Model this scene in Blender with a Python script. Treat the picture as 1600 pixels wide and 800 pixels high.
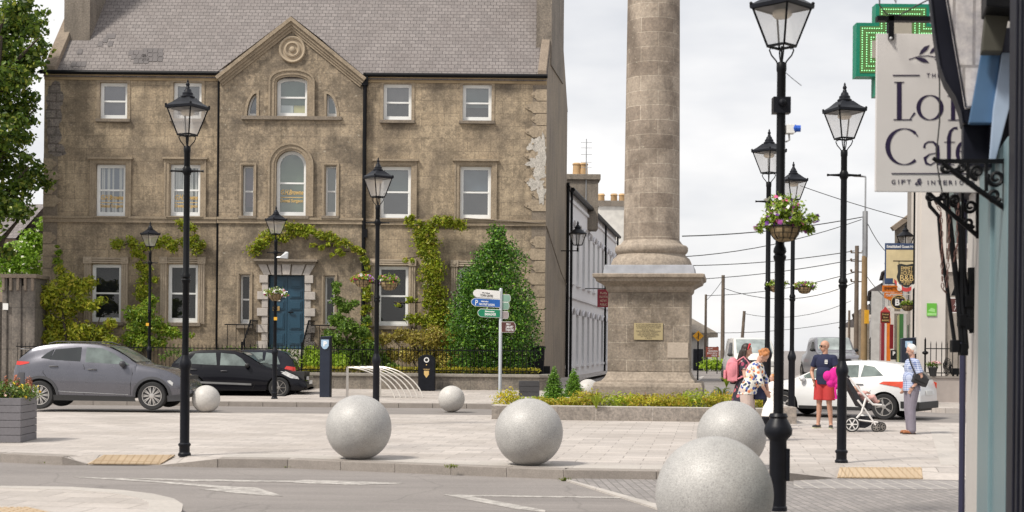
import bpy, bmesh, math, random
import numpy as np
from mathutils import Vector, Matrix
for o in list(bpy.data.objects): bpy.data.objects.remove(o)
S = bpy.context.scene
COL = S.collection
R = math.radians
# ------------------------------------------------------------------ camera
F = 2200.0; CX = 800.0; CY = 543.0; CH = 1.6; ROLL = 0.009   # focal length and principal point in photo pixels
cd = bpy.data.cameras.new('camera'); cam = bpy.data.objects.new('camera', cd); COL.objects.link(cam)
ca, sa = math.cos(ROLL), math.sin(ROLL)
cam.matrix_world = Matrix(((ca, -sa, 0, 0), (0, 0, -1, 0), (sa, ca, 0, CH), (0, 0, 0, 1)))
cd.sensor_width = 36; cd.lens = 36 * F / 1600; cd.shift_y = (CY - 400) / 1600
cd.clip_start = 0.1; cd.clip_end = 5000
cd.dof.use_dof = True; cd.dof.focus_distance = 36; cd.dof.aperture_fstop = 3.2
S.camera = cam
# ------------------------------------------------------------------ sky
SUN_EL, SUN_AZ = 52, -128            # azimuth from +Y towards +X (sun behind the camera, to its left)
W = bpy.data.worlds.new('World'); S.world = W; W.use_nodes = True
nt = W.node_tree; nt.nodes.clear()
def wn(t, **k):
    n = nt.nodes.new(t)
    for a, b in k.items(): setattr(n, a, b)
    return n
wo = wn('ShaderNodeOutputWorld'); bg = wn('ShaderNodeBackground'); bg.inputs[1].default_value = 0.1
sky = wn('ShaderNodeTexSky', sky_type='NISHITA'); sky.sun_disc = False
sky.sun_elevation = R(SUN_EL); sky.sun_rotation = R(SUN_AZ); sky.air_density = 1.0; sky.dust_density = 2.0
tc = wn('ShaderNodeTexCoord'); mp = wn('ShaderNodeMapping'); mp.inputs['Scale'].default_value = (1.6, 1.6, 4.5)
ns = wn('ShaderNodeTexNoise'); ns.inputs['Scale'].default_value = 2.3; ns.inputs['Detail'].default_value = 5; ns.inputs['Roughness'].default_value = .5
cr = wn('ShaderNodeValToRGB')
cr.color_ramp.elements[0].position = .4; cr.color_ramp.elements[0].color = (5.6, 5.7, 5.9, 1)
cr.color_ramp.elements[1].position = .6; cr.color_ramp.elements[1].color = (7.6, 7.5, 7.4, 1)
mx = wn('ShaderNodeMixRGB'); mx.inputs[0].default_value = .93
L = nt.links.new
L(tc.outputs['Generated'], mp.inputs[0]); L(mp.outputs[0], ns.inputs['Vector']); L(ns.outputs[0], cr.inputs[0])
sp = wn('ShaderNodeSeparateXYZ'); L(tc.outputs['Generated'], sp.inputs[0]); g2 = wn('ShaderNodeValToRGB'); g2.color_ramp.elements[0].position = .0; g2.color_ramp.elements[0].color = (1.14, 1.12, 1.1, 1); g2.color_ramp.elements[1].position = .3; g2.color_ramp.elements[1].color = (.96, .965, .98, 1)
m2 = wn('ShaderNodeMixRGB', blend_type='MULTIPLY'); m2.inputs[0].default_value = 1; L(sp.outputs[2], g2.inputs[0]); L(cr.outputs[0], m2.inputs[1]); L(g2.outputs[0], m2.inputs[2])
L(sky.outputs[0], mx.inputs[1]); L(m2.outputs[0], mx.inputs[2]); L(mx.outputs[0], bg.inputs[0]); L(bg.outputs[0], wo.inputs[0])
# ------------------------------------------------------------------ sun behind thin cloud
sd = bpy.data.lights.new('sun', 'SUN'); sd.energy = 3.0; sd.angle = R(9); sd.color = (1, .94, .85)
sun = bpy.data.objects.new('sun', sd); COL.objects.link(sun)
el, az = R(SUN_EL), R(SUN_AZ)
sdir = Vector((math.sin(az) * math.cos(el), math.cos(az) * math.cos(el), math.sin(el)))
sun.rotation_euler = sdir.to_track_quat('Z', 'Y').to_euler()
S.view_settings.view_transform = 'Standard'; S.view_settings.look = 'None'
S.view_settings.exposure = 0.48; S.view_settings.gamma = 1; S.view_settings.use_curve_mapping = False

# ------------------------------------------------------------------ photo pixel -> place
def P(px, py, D):
    a = (px - CX) / F * D; b = (CY - py) / F * D
    return Vector((a * ca - b * sa, D, CH + a * sa + b * ca))
def G(px, py, z=0.0):
    a = (px - CX) / F; b = (CY - py) / F
    D = (z - CH) / (a * sa + b * ca)
    return P(px, py, D)
def dist_top(px, py, H):      # distance of a post of height H whose tip shows at px, py
    a = (px - CX) / F; b = (CY - py) / F
    return (H - CH) / (a * sa + b * ca)

# ------------------------------------------------------------------ mesh helpers
class MB:
    def __init__(s): s.v = []; s.f = []
    def add(s, vs, fs):
        o = len(s.v); s.v += [tuple(v) for v in vs]; s.f += [tuple(i + o for i in f) for f in fs]; return s
    def box(s, x0, x1, y0, y1, z0, z1, M=None):
        vs = [Vector((x, y, z)) for x in (x0, x1) for y in (y0, y1) for z in (z0, z1)]
        if M is not None: vs = [M @ v for v in vs]
        return s.add(vs, [(0, 1, 3, 2), (4, 6, 7, 5), (0, 4, 5, 1), (2, 3, 7, 6), (0, 2, 6, 4), (1, 5, 7, 3)])
    def ext(s, pts, vec):
        n = len(pts); pts = [Vector(p) for p in pts]; vec = Vector(vec)
        vs = pts + [p + vec for p in pts]
        fs = [tuple(range(n)), tuple(range(2 * n - 1, n - 1, -1))]
        fs += [(i, (i + 1) % n, n + (i + 1) % n, n + i) for i in range(n)]
        return s.add(vs, fs)
    def poly(s, pts): return s.add(pts, [tuple(range(len(pts)))])
    def ring(s, A, B, vec):     # two same-length closed outlines, extruded
        n = len(A); vec = Vector(vec); A = [Vector(p) for p in A]; B = [Vector(p) for p in B]
        vs = A + B + [p + vec for p in A] + [p + vec for p in B]; fs = []
        for i in range(n):
            j = (i + 1) % n
            fs += [(i, j, n + j, n + i), (2*n + i, 3*n + i, 3*n + j, 2*n + j), (i, 2*n + i, 2*n + j, j), (n + i, n + j, 3*n + j, 3*n + i)]
        return s.add(vs, fs)
    def tube(s, pts, r, n=8, caps=True):
        pts = [Vector(p) for p in pts]; m = len(pts)
        rs = r if isinstance(r, (list, tuple)) else [r] * m
        vs = []; up = None
        for i, p in enumerate(pts):
            t = (pts[min(i + 1, m - 1)] - pts[max(i - 1, 0)])
            if t.length < 1e-9: t = Vector((0, 0, 1))
            t.normalize()
            if up is None: up = Vector((0, 0, 1)) if abs(t.z) < .9 else Vector((1, 0, 0))
            a = t.cross(up)
            if a.length < 1e-4: a = t.cross(Vector((1, 0, 0)))
            a.normalize(); b = a.cross(t); up = b
            for k in range(n):
                q = 2 * math.pi * k / n
                vs.append(p + (a * math.cos(q) + b * math.sin(q)) * rs[i])
        fs = [(i*n + k, i*n + (k+1) % n, (i+1)*n + (k+1) % n, (i+1)*n + k) for i in range(m-1) for k in range(n)]
        if caps: fs += [tuple(range(n)), tuple(range(m*n - 1, (m-1)*n - 1, -1))]
        return s.add(vs, fs)
    def lathe(s, prof, n=20, c=(0, 0, 0), M=None, ph=0):
        vs = []
        for r, z in prof:
            for k in range(n):
                q = 2 * math.pi * k / n + ph
                v = Vector((r * math.cos(q), r * math.sin(q), z))
                if M is not None: v = M @ v
                vs.append(v + Vector(c))
        m = len(prof)
        fs = [(i*n + k, i*n + (k+1) % n, (i+1)*n + (k+1) % n, (i+1)*n + k) for i in range(m-1) for k in range(n)]
        fs += [tuple(range(n-1, -1, -1)), tuple(range((m-1)*n, m*n))]
        return s.add(vs, fs)
    def ball(s, c, r, n=12, m=8, M=None):
        if not isinstance(r, (tuple, list)): r = (r, r, r)
        vs = []; 
        for i in range(1, m):
            t = math.pi * i / m
            for k in range(n):
                q = 2 * math.pi * k / n
                vs.append(Vector((r[0]*math.sin(t)*math.cos(q), r[1]*math.sin(t)*math.sin(q), r[2]*math.cos(t))))
        vs += [Vector((0, 0, r[2])), Vector((0, 0, -r[2]))]
        if M is not None: vs = [M @ v for v in vs]
        vs = [v + Vector(c) for v in vs]
        fs = [(i*n + k, (i+1)*n + k, (i+1)*n + (k+1) % n, i*n + (k+1) % n) for i in range(m-2) for k in range(n)]
        T = (m-1)*n; B = T + 1
        fs += [(T, k, (k+1) % n) for k in range(n)] + [(B, (m-2)*n + (k+1) % n, (m-2)*n + k) for k in range(n)]
        return s.add(vs, fs)
    def bar(s, a, b, w, h=None):      # rectangular bar from a to b
        a = Vector(a); b = Vector(b); h = h or w; t = (b - a).normalized()
        up = Vector((0, 0, 1)) if abs(t.z) < .95 else Vector((0, 1, 0))
        x = t.cross(up).normalized() * w / 2; y = x.cross(t).normalized() * h / 2
        vs = [a + x + y, a - x + y, a - x - y, a + x - y, b + x + y, b - x + y, b - x - y, b + x - y]
        return s.add(vs, [(0, 1, 2, 3), (7, 6, 5, 4), (0, 4, 5, 1), (1, 5, 6, 2), (2, 6, 7, 3), (3, 7, 4, 0)])
    def xf(s, M): s.v = [tuple(M @ Vector(v)) for v in s.v]; return s

def worldloc(o):
    v = Vector((0, 0, 0))
    while o is not None: v += o.location; o = o.parent
    return v
def obj(name, mb, m, parent=None, smooth=False, bevel=0, loc=None, fix=True):
    """ONE mesh object; vertices are given in world space and stored relative to the parent chain"""
    me = bpy.data.meshes.new(name); off = worldloc(parent) if parent else Vector((0, 0, 0))
    if loc is not None: off = off + (Vector(loc) - off)
    vs = mb.v if isinstance(mb, MB) else mb[0]; fs = mb.f if isinstance(mb, MB) else mb[1]
    vv = np.array(vs, dtype=float).reshape(-1, 3) - np.array(off)
    me.from_pydata(vv.tolist(), [], [tuple(f) for f in fs])
    if fix and len(fs) < 60000:
        b = bmesh.new(); b.from_mesh(me); bmesh.ops.recalc_face_normals(b, faces=b.faces)
        if bevel: bmesh.ops.bevel(b, geom=[e for e in b.edges if len(e.link_faces) == 2 and e.calc_face_angle(0) > .6], offset=bevel, segments=2, affect='EDGES', profile=.6)
        b.to_mesh(me); b.free()
    for mm in (m if isinstance(m, (list, tuple)) else [m]): me.materials.append(mm)
    if smooth:
        me.polygons.foreach_set('use_smooth', [True] * len(me.polygons))
        try: me.set_sharp_from_angle(angle=R(40))
        except Exception: pass
    o = bpy.data.objects.new(name, me); COL.objects.link(o)
    if parent: o.parent = parent
    if loc is not None: o.location = Vector(loc) - (worldloc(parent) if parent else Vector((0, 0, 0)))
    return o
def tag(o, label=None, cat=None, group=None, kind=None):
    if label: o['label'] = label
    if cat: o['category'] = cat
    if group: o['group'] = group
    if kind: o['kind'] = kind
    return o
def thing(name, label, cat, loc=(0, 0, 0), group=None):
    o = bpy.data.objects.new(name, None); COL.objects.link(o); o.location = loc; o.empty_display_size = .2
    return tag(o, label, cat, group)
def dup(root, label=None, loc=None, rz=None, sc=None, group=None):
    def cp(o, par):
        c = o.copy(); COL.objects.link(c); c.parent = par
        for ch in list(o.children): cp(ch, c)
        return c
    r = cp(root, None)
    if label: r['label'] = label
    if loc is not None: r.location = loc
    if rz is not None: r.rotation_euler = (0, 0, rz)
    if sc is not None: r.scale = (sc, sc, sc)
    if group: r['group'] = group
    return r
def struct(name, mb, m, **k): return tag(obj(name, mb, m, **k), kind='structure')

# ------------------------------------------------------------------ materials
def nodes(name):
    m = bpy.data.materials.new(name); m.use_nodes = True; n = m.node_tree
    return m, n, n.nodes['Principled BSDF'], n.links.new
def rgb(c): return (c[0], c[1], c[2], 1) if len(c) == 3 else c
def noise_(n, vec, scale, detail=4, rough=.55):
    t = n.nodes.new('ShaderNodeTexNoise'); t.inputs['Scale'].default_value = scale
    t.inputs['Detail'].default_value = detail; t.inputs['Roughness'].default_value = rough
    n.links.new(vec, t.inputs['Vector']); return t
def ramp_(n, src, stops, const=False):
    r = n.nodes.new('ShaderNodeValToRGB'); e = r.color_ramp.elements
    if const: r.color_ramp.interpolation = 'CONSTANT'
    e[0].position, e[0].color = stops[0][0], rgb(stops[0][1]); e[1].position, e[1].color = stops[-1][0], rgb(stops[-1][1])
    for p, c in stops[1:-1]: q = e.new(p); q.color = rgb(c)
    n.links.new(src, r.inputs[0]); return r
def mix_(n, fac, a, b, mode='MIX'):
    x = n.nodes.new('ShaderNodeMixRGB'); x.blend_type = mode
    for i, s in enumerate((fac, a, b)):
        if hasattr(s, 'node'): n.links.new(s, x.inputs[i])
        else: x.inputs[i].default_value = s if i == 0 else rgb(s)
    return x.outputs[0]
def coords(n, plane='xyz', rot=0, sx=1, sy=1):
    t = n.nodes.new('ShaderNodeTexCoord').outputs['Object']
    g = n.nodes.new('ShaderNodeNewGeometry').outputs['Position'] if plane != 'obj' else t
    if plane in ('xyz', 'obj'): return g
    s = n.nodes.new('ShaderNodeSeparateXYZ'); n.links.new(t if plane == 'cyl' else g, s.inputs[0])
    c = n.nodes.new('ShaderNodeCombineXYZ')
    if plane == 'cyl':
        a = n.nodes.new('ShaderNodeMath'); a.operation = 'ARCTAN2'; n.links.new(s.outputs[1], a.inputs[0]); n.links.new(s.outputs[0], a.inputs[1])
        u, w = a.outputs[0], s.outputs[2]
    else: u, w = s.outputs['xyz'.index(plane[0])], s.outputs['xyz'.index(plane[1])]
    n.links.new(u, c.inputs[0]); n.links.new(w, c.inputs[1])
    m = n.nodes.new('ShaderNodeMapping'); m.inputs['Rotation'].default_value = (0, 0, rot); m.inputs['Scale'].default_value = (sx, sy, 1)
    n.links.new(c.outputs[0], m.inputs[0]); return m.outputs[0]
def bump_(n, src, strength, dist=.01, chain=None):
    b = n.nodes.new('ShaderNodeBump'); b.inputs['Strength'].default_value = strength; b.inputs['Distance'].default_value = dist
    n.links.new(src, b.inputs['Height'])
    if chain: n.links.new(chain, b.inputs['Normal'])
    return b.outputs[0]
def mat(name, c, rough=.6, metal=0, var=.12, vs=3.0, bs=0, bstr=.3, coat=0, spec=.5, fine=0):
    m, n, p, L = nodes(name); g = coords(n, 'obj')
    c = tuple(c[:3]); t = noise_(n, g, vs, 5)
    lo = tuple(x * (1 - var) for x in c); hi = tuple(min(1, x * (1 + var)) for x in c)
    out = ramp_(n, t.outputs[0], [(.3, lo), (.7, hi)]).outputs[0]
    if fine:
        t2 = noise_(n, g, fine, 3); out = mix_(n, .5, out, ramp_(n, t2.outputs[0], [(.35, lo), (.65, hi)]).outputs[0])
    L(out, p.inputs['Base Color']); p.inputs['Roughness'].default_value = rough; p.inputs['Metallic'].default_value = metal
    p.inputs['Coat Weight'].default_value = coat; p.inputs['Specular IOR Level'].default_value = spec
    rr = n.nodes.new('ShaderNodeMapRange'); rr.inputs['To Min'].default_value = max(0, rough - .06); rr.inputs['To Max'].default_value = min(1, rough + .08)
    L(t.outputs[0], rr.inputs[0]); L(rr.outputs[0], p.inputs['Roughness'])
    if bs: L(bump_(n, noise_(n, g, bs, 4).outputs[0], bstr), p.inputs['Normal'])
    return m
def blockmat(name, c1, c2, mortar, plane, bw, bh, ms=.008, rot=0, stain=None, samt=.5, sscale=.6, rough=.85, mbump=.6, speck=0, streak=0, smooth=.1, off=.5, sx=1, sy=1, bias=0, mortar_fac=1.0, lichen=0, pits=0):
    """coursed blocks or slabs with weathering"""
    m, n, p, L = nodes(name); v = coords(n, plane, rot, sx, sy); g = coords(n, 'xyz')
    w = n.nodes.new('ShaderNodeMixRGB'); w.blend_type = 'ADD'; w.inputs[0].default_value = .012
    nn = noise_(n, g, 2.5, 3); L(v, w.inputs[1]); L(nn.outputs['Color'], w.inputs[2])
    b = n.nodes.new('ShaderNodeTexBrick'); L(w.outputs[0], b.inputs['Vector'])
    b.inputs['Color1'].default_value = rgb(c1); b.inputs['Color2'].default_value = rgb(c2); b.inputs['Mortar'].default_value = rgb(mortar)
    b.inputs['Scale'].default_value = 1; b.inputs['Mortar Size'].default_value = ms; b.inputs['Mortar Smooth'].default_value = smooth
    b.inputs['Brick Width'].default_value = bw; b.inputs['Row Height'].default_value = bh; b.offset = off; b.inputs['Bias'].default_value = bias
    out = b.outputs['Color']
    if mortar_fac < 1:
        b2 = n.nodes.new('ShaderNodeTexBrick'); L(w.outputs[0], b2.inputs['Vector'])
        for k in ('Scale', 'Mortar Size', 'Brick Width', 'Row Height', 'Bias'): b2.inputs[k].default_value = b.inputs[k].default_value
        b2.offset = off; b2.inputs['Color1'].default_value = rgb(c1); b2.inputs['Color2'].default_value = rgb(c2); b2.inputs['Mortar'].default_value = rgb([(x + y) / 2 for x, y in zip(c1, c2)])
        out = mix_(n, mortar_fac, b2.outputs['Color'], out)
    t1 = noise_(n, g, sscale, 8, .65)
    if stain: out = mix_(n, ramp_(n, t1.outputs[0], [(.44, (0, 0, 0)), (.64, (samt,) * 3)]).outputs[0], out, stain)
    if streak:
        mp = n.nodes.new('ShaderNodeMapping'); mp.inputs['Scale'].default_value = (3.2, 3.2, .35); L(g, mp.inputs[0])
        t3 = noise_(n, mp.outputs[0], 1.3, 6, .6)
        out = mix_(n, ramp_(n, t3.outputs[0], [(.48, (0, 0, 0)), (.72, (streak,) * 3)]).outputs[0], out, tuple(x * .42 for x in c1))
    if speck:
        t2 = noise_(n, g, 17, 6, .7)
        out = mix_(n, speck, out, ramp_(n, t2.outputs[0], [(.3, (.12, .1, .08)), (.5, (.5, .5, .5)), (.7, (.95, .9, .82))]).outputs[0], 'OVERLAY')
    if pits:
        t5 = noise_(n, g, 5.5, 8, .78); t6 = noise_(n, g, .7, 3)
        a5 = ramp_(n, t5.outputs[0], [(.47, (0, 0, 0)), (.57, (pits,) * 3)]).outputs[0]; a6 = ramp_(n, t6.outputs[0], [(.4, (.15,) * 3), (.6, (1, 1, 1))]).outputs[0]
        out = mix_(n, mix_(n, 1, a5, a6, 'MULTIPLY'), out, tuple(x * .34 for x in c1))
    if lichen:
        t4 = noise_(n, g, 9, 6, .7); out = mix_(n, ramp_(n, t4.outputs[0], [(.62, (0, 0, 0)), (.7, (lichen,) * 3)]).outputs[0], out, (.62, .58, .47))
    L(out, p.inputs['Base Color']); p.inputs['Roughness'].default_value = rough
    bb = bump_(n, b.outputs['Fac'], mbump, -.012) if mbump else None
    L(bump_(n, noise_(n, g, 30, 5, .7).outputs[0], .35, .01, bb), p.inputs['Normal'])
    return m
def leafmat(name, lo, hi, hue=None, trans=.3):
    m, n, p, L = nodes(name); g = n.nodes.new('ShaderNodeNewGeometry')
    st = [(0, lo), (.75, hi)] + ([(1, hue)] if hue else [(1, hi)])
    c1 = ramp_(n, g.outputs['Random Per Island'], st).outputs[0]
    t = noise_(n, coords(n, 'xyz'), 1.7, 3)
    c2 = mix_(n, 1, c1, ramp_(n, t.outputs[0], [(.3, (.68,) * 3), (.7, (1.25,) * 3)]).outputs[0], 'MULTIPLY')
    L(c2, p.inputs['Base Color']); p.inputs['Roughness'].default_value = .42; p.inputs['Specular IOR Level'].default_value = .35
    tr = n.nodes.new('ShaderNodeBsdfTranslucent'); L(c2, tr.inputs[0]); ms = n.nodes.new('ShaderNodeMixShader'); ms.inputs[0].default_value = trans
    L(p.outputs[0], ms.inputs[1]); L(tr.outputs[0], ms.inputs[2]); L(ms.outputs[0], n.nodes['Material Output'].inputs[0])
    return m
def flowermat(name, cols):
    m, n, p, L = nodes(name); g = n.nodes.new('ShaderNodeNewGeometry')
    L(ramp_(n, g.outputs['Random Per Island'], [(i / len(cols), c) for i, c in enumerate(cols)], True).outputs[0], p.inputs['Base Color'])
    p.inputs['Roughness'].default_value = .6; return m
def glassmat(name, tint=(.9, .95, .95), refl=.14, rough=.02, frost=0):
    m, n, p, L = nodes(name); n.nodes.remove(p)
    t = n.nodes.new('ShaderNodeBsdfTransparent'); t.inputs[0].default_value = rgb(tint)
    if frost:
        tr = n.nodes.new('ShaderNodeBsdfTranslucent'); tr.inputs[0].default_value = (.9, .88, .86, 1); t0 = t; t = n.nodes.new('ShaderNodeMixShader'); t.inputs[0].default_value = frost; L(t0.outputs[0], t.inputs[1]); L(tr.outputs[0], t.inputs[2])
    g = n.nodes.new('ShaderNodeBsdfGlossy'); g.inputs['Roughness'].default_value = rough
    nz = noise_(n, coords(n, 'xyz'), 1.1, 2); L(bump_(n, nz.outputs[0], .25, .02), g.inputs['Normal'])
    x = n.nodes.new('ShaderNodeMixShader'); x.inputs[0].default_value = refl + .04; L(t.outputs[0], x.inputs[1]); L(g.outputs[0], x.inputs[2])
    L(x.outputs[0], n.nodes['Material Output'].inputs[0]); return m
def emat(name, c, s):
    m, n, p, L = nodes(name); p.inputs['Emission Color'].default_value = rgb(c); p.inputs['Emission Strength'].default_value = s; p.inputs['Base Color'].default_value = rgb(c); return m

M_ = {}
M_['iron'] = mat('iron_black', (.004, .0045, .006), .45, var=.3, vs=8, spec=.18)
M_['irongrey'] = mat('iron_charcoal', (.007, .008, .012), .42, var=.25, vs=9, spec=.22)
M_['white'] = mat('white_paint', (.78, .78, .76), .45, var=.05, vs=4)
M_['glass'] = glassmat('window_glass', refl=.17)
M_['glassd'] = glassmat('window_glass_lower', refl=.02)
M_['lampglass'] = glassmat('lantern_glass', (1, 1, 1), .02, .12, .3)
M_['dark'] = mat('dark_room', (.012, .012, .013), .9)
M_['reflection_panel'] = mat('grey_reflection_panel', (.07, .074, .074), .8, var=.25, vs=1.2)  # grey backing that stands for sky mirrored in the upper panes
M_['curtain'] = mat('net_curtain', (.62, .58, .54), .9, var=.08)
M_['gold'] = mat('gold_leaf', (.62, .42, .16), .4, var=.1)
M_['bark'] = mat('bark', (.07, .055, .042), .9, var=.4, vs=9, bs=25, bstr=.8)
M_['steel'] = mat('galvanised_steel', (.42, .43, .44), .4, .6, var=.1)
M_['ballcap'] = None

# ------------------------------------------------------------------ foliage
def leaves(blobs, n, size, seed=1, aspect=.55, shell=.45, droop=0, cut=None):
    rs = np.random.RandomState(seed); B = np.array(blobs, float)
    wts = (B[:, 3] * B[:, 4] * B[:, 5]) ** .75; wts /= wts.sum()
    k = rs.choice(len(B), n, p=wts); d = rs.normal(size=(n, 3)); d /= np.linalg.norm(d, axis=1)[:, None]
    rad = rs.rand(n) ** shell; rad *= (1 + .16 * rs.normal(size=n))
    p = B[k, :3] + d * rad[:, None] * B[k, 3:6]
    if cut is not None: p = p[cut(p)]; n = len(p); d = d[:n]
    nrm = d * .5 + rs.normal(size=(n, 3)) * .7 + np.array([0, -.15, .45]); nrm /= np.linalg.norm(nrm, axis=1)[:, None]
    r = rs.normal(size=(n, 3)); t = np.cross(nrm, r); t /= np.linalg.norm(t, axis=1)[:, None]; t[:, 2] -= droop; b = np.cross(nrm, t)
    s = size * (.6 + .8 * rs.rand(n))[:, None]
    a0 = p - t * s * .5; a1 = p + t * s * .5 - nrm * s * .08; b0 = p + b * s * aspect * .5 + nrm * s * .09; b1 = p - b * s * aspect * .5 + nrm * s * .09
    vs = np.stack([a0, b0, a1, b1], 1).reshape(-1, 3)
    idx = np.arange(n)[:, None] * 4 + np.array([[0, 1, 2, 3]])
    return vs, [tuple(x) for x in idx.tolist()]
def merge(*L_):
    vs = np.zeros((0, 3)); fs = []
    for v, f in L_:
        o = len(vs); vs = np.vstack([vs, v]); fs += [tuple(i + o for i in q) for q in f]
    return vs, fs
def plant(name, label, cat, blobs, n, size, lm, base, seed=1, stems=None, stemm=None, group=None, flowers=None, foliage='foliage', **k):
    r = thing(name, label, cat, base, group)
    obj(foliage, leaves(blobs, n, size, seed, **k), lm, r, fix=False)
    if stems:
        mb = MB()
        for pts, rr in stems: mb.tube(pts, rr, 6)
        obj('stem' if cat != 'tree' else 'trunk', mb, stemm or M_['bark'], r, smooth=True)
    if flowers:
        fn, fs, fm = flowers; obj('flowers', leaves(blobs, fn, fs, seed + 7, aspect=1, shell=.12), fm, r, fix=False)
    return r
def path_blobs(pts, rad, depth=.12, step=.16, seed=0, jit=.08):
    rs = random.Random(seed); out = []
    for (a, b) in zip(pts[:-1], pts[1:]):
        a = Vector(a); b = Vector(b); m = max(1, int((b - a).length / step))
        for i in range(m):
            p = a.lerp(b, i / m); r = rad * rs.uniform(.55, 1.25)
            out.append((p.x + rs.uniform(-jit, jit), p.y, p.z + rs.uniform(-jit, jit), r, depth, r * .8))
    return out

# ------------------------------------------------------------------ lettering
def text(name, s, size, m, M, parent, depth=.002, align='CENTER', sx=1.0, shear=0, spacing=1.0, fitw=None, bold=0):
    """lettering; M places it: local x = reading direction, y = up, z = towards the reader"""
    c = bpy.data.curves.new(name, 'FONT'); c.body = s; c.size = size; c.extrude = depth; c.align_x = align; c.align_y = 'CENTER'
    c.shear = shear; c.space_character = spacing; c.offset = bold; c.resolution_u = 3
    t = bpy.data.objects.new(name, c); COL.objects.link(t); bpy.context.view_layer.update()
    me = bpy.data.meshes.new_from_object(t.evaluated_get(bpy.context.evaluated_depsgraph_get()))
    bpy.data.objects.remove(t); bpy.data.curves.remove(c)
    vs = [v.co.copy() for v in me.vertices]; fs = [tuple(p.vertices) for p in me.polygons]
    bpy.data.meshes.remove(me)
    if not vs: return None
    if fitw:
        w = max(v.x for v in vs) - min(v.x for v in vs); sx = fitw / w
    mb = MB(); mb.add([M @ Vector((v.x * sx, v.y, v.z)) for v in vs], fs)
    return obj(name, mb, m, parent, fix=False)
def frame_at(o, xd=(1, 0, 0), up=(0, 0, 1)):
    x = Vector(xd).normalized(); y = Vector(up).normalized(); z = x.cross(y)
    return Matrix(((x.x, y.x, z.x, o[0]), (x.y, y.y, z.y, o[1]), (x.z, y.z, z.z, o[2]), (0, 0, 0, 1)))
def inset(poly, t):       # 2D convex-ish outline inset
    n = len(poly); out = []; A = sum(poly[i][0] * poly[(i+1) % n][1] - poly[(i+1) % n][0] * poly[i][1] for i in range(n)); sg = 1 if A > 0 else -1
    for i in range(n):
        p0, p1, p2 = poly[i-1], poly[i], poly[(i+1) % n]
        def nr(a, b):
            dx, dy = b[0] - a[0], b[1] - a[1]; l = math.hypot(dx, dy) or 1e-9; return (-dy / l * sg, dx / l * sg)
        a, b = nr(p0, p1), nr(p1, p2); mx_, my = a[0] + b[0], a[1] + b[1]; l = math.hypot(mx_, my) or 1e-9; mx_, my = mx_ / l, my / l
        c = max(.4, mx_ * a[0] + my * a[1]); out.append((p1[0] + mx_ * t / c, p1[1] + my * t / c))
    return out
# ================================================================== GROUND, ROADS, PAVEMENTS
def ss(x, a, b):
    t = max(0, min(1, (x - a) / (b - a))); return t * t * (3 - 2 * t)
def rise(D): return .10 * ss(D, 43, 46.5) + .24 * ss(D, 46.5, 56)
def roadz(X, D): return -.02 - .10 * ss(X, -2, 4) * (1 - ss(D, 44, 54))
def gz(X, D): return -.12 + (roadz(X, D) + .12) * ss(D, 31, 33.2) + rise(D)
def pz(X, D): return .1 + rise(D)          # far footpath
asph = mat('worn_asphalt', (.235, .213, .2), .85, var=.16, vs=.5, bs=90, bstr=.6, fine=38)
def wear(m, dark=(.16, .145, .138)):      # wheel tracks, stains and cracks in the road surface
    n = m.node_tree; p = n.nodes['Principled BSDF']; src = p.inputs['Base Color'].links[0].from_socket; g = coords(n, 'xyz')
    mp = n.nodes.new('ShaderNodeMapping'); mp.inputs['Scale'].default_value = (.12, 1.1, 1); mp.inputs['Rotation'].default_value = (0, 0, .1); n.links.new(g, mp.inputs[0])
    a = ramp_(n, noise_(n, mp.outputs[0], 1.4, 5, .6).outputs[0], [(.45, (0, 0, 0)), (.68, (.6,) * 3)]).outputs[0]; c = mix_(n, a, src, dark)
    v = n.nodes.new('ShaderNodeTexVoronoi'); v.feature = 'DISTANCE_TO_EDGE'; v.inputs['Scale'].default_value = .45; w = mix_(n, .25, g, noise_(n, g, 1.5, 4).outputs['Color'], 'ADD'); n.links.new(w, v.inputs['Vector'])
    b = ramp_(n, v.outputs['Distance'], [(0, (.28,) * 3), (.01, (0, 0, 0))]).outputs[0]; c = mix_(n, b, c, (.07, .065, .06))
    d = ramp_(n, noise_(n, g, 70, 2, .6).outputs[0], [(.62, (0, 0, 0)), (.72, (.6,) * 3)]).outputs[0]; c = mix_(n, d, c, (.42, .39, .36)); n.links.new(c, p.inputs['Base Color'])
wear(asph)
asph2 = asph
xs = [-600, -200, -90, -50] + [x * 1.0 for x in range(-34, 35)] + [50, 90, 200, 600]
ds = [-60, -20, 0, 8, 16, 24] + [28 + .5 * i for i in range(64)] + [62, 70, 90, 130, 250, 600, 1800]
mb = MB(); mb.add([(x, d, gz(x, d)) for d in ds for x in xs], [(j*len(xs)+i, j*len(xs)+i+1, (j+1)*len(xs)+i+1, (j+1)*len(xs)+i) for j in range(len(ds)-1) for i in range(len(xs)-1)])
struct('ground', mb, asph, smooth=True)
A_ST = math.atan(.155)
pave = blockmat('granite_slab_paving', (.5, .455, .42), (.395, .36, .335), (.24, .215, .195), 'xy', .62, .42, .008, rot=R(8), stain=(.31, .275, .245), samt=.55, sscale=.45, rough=.72, mbump=.4, speck=.16, sy=1)
pave2 = blockmat('border_slab_paving', (.47, .435, .4), (.4, .37, .34), (.34, .31, .29), 'xy', .9, .6, .006, rot=R(8), stain=(.42, .39, .36), samt=.4, sscale=.5, rough=.72, mbump=.4, speck=.14)
kerbm = mat('granite_kerb', (.27, .24, .215), .8, var=.2, vs=6, bs=50, bstr=.4, fine=60)
kdark = mat('kerb_joint', (.12, .11, .1), .9)
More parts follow.
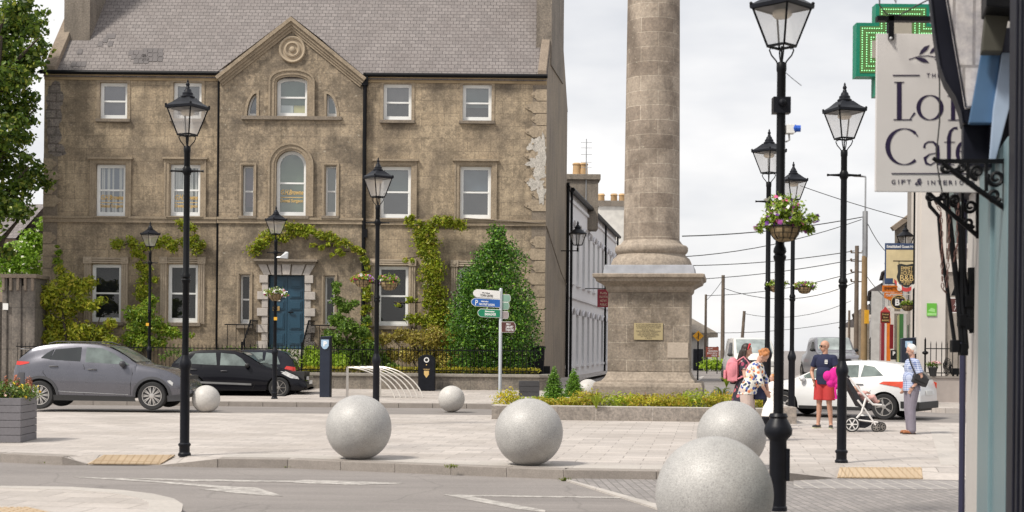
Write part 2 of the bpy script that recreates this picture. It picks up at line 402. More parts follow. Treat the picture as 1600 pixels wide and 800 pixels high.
front = [(-300, 705), (0, 709), (100, 713.5), (162, 710.5), (275, 710.5), (340, 717), (450, 718), (705, 728), (881, 734.5), (1026, 736.5), (1234, 739), (1312, 730), (1441, 730), (1505, 731), (1570, 738), (1900, 742)]
fpts = [G(x, y, 0) for x, y in front]
rear = [Vector((30, 30.4, 0)), Vector((14, 31.0, 0)), Vector((8.5, 31.7, 0)), Vector((3, 33.2, 0)), Vector((-34, 33.2, 0))]
mb = MB(); mb.ext(fpts + rear, (0, 0, -.2)); struct('plaza_paving', mb, pave)
# dropped crossings: slabs sloping from the plaza down to the road
def ramp_drop(name, A, B, C, Dd, l0, l1, m):
    mb = MB(); a, b, c, d = [G(*q, 0) for q in (A, B, C, Dd)]; p, q = G(*l0, -.108), G(*l1, -.108)
    for z in (a, b, c, d): z.z = .001
    mb.add([a, b, c, d, p, q], [(0, 4, 1), (1, 4, 5, 2), (2, 5, 3)]); mb.add([a, p, q, d, p - Vector((0, 0, .1)), q - Vector((0, 0, .1))], [(1, 4, 5, 2)])
    struct(name, mb, m)
ramp_drop('dropped_paving', (98, 713.5), (162, 710.5), (275, 710.5), (340, 717), (136, 725), (253, 726.5), pave)
ramp_drop('dropped_paving', (1234, 739), (1312, 730), (1505, 731), (1570, 738), (1306, 747), (1505, 750), pave)
# tactile paving
def tactile(pts, z0, z1, n):
    tm = M_.get('tactile')
    if tm is None:
        tm = M_['tactile'] = blockmat('buff_tactile', (.49, .38, .26), (.44, .34, .23), (.36, .26, .16), 'xy', .4, .1, .012, rot=R(90), off=0, stain=(.4, .3, .2), samt=.4, sscale=2, mbump=.3)
    a, b, c, d = [G(x, y, z0 if i < 2 else z1) for i, (x, y) in enumerate(pts)]     # far left, far right, near right, near left
    up = Vector((0, 0, .006)); mb = MB(); mb.ext([a + up, b + up, c + up, d + up], (0, 0, -.01))
    for i in range(n):
        t = (i + .5) / n; p = a.lerp(b, t); q = d.lerp(c, t); mb.bar(p + up * 1.3, q + up * 1.3, .03, .008)
    return struct('tactile_paving', mb, tm)
tactile([(162, 711.5), (274, 711.5), (251, 725.5), (137, 725)], 0.0, -.1, 26)
tactile([(1312, 731), (1440, 731), (1442, 748), (1308, 746.5)], 0.0, -.1, 22)
# kerbstones round the plaza front
def taper(A, l0):
    e_ = Vector((0, -.02, 0)); a, b = G(*A, 0) + e_, G(*l0, -.105) + e_; mb = MB(); mb.ext([a, b, b + Vector((0, 0, -.1)), a + Vector((0, 0, -.2))], (0, .15, 0)); struct('kerb', mb, kerbm)
def kerbs(pts, z, h, wid, name='kerb', seg=.9, side=1):
    mb = MB()
    for a, b in zip(pts[:-1], pts[1:]):
        a = Vector(a); b = Vector(b); n = max(1, round((b - a).length / seg)); t = (b - a).normalized(); nrm = Vector((-t.y, t.x, 0)).normalized() * side
        for i in range(n):
            p = a.lerp(b, i / n) + t * .005; q = a.lerp(b, (i + 1) / n) - t * .005
            pts4 = [p, q, q + nrm * wid, p + nrm * wid]
            mb.ext([v + Vector((0, 0, .005)) for v in pts4], (0, 0, -h))
    return struct(name, mb, kerbm, bevel=.008)
f3 = [Vector((p.x, p.y - .012, .0)) for p in fpts]
for q_ in (((98, 713.5), (136, 725)), ((340, 717), (253, 726.5)), ((1234, 739), (1306, 747))): taper(*q_)
kerbs(f3[0:3], 0, .25, .3); kerbs(f3[5:11], 0, .25, .3)
# pale slab border at right and a strip in front of the kerb line
mb = MB(); q = [G(1452, 667, 0), G(1484, 667, 0), G(1500, 727, 0), G(1470, 727, 0)]
mb.ext([v + Vector((0, 0, .004)) for v in q], (0, 0, -.008)); struct('paving_border', mb, pave2)
mb = MB(); q = [p + Vector((0, .32, .004)) for p in f3[5:11]]; q2 = [p + Vector((0, .95, .004)) for p in f3[5:11]]
mb.ext(q + q2[::-1], (0, 0, -.007)); struct('paving_border', mb, pave2)
# far footpath with its kerb
def strip(name, rows, m, zf, nx=14, lift=0.0):
    mb = MB()
    for D, x0, x1 in rows:
        for i in range(nx + 1): x = x0 + (x1 - x0) * i / nx; mb.v.append((x, D, zf(x, D) + lift))
    mb.f = [(j*(nx+1)+i, j*(nx+1)+i+1, (j+1)*(nx+1)+i+1, (j+1)*(nx+1)+i) for j in range(len(rows)-1) for i in range(nx)]
    return struct(name, mb, m)
X1 = lambda D: 3.3 - .3 * (D - 37.1) if D < 41 else (2.15 if D < 50 else 2.15 + .155 * (D - 50))
strip('footpath', [(37.35 + .2 * (D == 37.1), -34, X1(D)) if D == 37.1 else (D, -34, X1(D)) for D in (37.1, 38, 39, 40, 41.3)], pave, pz)
strip('footpath', [(D, -6.7, X1(D)) for D in (41.3, 42, 43, 44, 45, 45.6)], pave, pz)
strip('footpath', [(D, -34, X1(D)) for D in (45.6, 46.5, 47.5, 48.5, 50, 52, 54, 56, 60, 66, 75, 90)], pave, pz)
kerbs([(-34, 37.15, .1), (-20, 37.15, .1), (2.4, 37.15, .1), (3.1, 37.5, .1), (2.9, 38.5, .1), (2.15, 41.2, .1), (2.15, 50, .32)], 0, .3, .25)
kerbs([(-6.7, 41.3, .1), (-34, 41.3, .1)], 0, .3, .2, side=-1)
# pavement before the guest house on the right
mb = MB(); mb.ext([(11.6, 40.2, .02), (12.0, 39.2, .02), (12.7, 39.0, .02), (13.3, 41.2, .02), (24, 41.2, .02), (24, 46, .04), (30, 110, .44), (27.6, 110, .44), (13.4, 50, .3), (11.9, 43, .05)], (0, 0, -.5)); struct('footpath', mb, pave)
# block-paved ramp across the mouth of the side road
brick = blockmat('brick_paving', (.3, .275, .265), (.22, .205, .2), (.15, .14, .13), 'xy', .2, .1, .008, rot=R(88), stain=(.2, .185, .175), samt=.5, sscale=1.2, mbump=.5, speck=.2)
bp = [G(887, 748.5, -.105), G(1030, 742.5, -.105), G(1240, 746, -.105), G(1306, 747.5, -.105), G(1442, 749.5, -.105), G(1700, 752, -.105), Vector((7, 6, -.105)), Vector((3.9, 6, -.105)), G(1030, 788, -.105)]
mb = MB(); mb.ext(bp, (0, 0, -.03)); struct('brick_paving', mb, brick)
mb = MB(); a, b, c = G(887, 748.5, -.1), G(1030, 788, -.1), Vector((3.9, 6, -.1))
mb.ext([a, b, c, c + Vector((-.16, 0, 0)), b + Vector((-.15, 0, 0)), a + Vector((-.05, 0, 0))], (0, 0, -.03)); struct('paving_border', mb, pave2)
mb = MB(); q = [G(1240, 749.5, -.1), G(1520, 752, -.1), G(1530, 765, -.1), G(1240, 763, -.1)]
brick2 = blockmat('brick_soldier_course', (.29, .27, .26), (.23, .215, .21), (.42, .39, .36), 'xy', .42, .2, .012, rot=R(90), off=0, mbump=.4, speck=.2)
mb.ext(q, (0, 0, -.02)); struct('brick_paving', mb, brick2)
# traffic island bottom left
isl = [(-260, 760), (0, 760), (110, 761.5), (190, 766.5), (240, 772.5), (272, 780), (286, 789), (284, 800), (262, 816), (210, 838), (-260, 900)]
ip = [G(x, y, 0) for x, y in isl]
mb = MB(); mb.ext([p + Vector((0, 0, .004)) for p in ip], (0, 0, -.12)); struct('traffic_island', mb, pave)
mb = MB(); c = ip[9]; inn = [G(*q_, 0) + Vector((0, 0, .008)) for q_ in ((0, 763.5), (105, 766), (175, 771.5), (214, 778.5), (232, 786), (233, 794), (222, 803), (195, 816))]
mb.ext([p + Vector((0, 0, .008)) for p in ip[1:9]] + inn[::-1], (0, 0, -.15)); struct('traffic_island_edge', mb, pave2)
tactile([(-60, 794), (44, 793.5), (88, 803), (-60, 803)], .005, .005, 10)
# road markings
mk = mat('road_paint', (.58, .55, .51), .7, var=.2, vs=3, fine=50); _n = mk.node_tree; _p = _n.nodes['Principled BSDF']
_g = coords(_n, 'xyz'); _a = ramp_(_n, noise_(_n, _g, 7, 8, .75).outputs[0], [(.4, (.25,) * 3), (.58, (.95,) * 3)]).outputs[0]
_n.links.new(mix_(_n, _a, _p.inputs['Base Color'].links[0].from_socket, (.25, .23, .215)), _p.inputs['Base Color'])
mb = MB()
for pl in ([(113, 745), (180, 746.5), (332, 758), (402, 762), (443, 775), (392, 772.5), (312, 764), (352, 763), (250, 754)],
           [(180, 746.6), (460, 751.2), (475, 749.5), (530, 751), (632, 755), (560, 757.5), (462, 754.5), (455, 753), (300, 751.5)],
           [(693, 772.5), (985, 776.8), (985, 778.2), (735, 775.2), (852, 797), (852, 800), (800, 794)]):
    pts = [G(x, y, -.114) for x, y in pl]; mb.ext(pts, (0, 0, -.003))
struct('road_marking', mb, mk)
mb = MB()
for pl in ([(1085, 597), (1096, 588), (1101, 588), (1092, 597)], [(1128, 602), (1136, 597), (1143, 597), (1136, 602)], [(1240, 590), (1290, 566), (1294, 566), (1248, 590)]):
    pts = [G(x, y, .30) for x, y in pl]; pts = [Vector((p.x, p.y, gz(p.x, p.y) + .005)) for p in pts]; mb.poly(pts)
pts = [Vector((x, d, gz(x, d) + .005)) for x, d in ((9, 36.1), (14, 36.1), (14, 36.25), (9, 36.25))]; mb.poly(pts)
struct('road_marking', mb, mk)
# weeds in the kerb joints
wl = leafmat('weed_leaf', (.09, .14, .02), (.25, .28, .05))
wb = [(p.x, p.y - .03, z, rx, .03, .03) for p, z, rx in [(G(458, 729, -.1), -.1, .12), (G(882, 749, -.1), -.1, .1), (G(705, 729, 0), .01, .1), (G(90, 723, -.1), -.1, .3), (G(285, 724, -.1), -.1, .15), (G(330, 727, -.1), -.1, .2)]]
tag(obj('kerb_weeds', leaves(wb, 500, .03, 5), wl, fix=False), 'tufts of small weeds growing in the joints of the plaza kerb', 'weeds', kind='stuff')
# ================================================================== THE BIG STUCCO HOUSE
HD = 50.0; KH = F / HD
def hx(px, py): p = P(px, py, HD); return p.x, p.z
stucco = blockmat('weathered_stucco', (.43, .345, .24), (.37, .292, .2), (.19, .15, .105), 'xz', .82, .45, .007, stain=(.125, .1, .075), samt=1.0, sscale=.8, rough=.9, mbump=.4, speck=.5, streak=.75, mortar_fac=.85, lichen=.5, pits=.7)
stucco2 = blockmat('weathered_stucco_bay', (.37, .298, .212), (.32, .256, .182), (.17, .135, .1), 'xz', .82, .45, .007, stain=(.12, .098, .075), samt=.95, sscale=.9, rough=.9, mbump=.4, speck=.5, streak=.75, mortar_fac=.85, lichen=.6, pits=.75)
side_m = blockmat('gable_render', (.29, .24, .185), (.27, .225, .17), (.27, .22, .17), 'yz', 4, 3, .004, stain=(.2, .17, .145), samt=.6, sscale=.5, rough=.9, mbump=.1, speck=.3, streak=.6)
trim = mat('stucco_trim', (.29, .232, .165), .88, var=.35, vs=3, bs=35, bstr=.5, fine=22)
trimd = mat('stucco_cornice', (.2, .165, .128), .9, var=.35, vs=4, bs=35, bstr=.6, fine=20)
quoin = mat('quoin_stone', (.33, .265, .19), .88, var=.38, vs=2.2, bs=30, bstr=.5, fine=18)
lime = mat('bare_lime_plaster', (.45, .42, .375), .9, var=.45, vs=9, bs=30, bstr=.9, fine=20)
rubble = blockmat('bare_rubble', (.25, .22, .2), (.19, .165, .15), (.13, .11, .1), 'xz', .5, .3, .03, stain=(.12, .11, .1), samt=.7, sscale=2.5, mbump=1.0, speck=.7)
slate = blockmat('roof_slates', (.215, .192, .185), (.16, .143, .138), (.06, .05, .05), 'xz', .225, .182, .008, sy=1.26, stain=(.14, .12, .115), samt=.5, sscale=1.1, rough=.68, mbump=.8, speck=.3, bias=-.2)
blockw = mat('limestone_block', (.43, .39, .355), .8, var=.2, vs=5, bs=30, bstr=.5, fine=25)
bluem = mat('blue_door_paint', (.014, .055, .092), .38, var=.12, vs=3)
house = thing('town_house', 'large three storey weathered stucco house with central pediment and blue door', 'house', (-7, HD, .2))
def wallgrid(mb, x0, x1, z0, z1, y, holes, dep=.2):
    xs = sorted({x0, x1, *[h[0] for h in holes], *[h[1] for h in holes]}); zs = sorted({z0, z1, *[h[2] for h in holes], *[h[3] for h in holes]})
    for a, b in zip(xs[:-1], xs[1:]):
        for c, d in zip(zs[:-1], zs[1:]):
            mx_, mz = (a + b) / 2, (c + d) / 2
            if any(h[0] < mx_ < h[1] and h[2] < mz < h[3] for h in holes): continue
            mb.poly([(a, y, c), (b, y, c), (b, y, d), (a, y, d)])
    for h in holes:
        a, b, c, d = h[:4]; Y = y + dep
        mb.poly([(a, y, c), (a, Y, c), (a, Y, d), (a, y, d)]); mb.poly([(b, y, c), (b, Y, c), (b, Y, d), (b, y, d)])
        mb.poly([(a, y, c), (b, y, c), (b, Y, c), (a, Y, c)])
        if len(h) == 4: mb.poly([(a, y, d), (b, y, d), (b, Y, d), (a, Y, d)])
        else:
            cv = h[4]
            for p, q in zip(cv[:-1], cv[1:]):
                mb.poly([(p[0], y, p[1]), (q[0], y, q[1]), (q[0], y, d), (p[0], y, d)]); mb.poly([(p[0], y, p[1]), (q[0], y, q[1]), (q[0], Y, q[1]), (p[0], Y, p[1])])
Zt = hx(460, 119)[1]; Zb = .0
XL, XR = hx(68, 300)[0], hx(853, 300)[0]; BL, BR = hx(343, 300)[0], hx(567, 300)[0]
YB = HD - .14                                     # face of the projecting central bay
def rect(x0, y0, x1, y1):
    cx, cy = (x0 + x1) / 2, (y0 + y1) / 2; X, Z = hx(cx, cy); w, h = (x1 - x0) / KH / 2, (y1 - y0) / KH / 2
    return [X - w, X + w, Z - h, Z + h]
plain = {'t1': (156, 129, 199, 186), 't2': (271, 129, 315, 186), 't4': (599, 131, 643, 188), 't5': (723, 132, 768, 189),
         'm1': (150, 257, 196, 338), 'm2': (266, 257, 313, 338), 'm4': (594, 260, 642, 341), 'm5': (719, 260, 767, 342),
         'b1': (143, 413, 189, 503), 'b2': (262, 413, 309, 504), 'b4': (590, 416, 638, 509), 'b5': (716, 418, 764, 511)}
R_ = {k: rect(*v) for k, v in plain.items()}
slim = {'ml': (380, 260, 397, 338), 'mr': (509, 260, 526, 338), 'bl': (376, 430, 391, 506), 'br': (508, 432, 523, 507)}
RS = {k: rect(*v) for k, v in slim.items()}
def arc(a, b, zs, zt, n=14):
    c = (a + b) / 2; w = (b - a) / 2; return [(c - w * math.cos(math.pi * i / n), zs + (zt - zs) * math.sin(math.pi * i / n)) for i in range(n + 1)]
am = rect(432, 236, 479, 338); am_s = am[3] - (am[1] - am[0]) / 2; AM = am + [arc(am[0], am[1], am_s, am[3])]
at = rect(433, 121, 481, 183); at_s = at[3] - .19; AT = at + [arc(at[0], at[1], at_s, at[3])]
ql = rect(387, 147, 402, 184); QL = ql + [[(ql[0] + (ql[1] - ql[0]) * (1 - math.cos(t)), ql[2] + (ql[3] - ql[2]) * math.sin(t)) for t in [i * math.pi / 16 for i in range(9)]]]
qr = rect(511, 148, 527, 184); QR = qr + [[(qr[0] + (qr[1] - qr[0]) * math.sin(t), qr[2] + (qr[3] - qr[2]) * math.cos(t)) for t in [i * math.pi / 16 for i in range(9)]]]
dr = rect(420, 430, 477, 546)
mb = MB(); wallgrid(mb, XL, BL, Zb, Zt, HD, [R_[k] for k in ('t1', 't2', 'm1', 'm2', 'b1', 'b2')]); obj('wall', mb, stucco, house); mb = MB(); wallgrid(mb, BR, XR, Zb, Zt, HD, [R_[k] for k in ('t4', 't5', 'm4', 'm5', 'b4', 'b5')])
obj('wall', mb, stucco, house)
APX, APZ = hx(457, 32)
mb = MB(); wallgrid(mb, BL, BR, Zb, Zt, YB, [RS[k] for k in slim] + [AM, AT, QL, QR, dr], dep=.3)
mb.poly([(BL, YB, Zt), (BR, YB, Zt), (APX, YB, APZ)]); mb.box(BL, BL + .01, YB, HD, Zb, Zt); mb.box(BR - .01, BR, YB, HD, Zb, Zt)
obj('central_bay', mb, stucco2, house)
GD = 6.3; SX = .155; SL = 1.37; ZE = Zt + .02; RZ = ZE + SL * GD / 2
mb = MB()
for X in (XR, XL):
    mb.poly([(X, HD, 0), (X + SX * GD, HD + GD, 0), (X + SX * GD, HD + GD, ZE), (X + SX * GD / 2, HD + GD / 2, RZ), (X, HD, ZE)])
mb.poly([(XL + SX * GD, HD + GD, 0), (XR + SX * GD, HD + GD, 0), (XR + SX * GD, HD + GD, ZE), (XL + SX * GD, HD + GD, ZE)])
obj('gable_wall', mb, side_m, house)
mb = MB(); ov = .12
def rp(x, d, up=0): return (x + SX * d, HD + d, ZE + SL * min(d, GD - d) + up)
mb.add([rp(XL, -ov, .03), rp(XR, -ov, .03), rp(XR, GD / 2, .03), rp(XL, GD / 2, .03), rp(XR, GD + ov, .03), rp(XL, GD + ov, .03)], [(0, 1, 2, 3), (3, 2, 4, 5)])
dd = (APZ - ZE) / SL
mb.add([(APX, YB - .12, APZ + .09), (APX + SX * dd * 1.2, HD + dd * 1.1, APZ + .09), (BL - .1, YB - .12, Zt + .06), (BR + .1, YB - .12, Zt + .06)], [(0, 1, 2), (0, 1, 3)])
roof = obj('roof', mb, slate, house)
# replaced darker slates
mb = MB(); rs = random.Random(4); dk = mat('dark_slate', (.1, .088, .088), .6, var=.2)
def slate_at(px, py):
    a = (px - CX) / F; b = (CY - py) / F; da, db = a * ca - b * sa, a * sa + b * ca   # ray (da,1,db) meets the front slope
    D = (ZE + .055 - SL * HD - CH) / (db - SL); return Vector((da * D, D, CH + db * D))
sn = Vector((0, 1, SL)).normalized()
for (px, py) in [(200 + 8*i + 4*j, 86 + 6.3*j) for i in range(3) for j in range(3)] + [(222 + 8*i, 83 + 6.3*j) for i in range(4) for j in range(3)] + [(110 + 8*i, 104) for i in range(3)] + [(160, 66), (165, 60), (172, 60), (152, 72), (168, 72), (120, 84), (330, 130)]:
    if py > 112: continue
    p = slate_at(px, py); mb = MB(); mb.add([p, p + Vector((.17, 0, 0)), p + Vector((.17, 0, 0)) + sn * .26, p + sn * .26], [(0, 1, 2, 3)]); obj('replaced_slate', mb, dk, roof)
# sloped gable copings
cop = mat('coping_stone', (.25, .2, .155), .9, var=.3, vs=4, bs=25, bstr=.7, fine=20)
for X in (XL + .2, XR - .17):
    mb = MB(); w = .42 if X < 0 and X < -5 else .3
    for (d0, d1) in ((-.05, GD / 2), (GD / 2, GD + .05)):
        a, b = Vector(rp(X, d0, .03)), Vector(rp(X, d1, .03)); e = Vector((w / 2, 0, 0)); u = Vector((0, 0, .3))
        mb.add([a - e, a + e, b + e, b - e, a - e + u, a + e + u, b + e + u, b - e + u], [(0, 1, 2, 3), (4, 5, 6, 7), (0, 1, 5, 4), (1, 2, 6, 5), (2, 3, 7, 6), (3, 0, 4, 7)])
    obj('coping', mb, cop, house, bevel=.02)
# chimneys
chm = blockmat('chimney_render', (.23, .2, .165), (.2, .17, .14), (.17, .14, .12), 'xz', 3, 2, .004, stain=(.14, .12, .1), samt=.7, sscale=1.1, speck=.5, streak=.6)
for (x0, x1, yb, d0) in ((103, 143, 38, 1.0), (838, 862, 40, .9)):
    Xa, Xb = P(x0, yb, HD + 1.2).x, P(x1, yb, HD + 1.2).x; zb = ZE + SL * d0
    mb = MB(); sh = SX * 3.6
    mb.add([(Xa, HD + d0, zb - .6), (Xb, HD + d0, zb - .6), (Xb + sh, HD + d0 + 3.6, zb - .6), (Xa + sh, HD + d0 + 3.6, zb - .6), (Xa, HD + d0, 18.5), (Xb, HD + d0, 18.5), (Xb + sh, HD + d0 + 3.6, 18.5), (Xa + sh, HD + d0 + 3.6, 18.5)],
           [(0, 1, 2, 3), (4, 5, 6, 7), (0, 1, 5, 4), (1, 2, 6, 5), (2, 3, 7, 6), (3, 0, 4, 7)])
    obj('chimney', mb, chm, roof)
# cornice under the gutter, gutter, string course, rakes of the pediment
och = mat('cornice_ochre', (.38, .285, .17), .85, var=.2, vs=2)
for a, b in ((XL, BL - .02), (BR + .02, XR)):
    mb = MB(); mb.box(a, b, HD - .05, HD + .02, Zt - .2, Zt - .06); mb.box(a, b, HD - .1, HD + .02, Zt - .06, Zt); obj('eaves_cornice', mb, och, house)
for a, b in ((XL - .12, BL), (BR, XR + .02)):
    mb = MB(); mb.tube([(a, HD - .17, Zt + .045), (b, HD - .17, Zt + .045)], .075, 8); obj('gutter', mb, M_['iron'], house)
mb = MB(); zc = hx(460, 345)[1]
for a, b, y in ((XL, BL, HD), (BL - .04, BR + .04, YB), (BR, XR, HD)):
    mb.box(a, b, y - .09, y - .001, zc + .02, zc + .1); mb.box(a, b, y - .05, y - .001, zc - .08, zc + .02); mb.box(a, b, y - .07, y - .001, zc - .12, zc - .08)
obj('string_course', mb, trim, house)
def rake(mb, off, wid, y0, y1):
    for sx_, ex in ((1, BL - .12), (-1, BR + .12)):
        a = Vector((ex, 0, Zt - .1)); b = Vector((APX, 0, APZ + .06)); t = (b - a).normalized(); nn = Vector((-t.z, 0, t.x)) * (1 if sx_ > 0 else -1)
        if nn.z < 0: nn = -nn
        b1 = b + Vector((0, 0, -off / abs(t.x))); b2 = b + Vector((0, 0, -(off + wid) / abs(t.x)))
        q = [a - nn * off, b1, b2, a - nn * (off + wid)]
        mb.ext([(v.x, y0, v.z) for v in q], (0, y1 - y0, 0))
mb = MB(); rake(mb, 0, .12, YB - .24, YB + .1); rake(mb, .12, .1, YB - .16, YB + .0); rake(mb, .22, .08, YB - .1, YB); rake(mb, .30, .08, YB - .05, YB)
obj('pediment_moulding', mb, trim, house)
mx_, mz = hx(458, 79); rr = 21 / KH
mb = MB(); T = Matrix.Rotation(R(90), 4, 'X')
prof = [(rr, 0), (rr, .06), (rr * .93, .1), (rr * .82, .08), (rr * .78, .03), (rr * .62, .03), (rr * .58, .08), (rr * .48, .1), (rr * .42, .07), (rr * .38, .03), (rr * .24, .03), (rr * .2, .09), (rr * .1, .12), (.01, .12)]
mb.lathe(prof, 36, (mx_, YB, mz), T); obj('medallion', mb, mat('medallion_stucco', (.37, .3, .215), .85, var=.15, fine=20), house, smooth=True)
# downpipes
mb = MB(); mb.tube([(BR + .06, HD - .16, Zt), (BR + .06, HD - .16, .4)], .07, 8); mb.box(BR - .05, BR + .17, HD - .28, HD - .03, Zt - .35, Zt - .02)
obj('downpipe', mb, M_['iron'], house, smooth=False)
mb = MB(); mb.tube([(BL - .05, HD - .08, Zt), (BL - .05, HD - .08, .4)], .035, 8); obj('downpipe', mb, M_['iron'], house)
mb = MB(); q = Vector((XR + SX * GD + .06, HD + GD - .1, 0)); mb.tube([q + Vector((0, 0, .3)), q + Vector((0, 0, 8.2))], .06, 8); obj('downpipe', mb, M_['iron'], house)
# windows
def win(outline, y, rail=None, room=M_['reflection_panel'], cen=None, curtains=False, mull=0):
    """white sash window; outline in x,z; y of the face of its reveal"""
    if sum(outline[i][0] * outline[(i+1) % len(outline)][1] - outline[(i+1) % len(outline)][0] * outline[i][1] for i in range(len(outline))) < 0: outline = outline[::-1]
    w = obj('window', MB(), M_['white'], house) if False else None
    wd_ = max(p[0] for p in outline) - min(p[0] for p in outline); th_ = .075 if wd_ > .6 else .04; o1 = inset(outline, .0); o2 = inset(outline, th_); fy = y + .12
    mb = MB(); mb.ring([(a, fy, b) for a, b in o1], [(a, fy, b) for a, b in o2], (0, .08, 0))
    xs = [p[0] for p in outline]; zs = [p[1] for p in outline]; x0, x1, z0, z1 = min(xs), max(xs), min(zs), max(zs)
    o3 = inset(o2, .035 if wd_ > .6 else .012)
    mb.ring([(a, fy + .03, b) for a, b in o2], [(a, fy + .03, b) for a, b in o3], (0, .05, 0))
    if rail: mb.box(x0 + .06, x1 - .06, fy + .015, fy + .07, rail - .03, rail + .03)
    mb.box(x0 + .05, x1 - .05, fy + .01, fy + .09, z0 + .04, z0 + .16)
    w = obj('window', mb, M_['white'], house)
    mb = MB(); mb.poly([(a, fy + .06, b) for a, b in o2]); obj('pane', mb, M_['glassd'] if room is M_['dark'] else M_['glass'], w, fix=False)
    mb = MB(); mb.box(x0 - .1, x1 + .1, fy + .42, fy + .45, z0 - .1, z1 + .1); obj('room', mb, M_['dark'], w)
    rb_ = random.Random(int(x0 * 31 + z0 * 17)); dr_ = rb_.choice([.45, .6, .8, 1.0, 1.0])
    if room is not M_['dark']: mb = MB(); mb.box(x0 + .04, x1 - .04, fy + .2, fy + .21, z1 - (z1 - z0) * dr_, z1); obj('reflection_panel', mb, mat('reflection_panel', [c * rb_.uniform(.7, 1.6) for c in (.09, .095, .095)], .8, var=.3, vs=1.0), w)  # added grey sheet, random drop, imitating clouds reflected in the pane
    if curtains:
        mb = MB(); rs = random.Random(int(x0 * 100)); x = x0 + .12
        while x < x1 - .1:
            d = rs.uniform(.04, .1); mb.box(x, min(x + d, x1 - .08), fy + .15 + rs.random() * .06, fy + .22, z0 + .1, z1 - .08); x += d + rs.choice([.015, .03, .09])
        obj('curtain', mb, M_['curtain'], w)
    return w
def rol(r): return [(r[0], r[2]), (r[1], r[2]), (r[1], r[3]), (r[0], r[3])]
WN = {}
for k, r in R_.items():
    WN[k] = win(rol(r), HD, (r[2] + r[3]) / 2 + (.02 if k[0] == 'm' else 0), M_['dark'] if k[0] == 'b' else M_['reflection_panel'], curtains=k in ('m1', 'm2'))
for k, r in RS.items(): WN[k] = win(rol(r), YB + .08, (r[2] + r[3]) / 2, M_['dark'] if k[0] == 'b' else M_['reflection_panel'])
WN['am'] = win([(AM[0], AM[2]), (AM[1], AM[2])] + AM[4][::-1], YB + .08, am[2] + (am[3] - am[2]) * .51)
WN['at'] = win([(AT[0], AT[2]), (AT[1], AT[2])] + AT[4][::-1], YB + .08, at[2] + (at[3] - at[2]) * .5)
WN['ql'] = win([(QL[1], QL[2])] + QL[4][::-1], YB + .08); WN['qr'] = win([(QR[0], QR[2]), (QR[1], QR[2])] + QR[4][:-1][::-1], YB + .08)
mb = MB(); fy = YB + .08 + .5; mb.box(at[0] + .1, (at[0] + at[1]) / 2, YB + .36, YB + .37, at[2] + .1, at[2] + .45); obj('paper', mb, mat('white_card', (.6, .6, .58)), WN['at'])
mb = MB(); mb.box((at[0] + at[1]) / 2 + .02, at[1] - .1, YB + .36, YB + .37, at[2] + .1, at[2] + .45); obj('paper', mb, mat('yellow_card', (.5, .44, .2)), WN['at'])
# surrounds and sills
def sill(x0, x1, z, y, name='sill', h=.11, m=trimd):
    mb = MB(); mb.box(x0 - .12, x1 + .12, y - .12, y + .19, z - h, z); obj(name, mb, m, house, bevel=.01)
for k in ('t1', 't2', 't4', 't5'):
    r = R_[k]; sill(r[0], r[1], r[2], HD)
    mb = MB(); o = rol(r); a = inset(o, -.11); mb.ring([(x, HD - .025, z) for x, z in a], [(x, HD - .025, z) for x, z in o], (0, .024, 0)); obj('architrave', mb, trim, house)
for k in ('m1', 'm2', 'm4', 'm5'):
    r = R_[k]; mb = MB(); o = [(r[0], r[2] - .05), (r[1], r[2] - .05), (r[1], r[3]), (r[0], r[3])]
    for t0, t1, d in ((-.21, -.15, .075), (-.15, -.04, .05), (-.04, 0, .025)):
        a, b = inset(o, t0), inset(o, t1); mb.ring([(x, HD - d, max(z, r[2] - .02 - d * .1)) for x, z in a], [(x, HD - d, max(z, r[2] - .02 + d * .1)) for x, z in b], (0, d - .001, 0))
    mb.box(r[0] - .27, r[1] + .27, HD - .14, HD - .001, r[3] + .18, r[3] + .25); obj('architrave', mb, trim, house); sill(r[0], r[1], r[2], HD, h=.05, m=trim)
for k in ('b1', 'b2', 'b4', 'b5'):
    r = R_[k]; mb = MB()
    for s in (0, 1):
        x0, x1 = (r[0] - .26, r[0] - .02) if s == 0 else (r[1] + .02, r[1] + .26)
        mb.box(x0, x1, HD - .05, HD - .001, r[2] - .05, r[3] + .02)
        for i in range(3): mb.box(x0 + .03 + i * .075, x0 + .065 + i * .075, HD - .08, HD - .05, r[2], r[3])
        mb.box(x0 - .02, x1 + .02, HD - .11, HD - .001, r[3] + .02, r[3] + .26)
        mb.lathe([(.07, 0), (.07, .02), (.04, .03), (.02, .03)], 12, ((x0 + x1) / 2, HD - .11, r[3] + .14), T)
    for i in range(3): mb.box(r[0] - .02, r[1] + .02, HD - .08, HD - .001, r[3] + .04 + i * .075, r[3] + .09 + i * .075)
    obj('architrave', mb, mat('pilaster_stucco', (.4, .33, .25), .85, var=.18, vs=5, fine=20) if 'pil' not in M_ else M_['pil'], house); sill(r[0], r[1], r[2], HD, h=.13)
for k, r in RS.items():
    mb = MB(); o = rol(r)
    for t0, t1, d in ((-.1, -.04, .045), (-.04, 0, .02)):
        a, b = inset(o, t0), inset(o, t1); mb.ring([(x, YB - d, z) for x, z in a], [(x, YB - d, z) for x, z in b], (0, d - .001, 0))
    obj('architrave', mb, trim, house); sill(r[0], r[1], r[2], YB, h=.1 if k[0] == 'm' else .16)
for A_, s in ((AM, .06), (AT, .04)):
    o = [(A_[0], A_[2]), (A_[1], A_[2])] + A_[4][::-1]; mb = MB()
    if True:
        for t0, t1, d in ((-.27, -.2, .1), (-.2, -.07, .06), (-.07, 0, .03)):
            a, b = inset(o, t0), inset(o, t1); mb.ring([(x, YB - d, max(z, A_[2] - .02)) for x, z in a], [(x, YB - d, max(z, A_[2])) for x, z in b], (0, d - .001, 0))
    obj('arch_moulding', mb, trim, house)
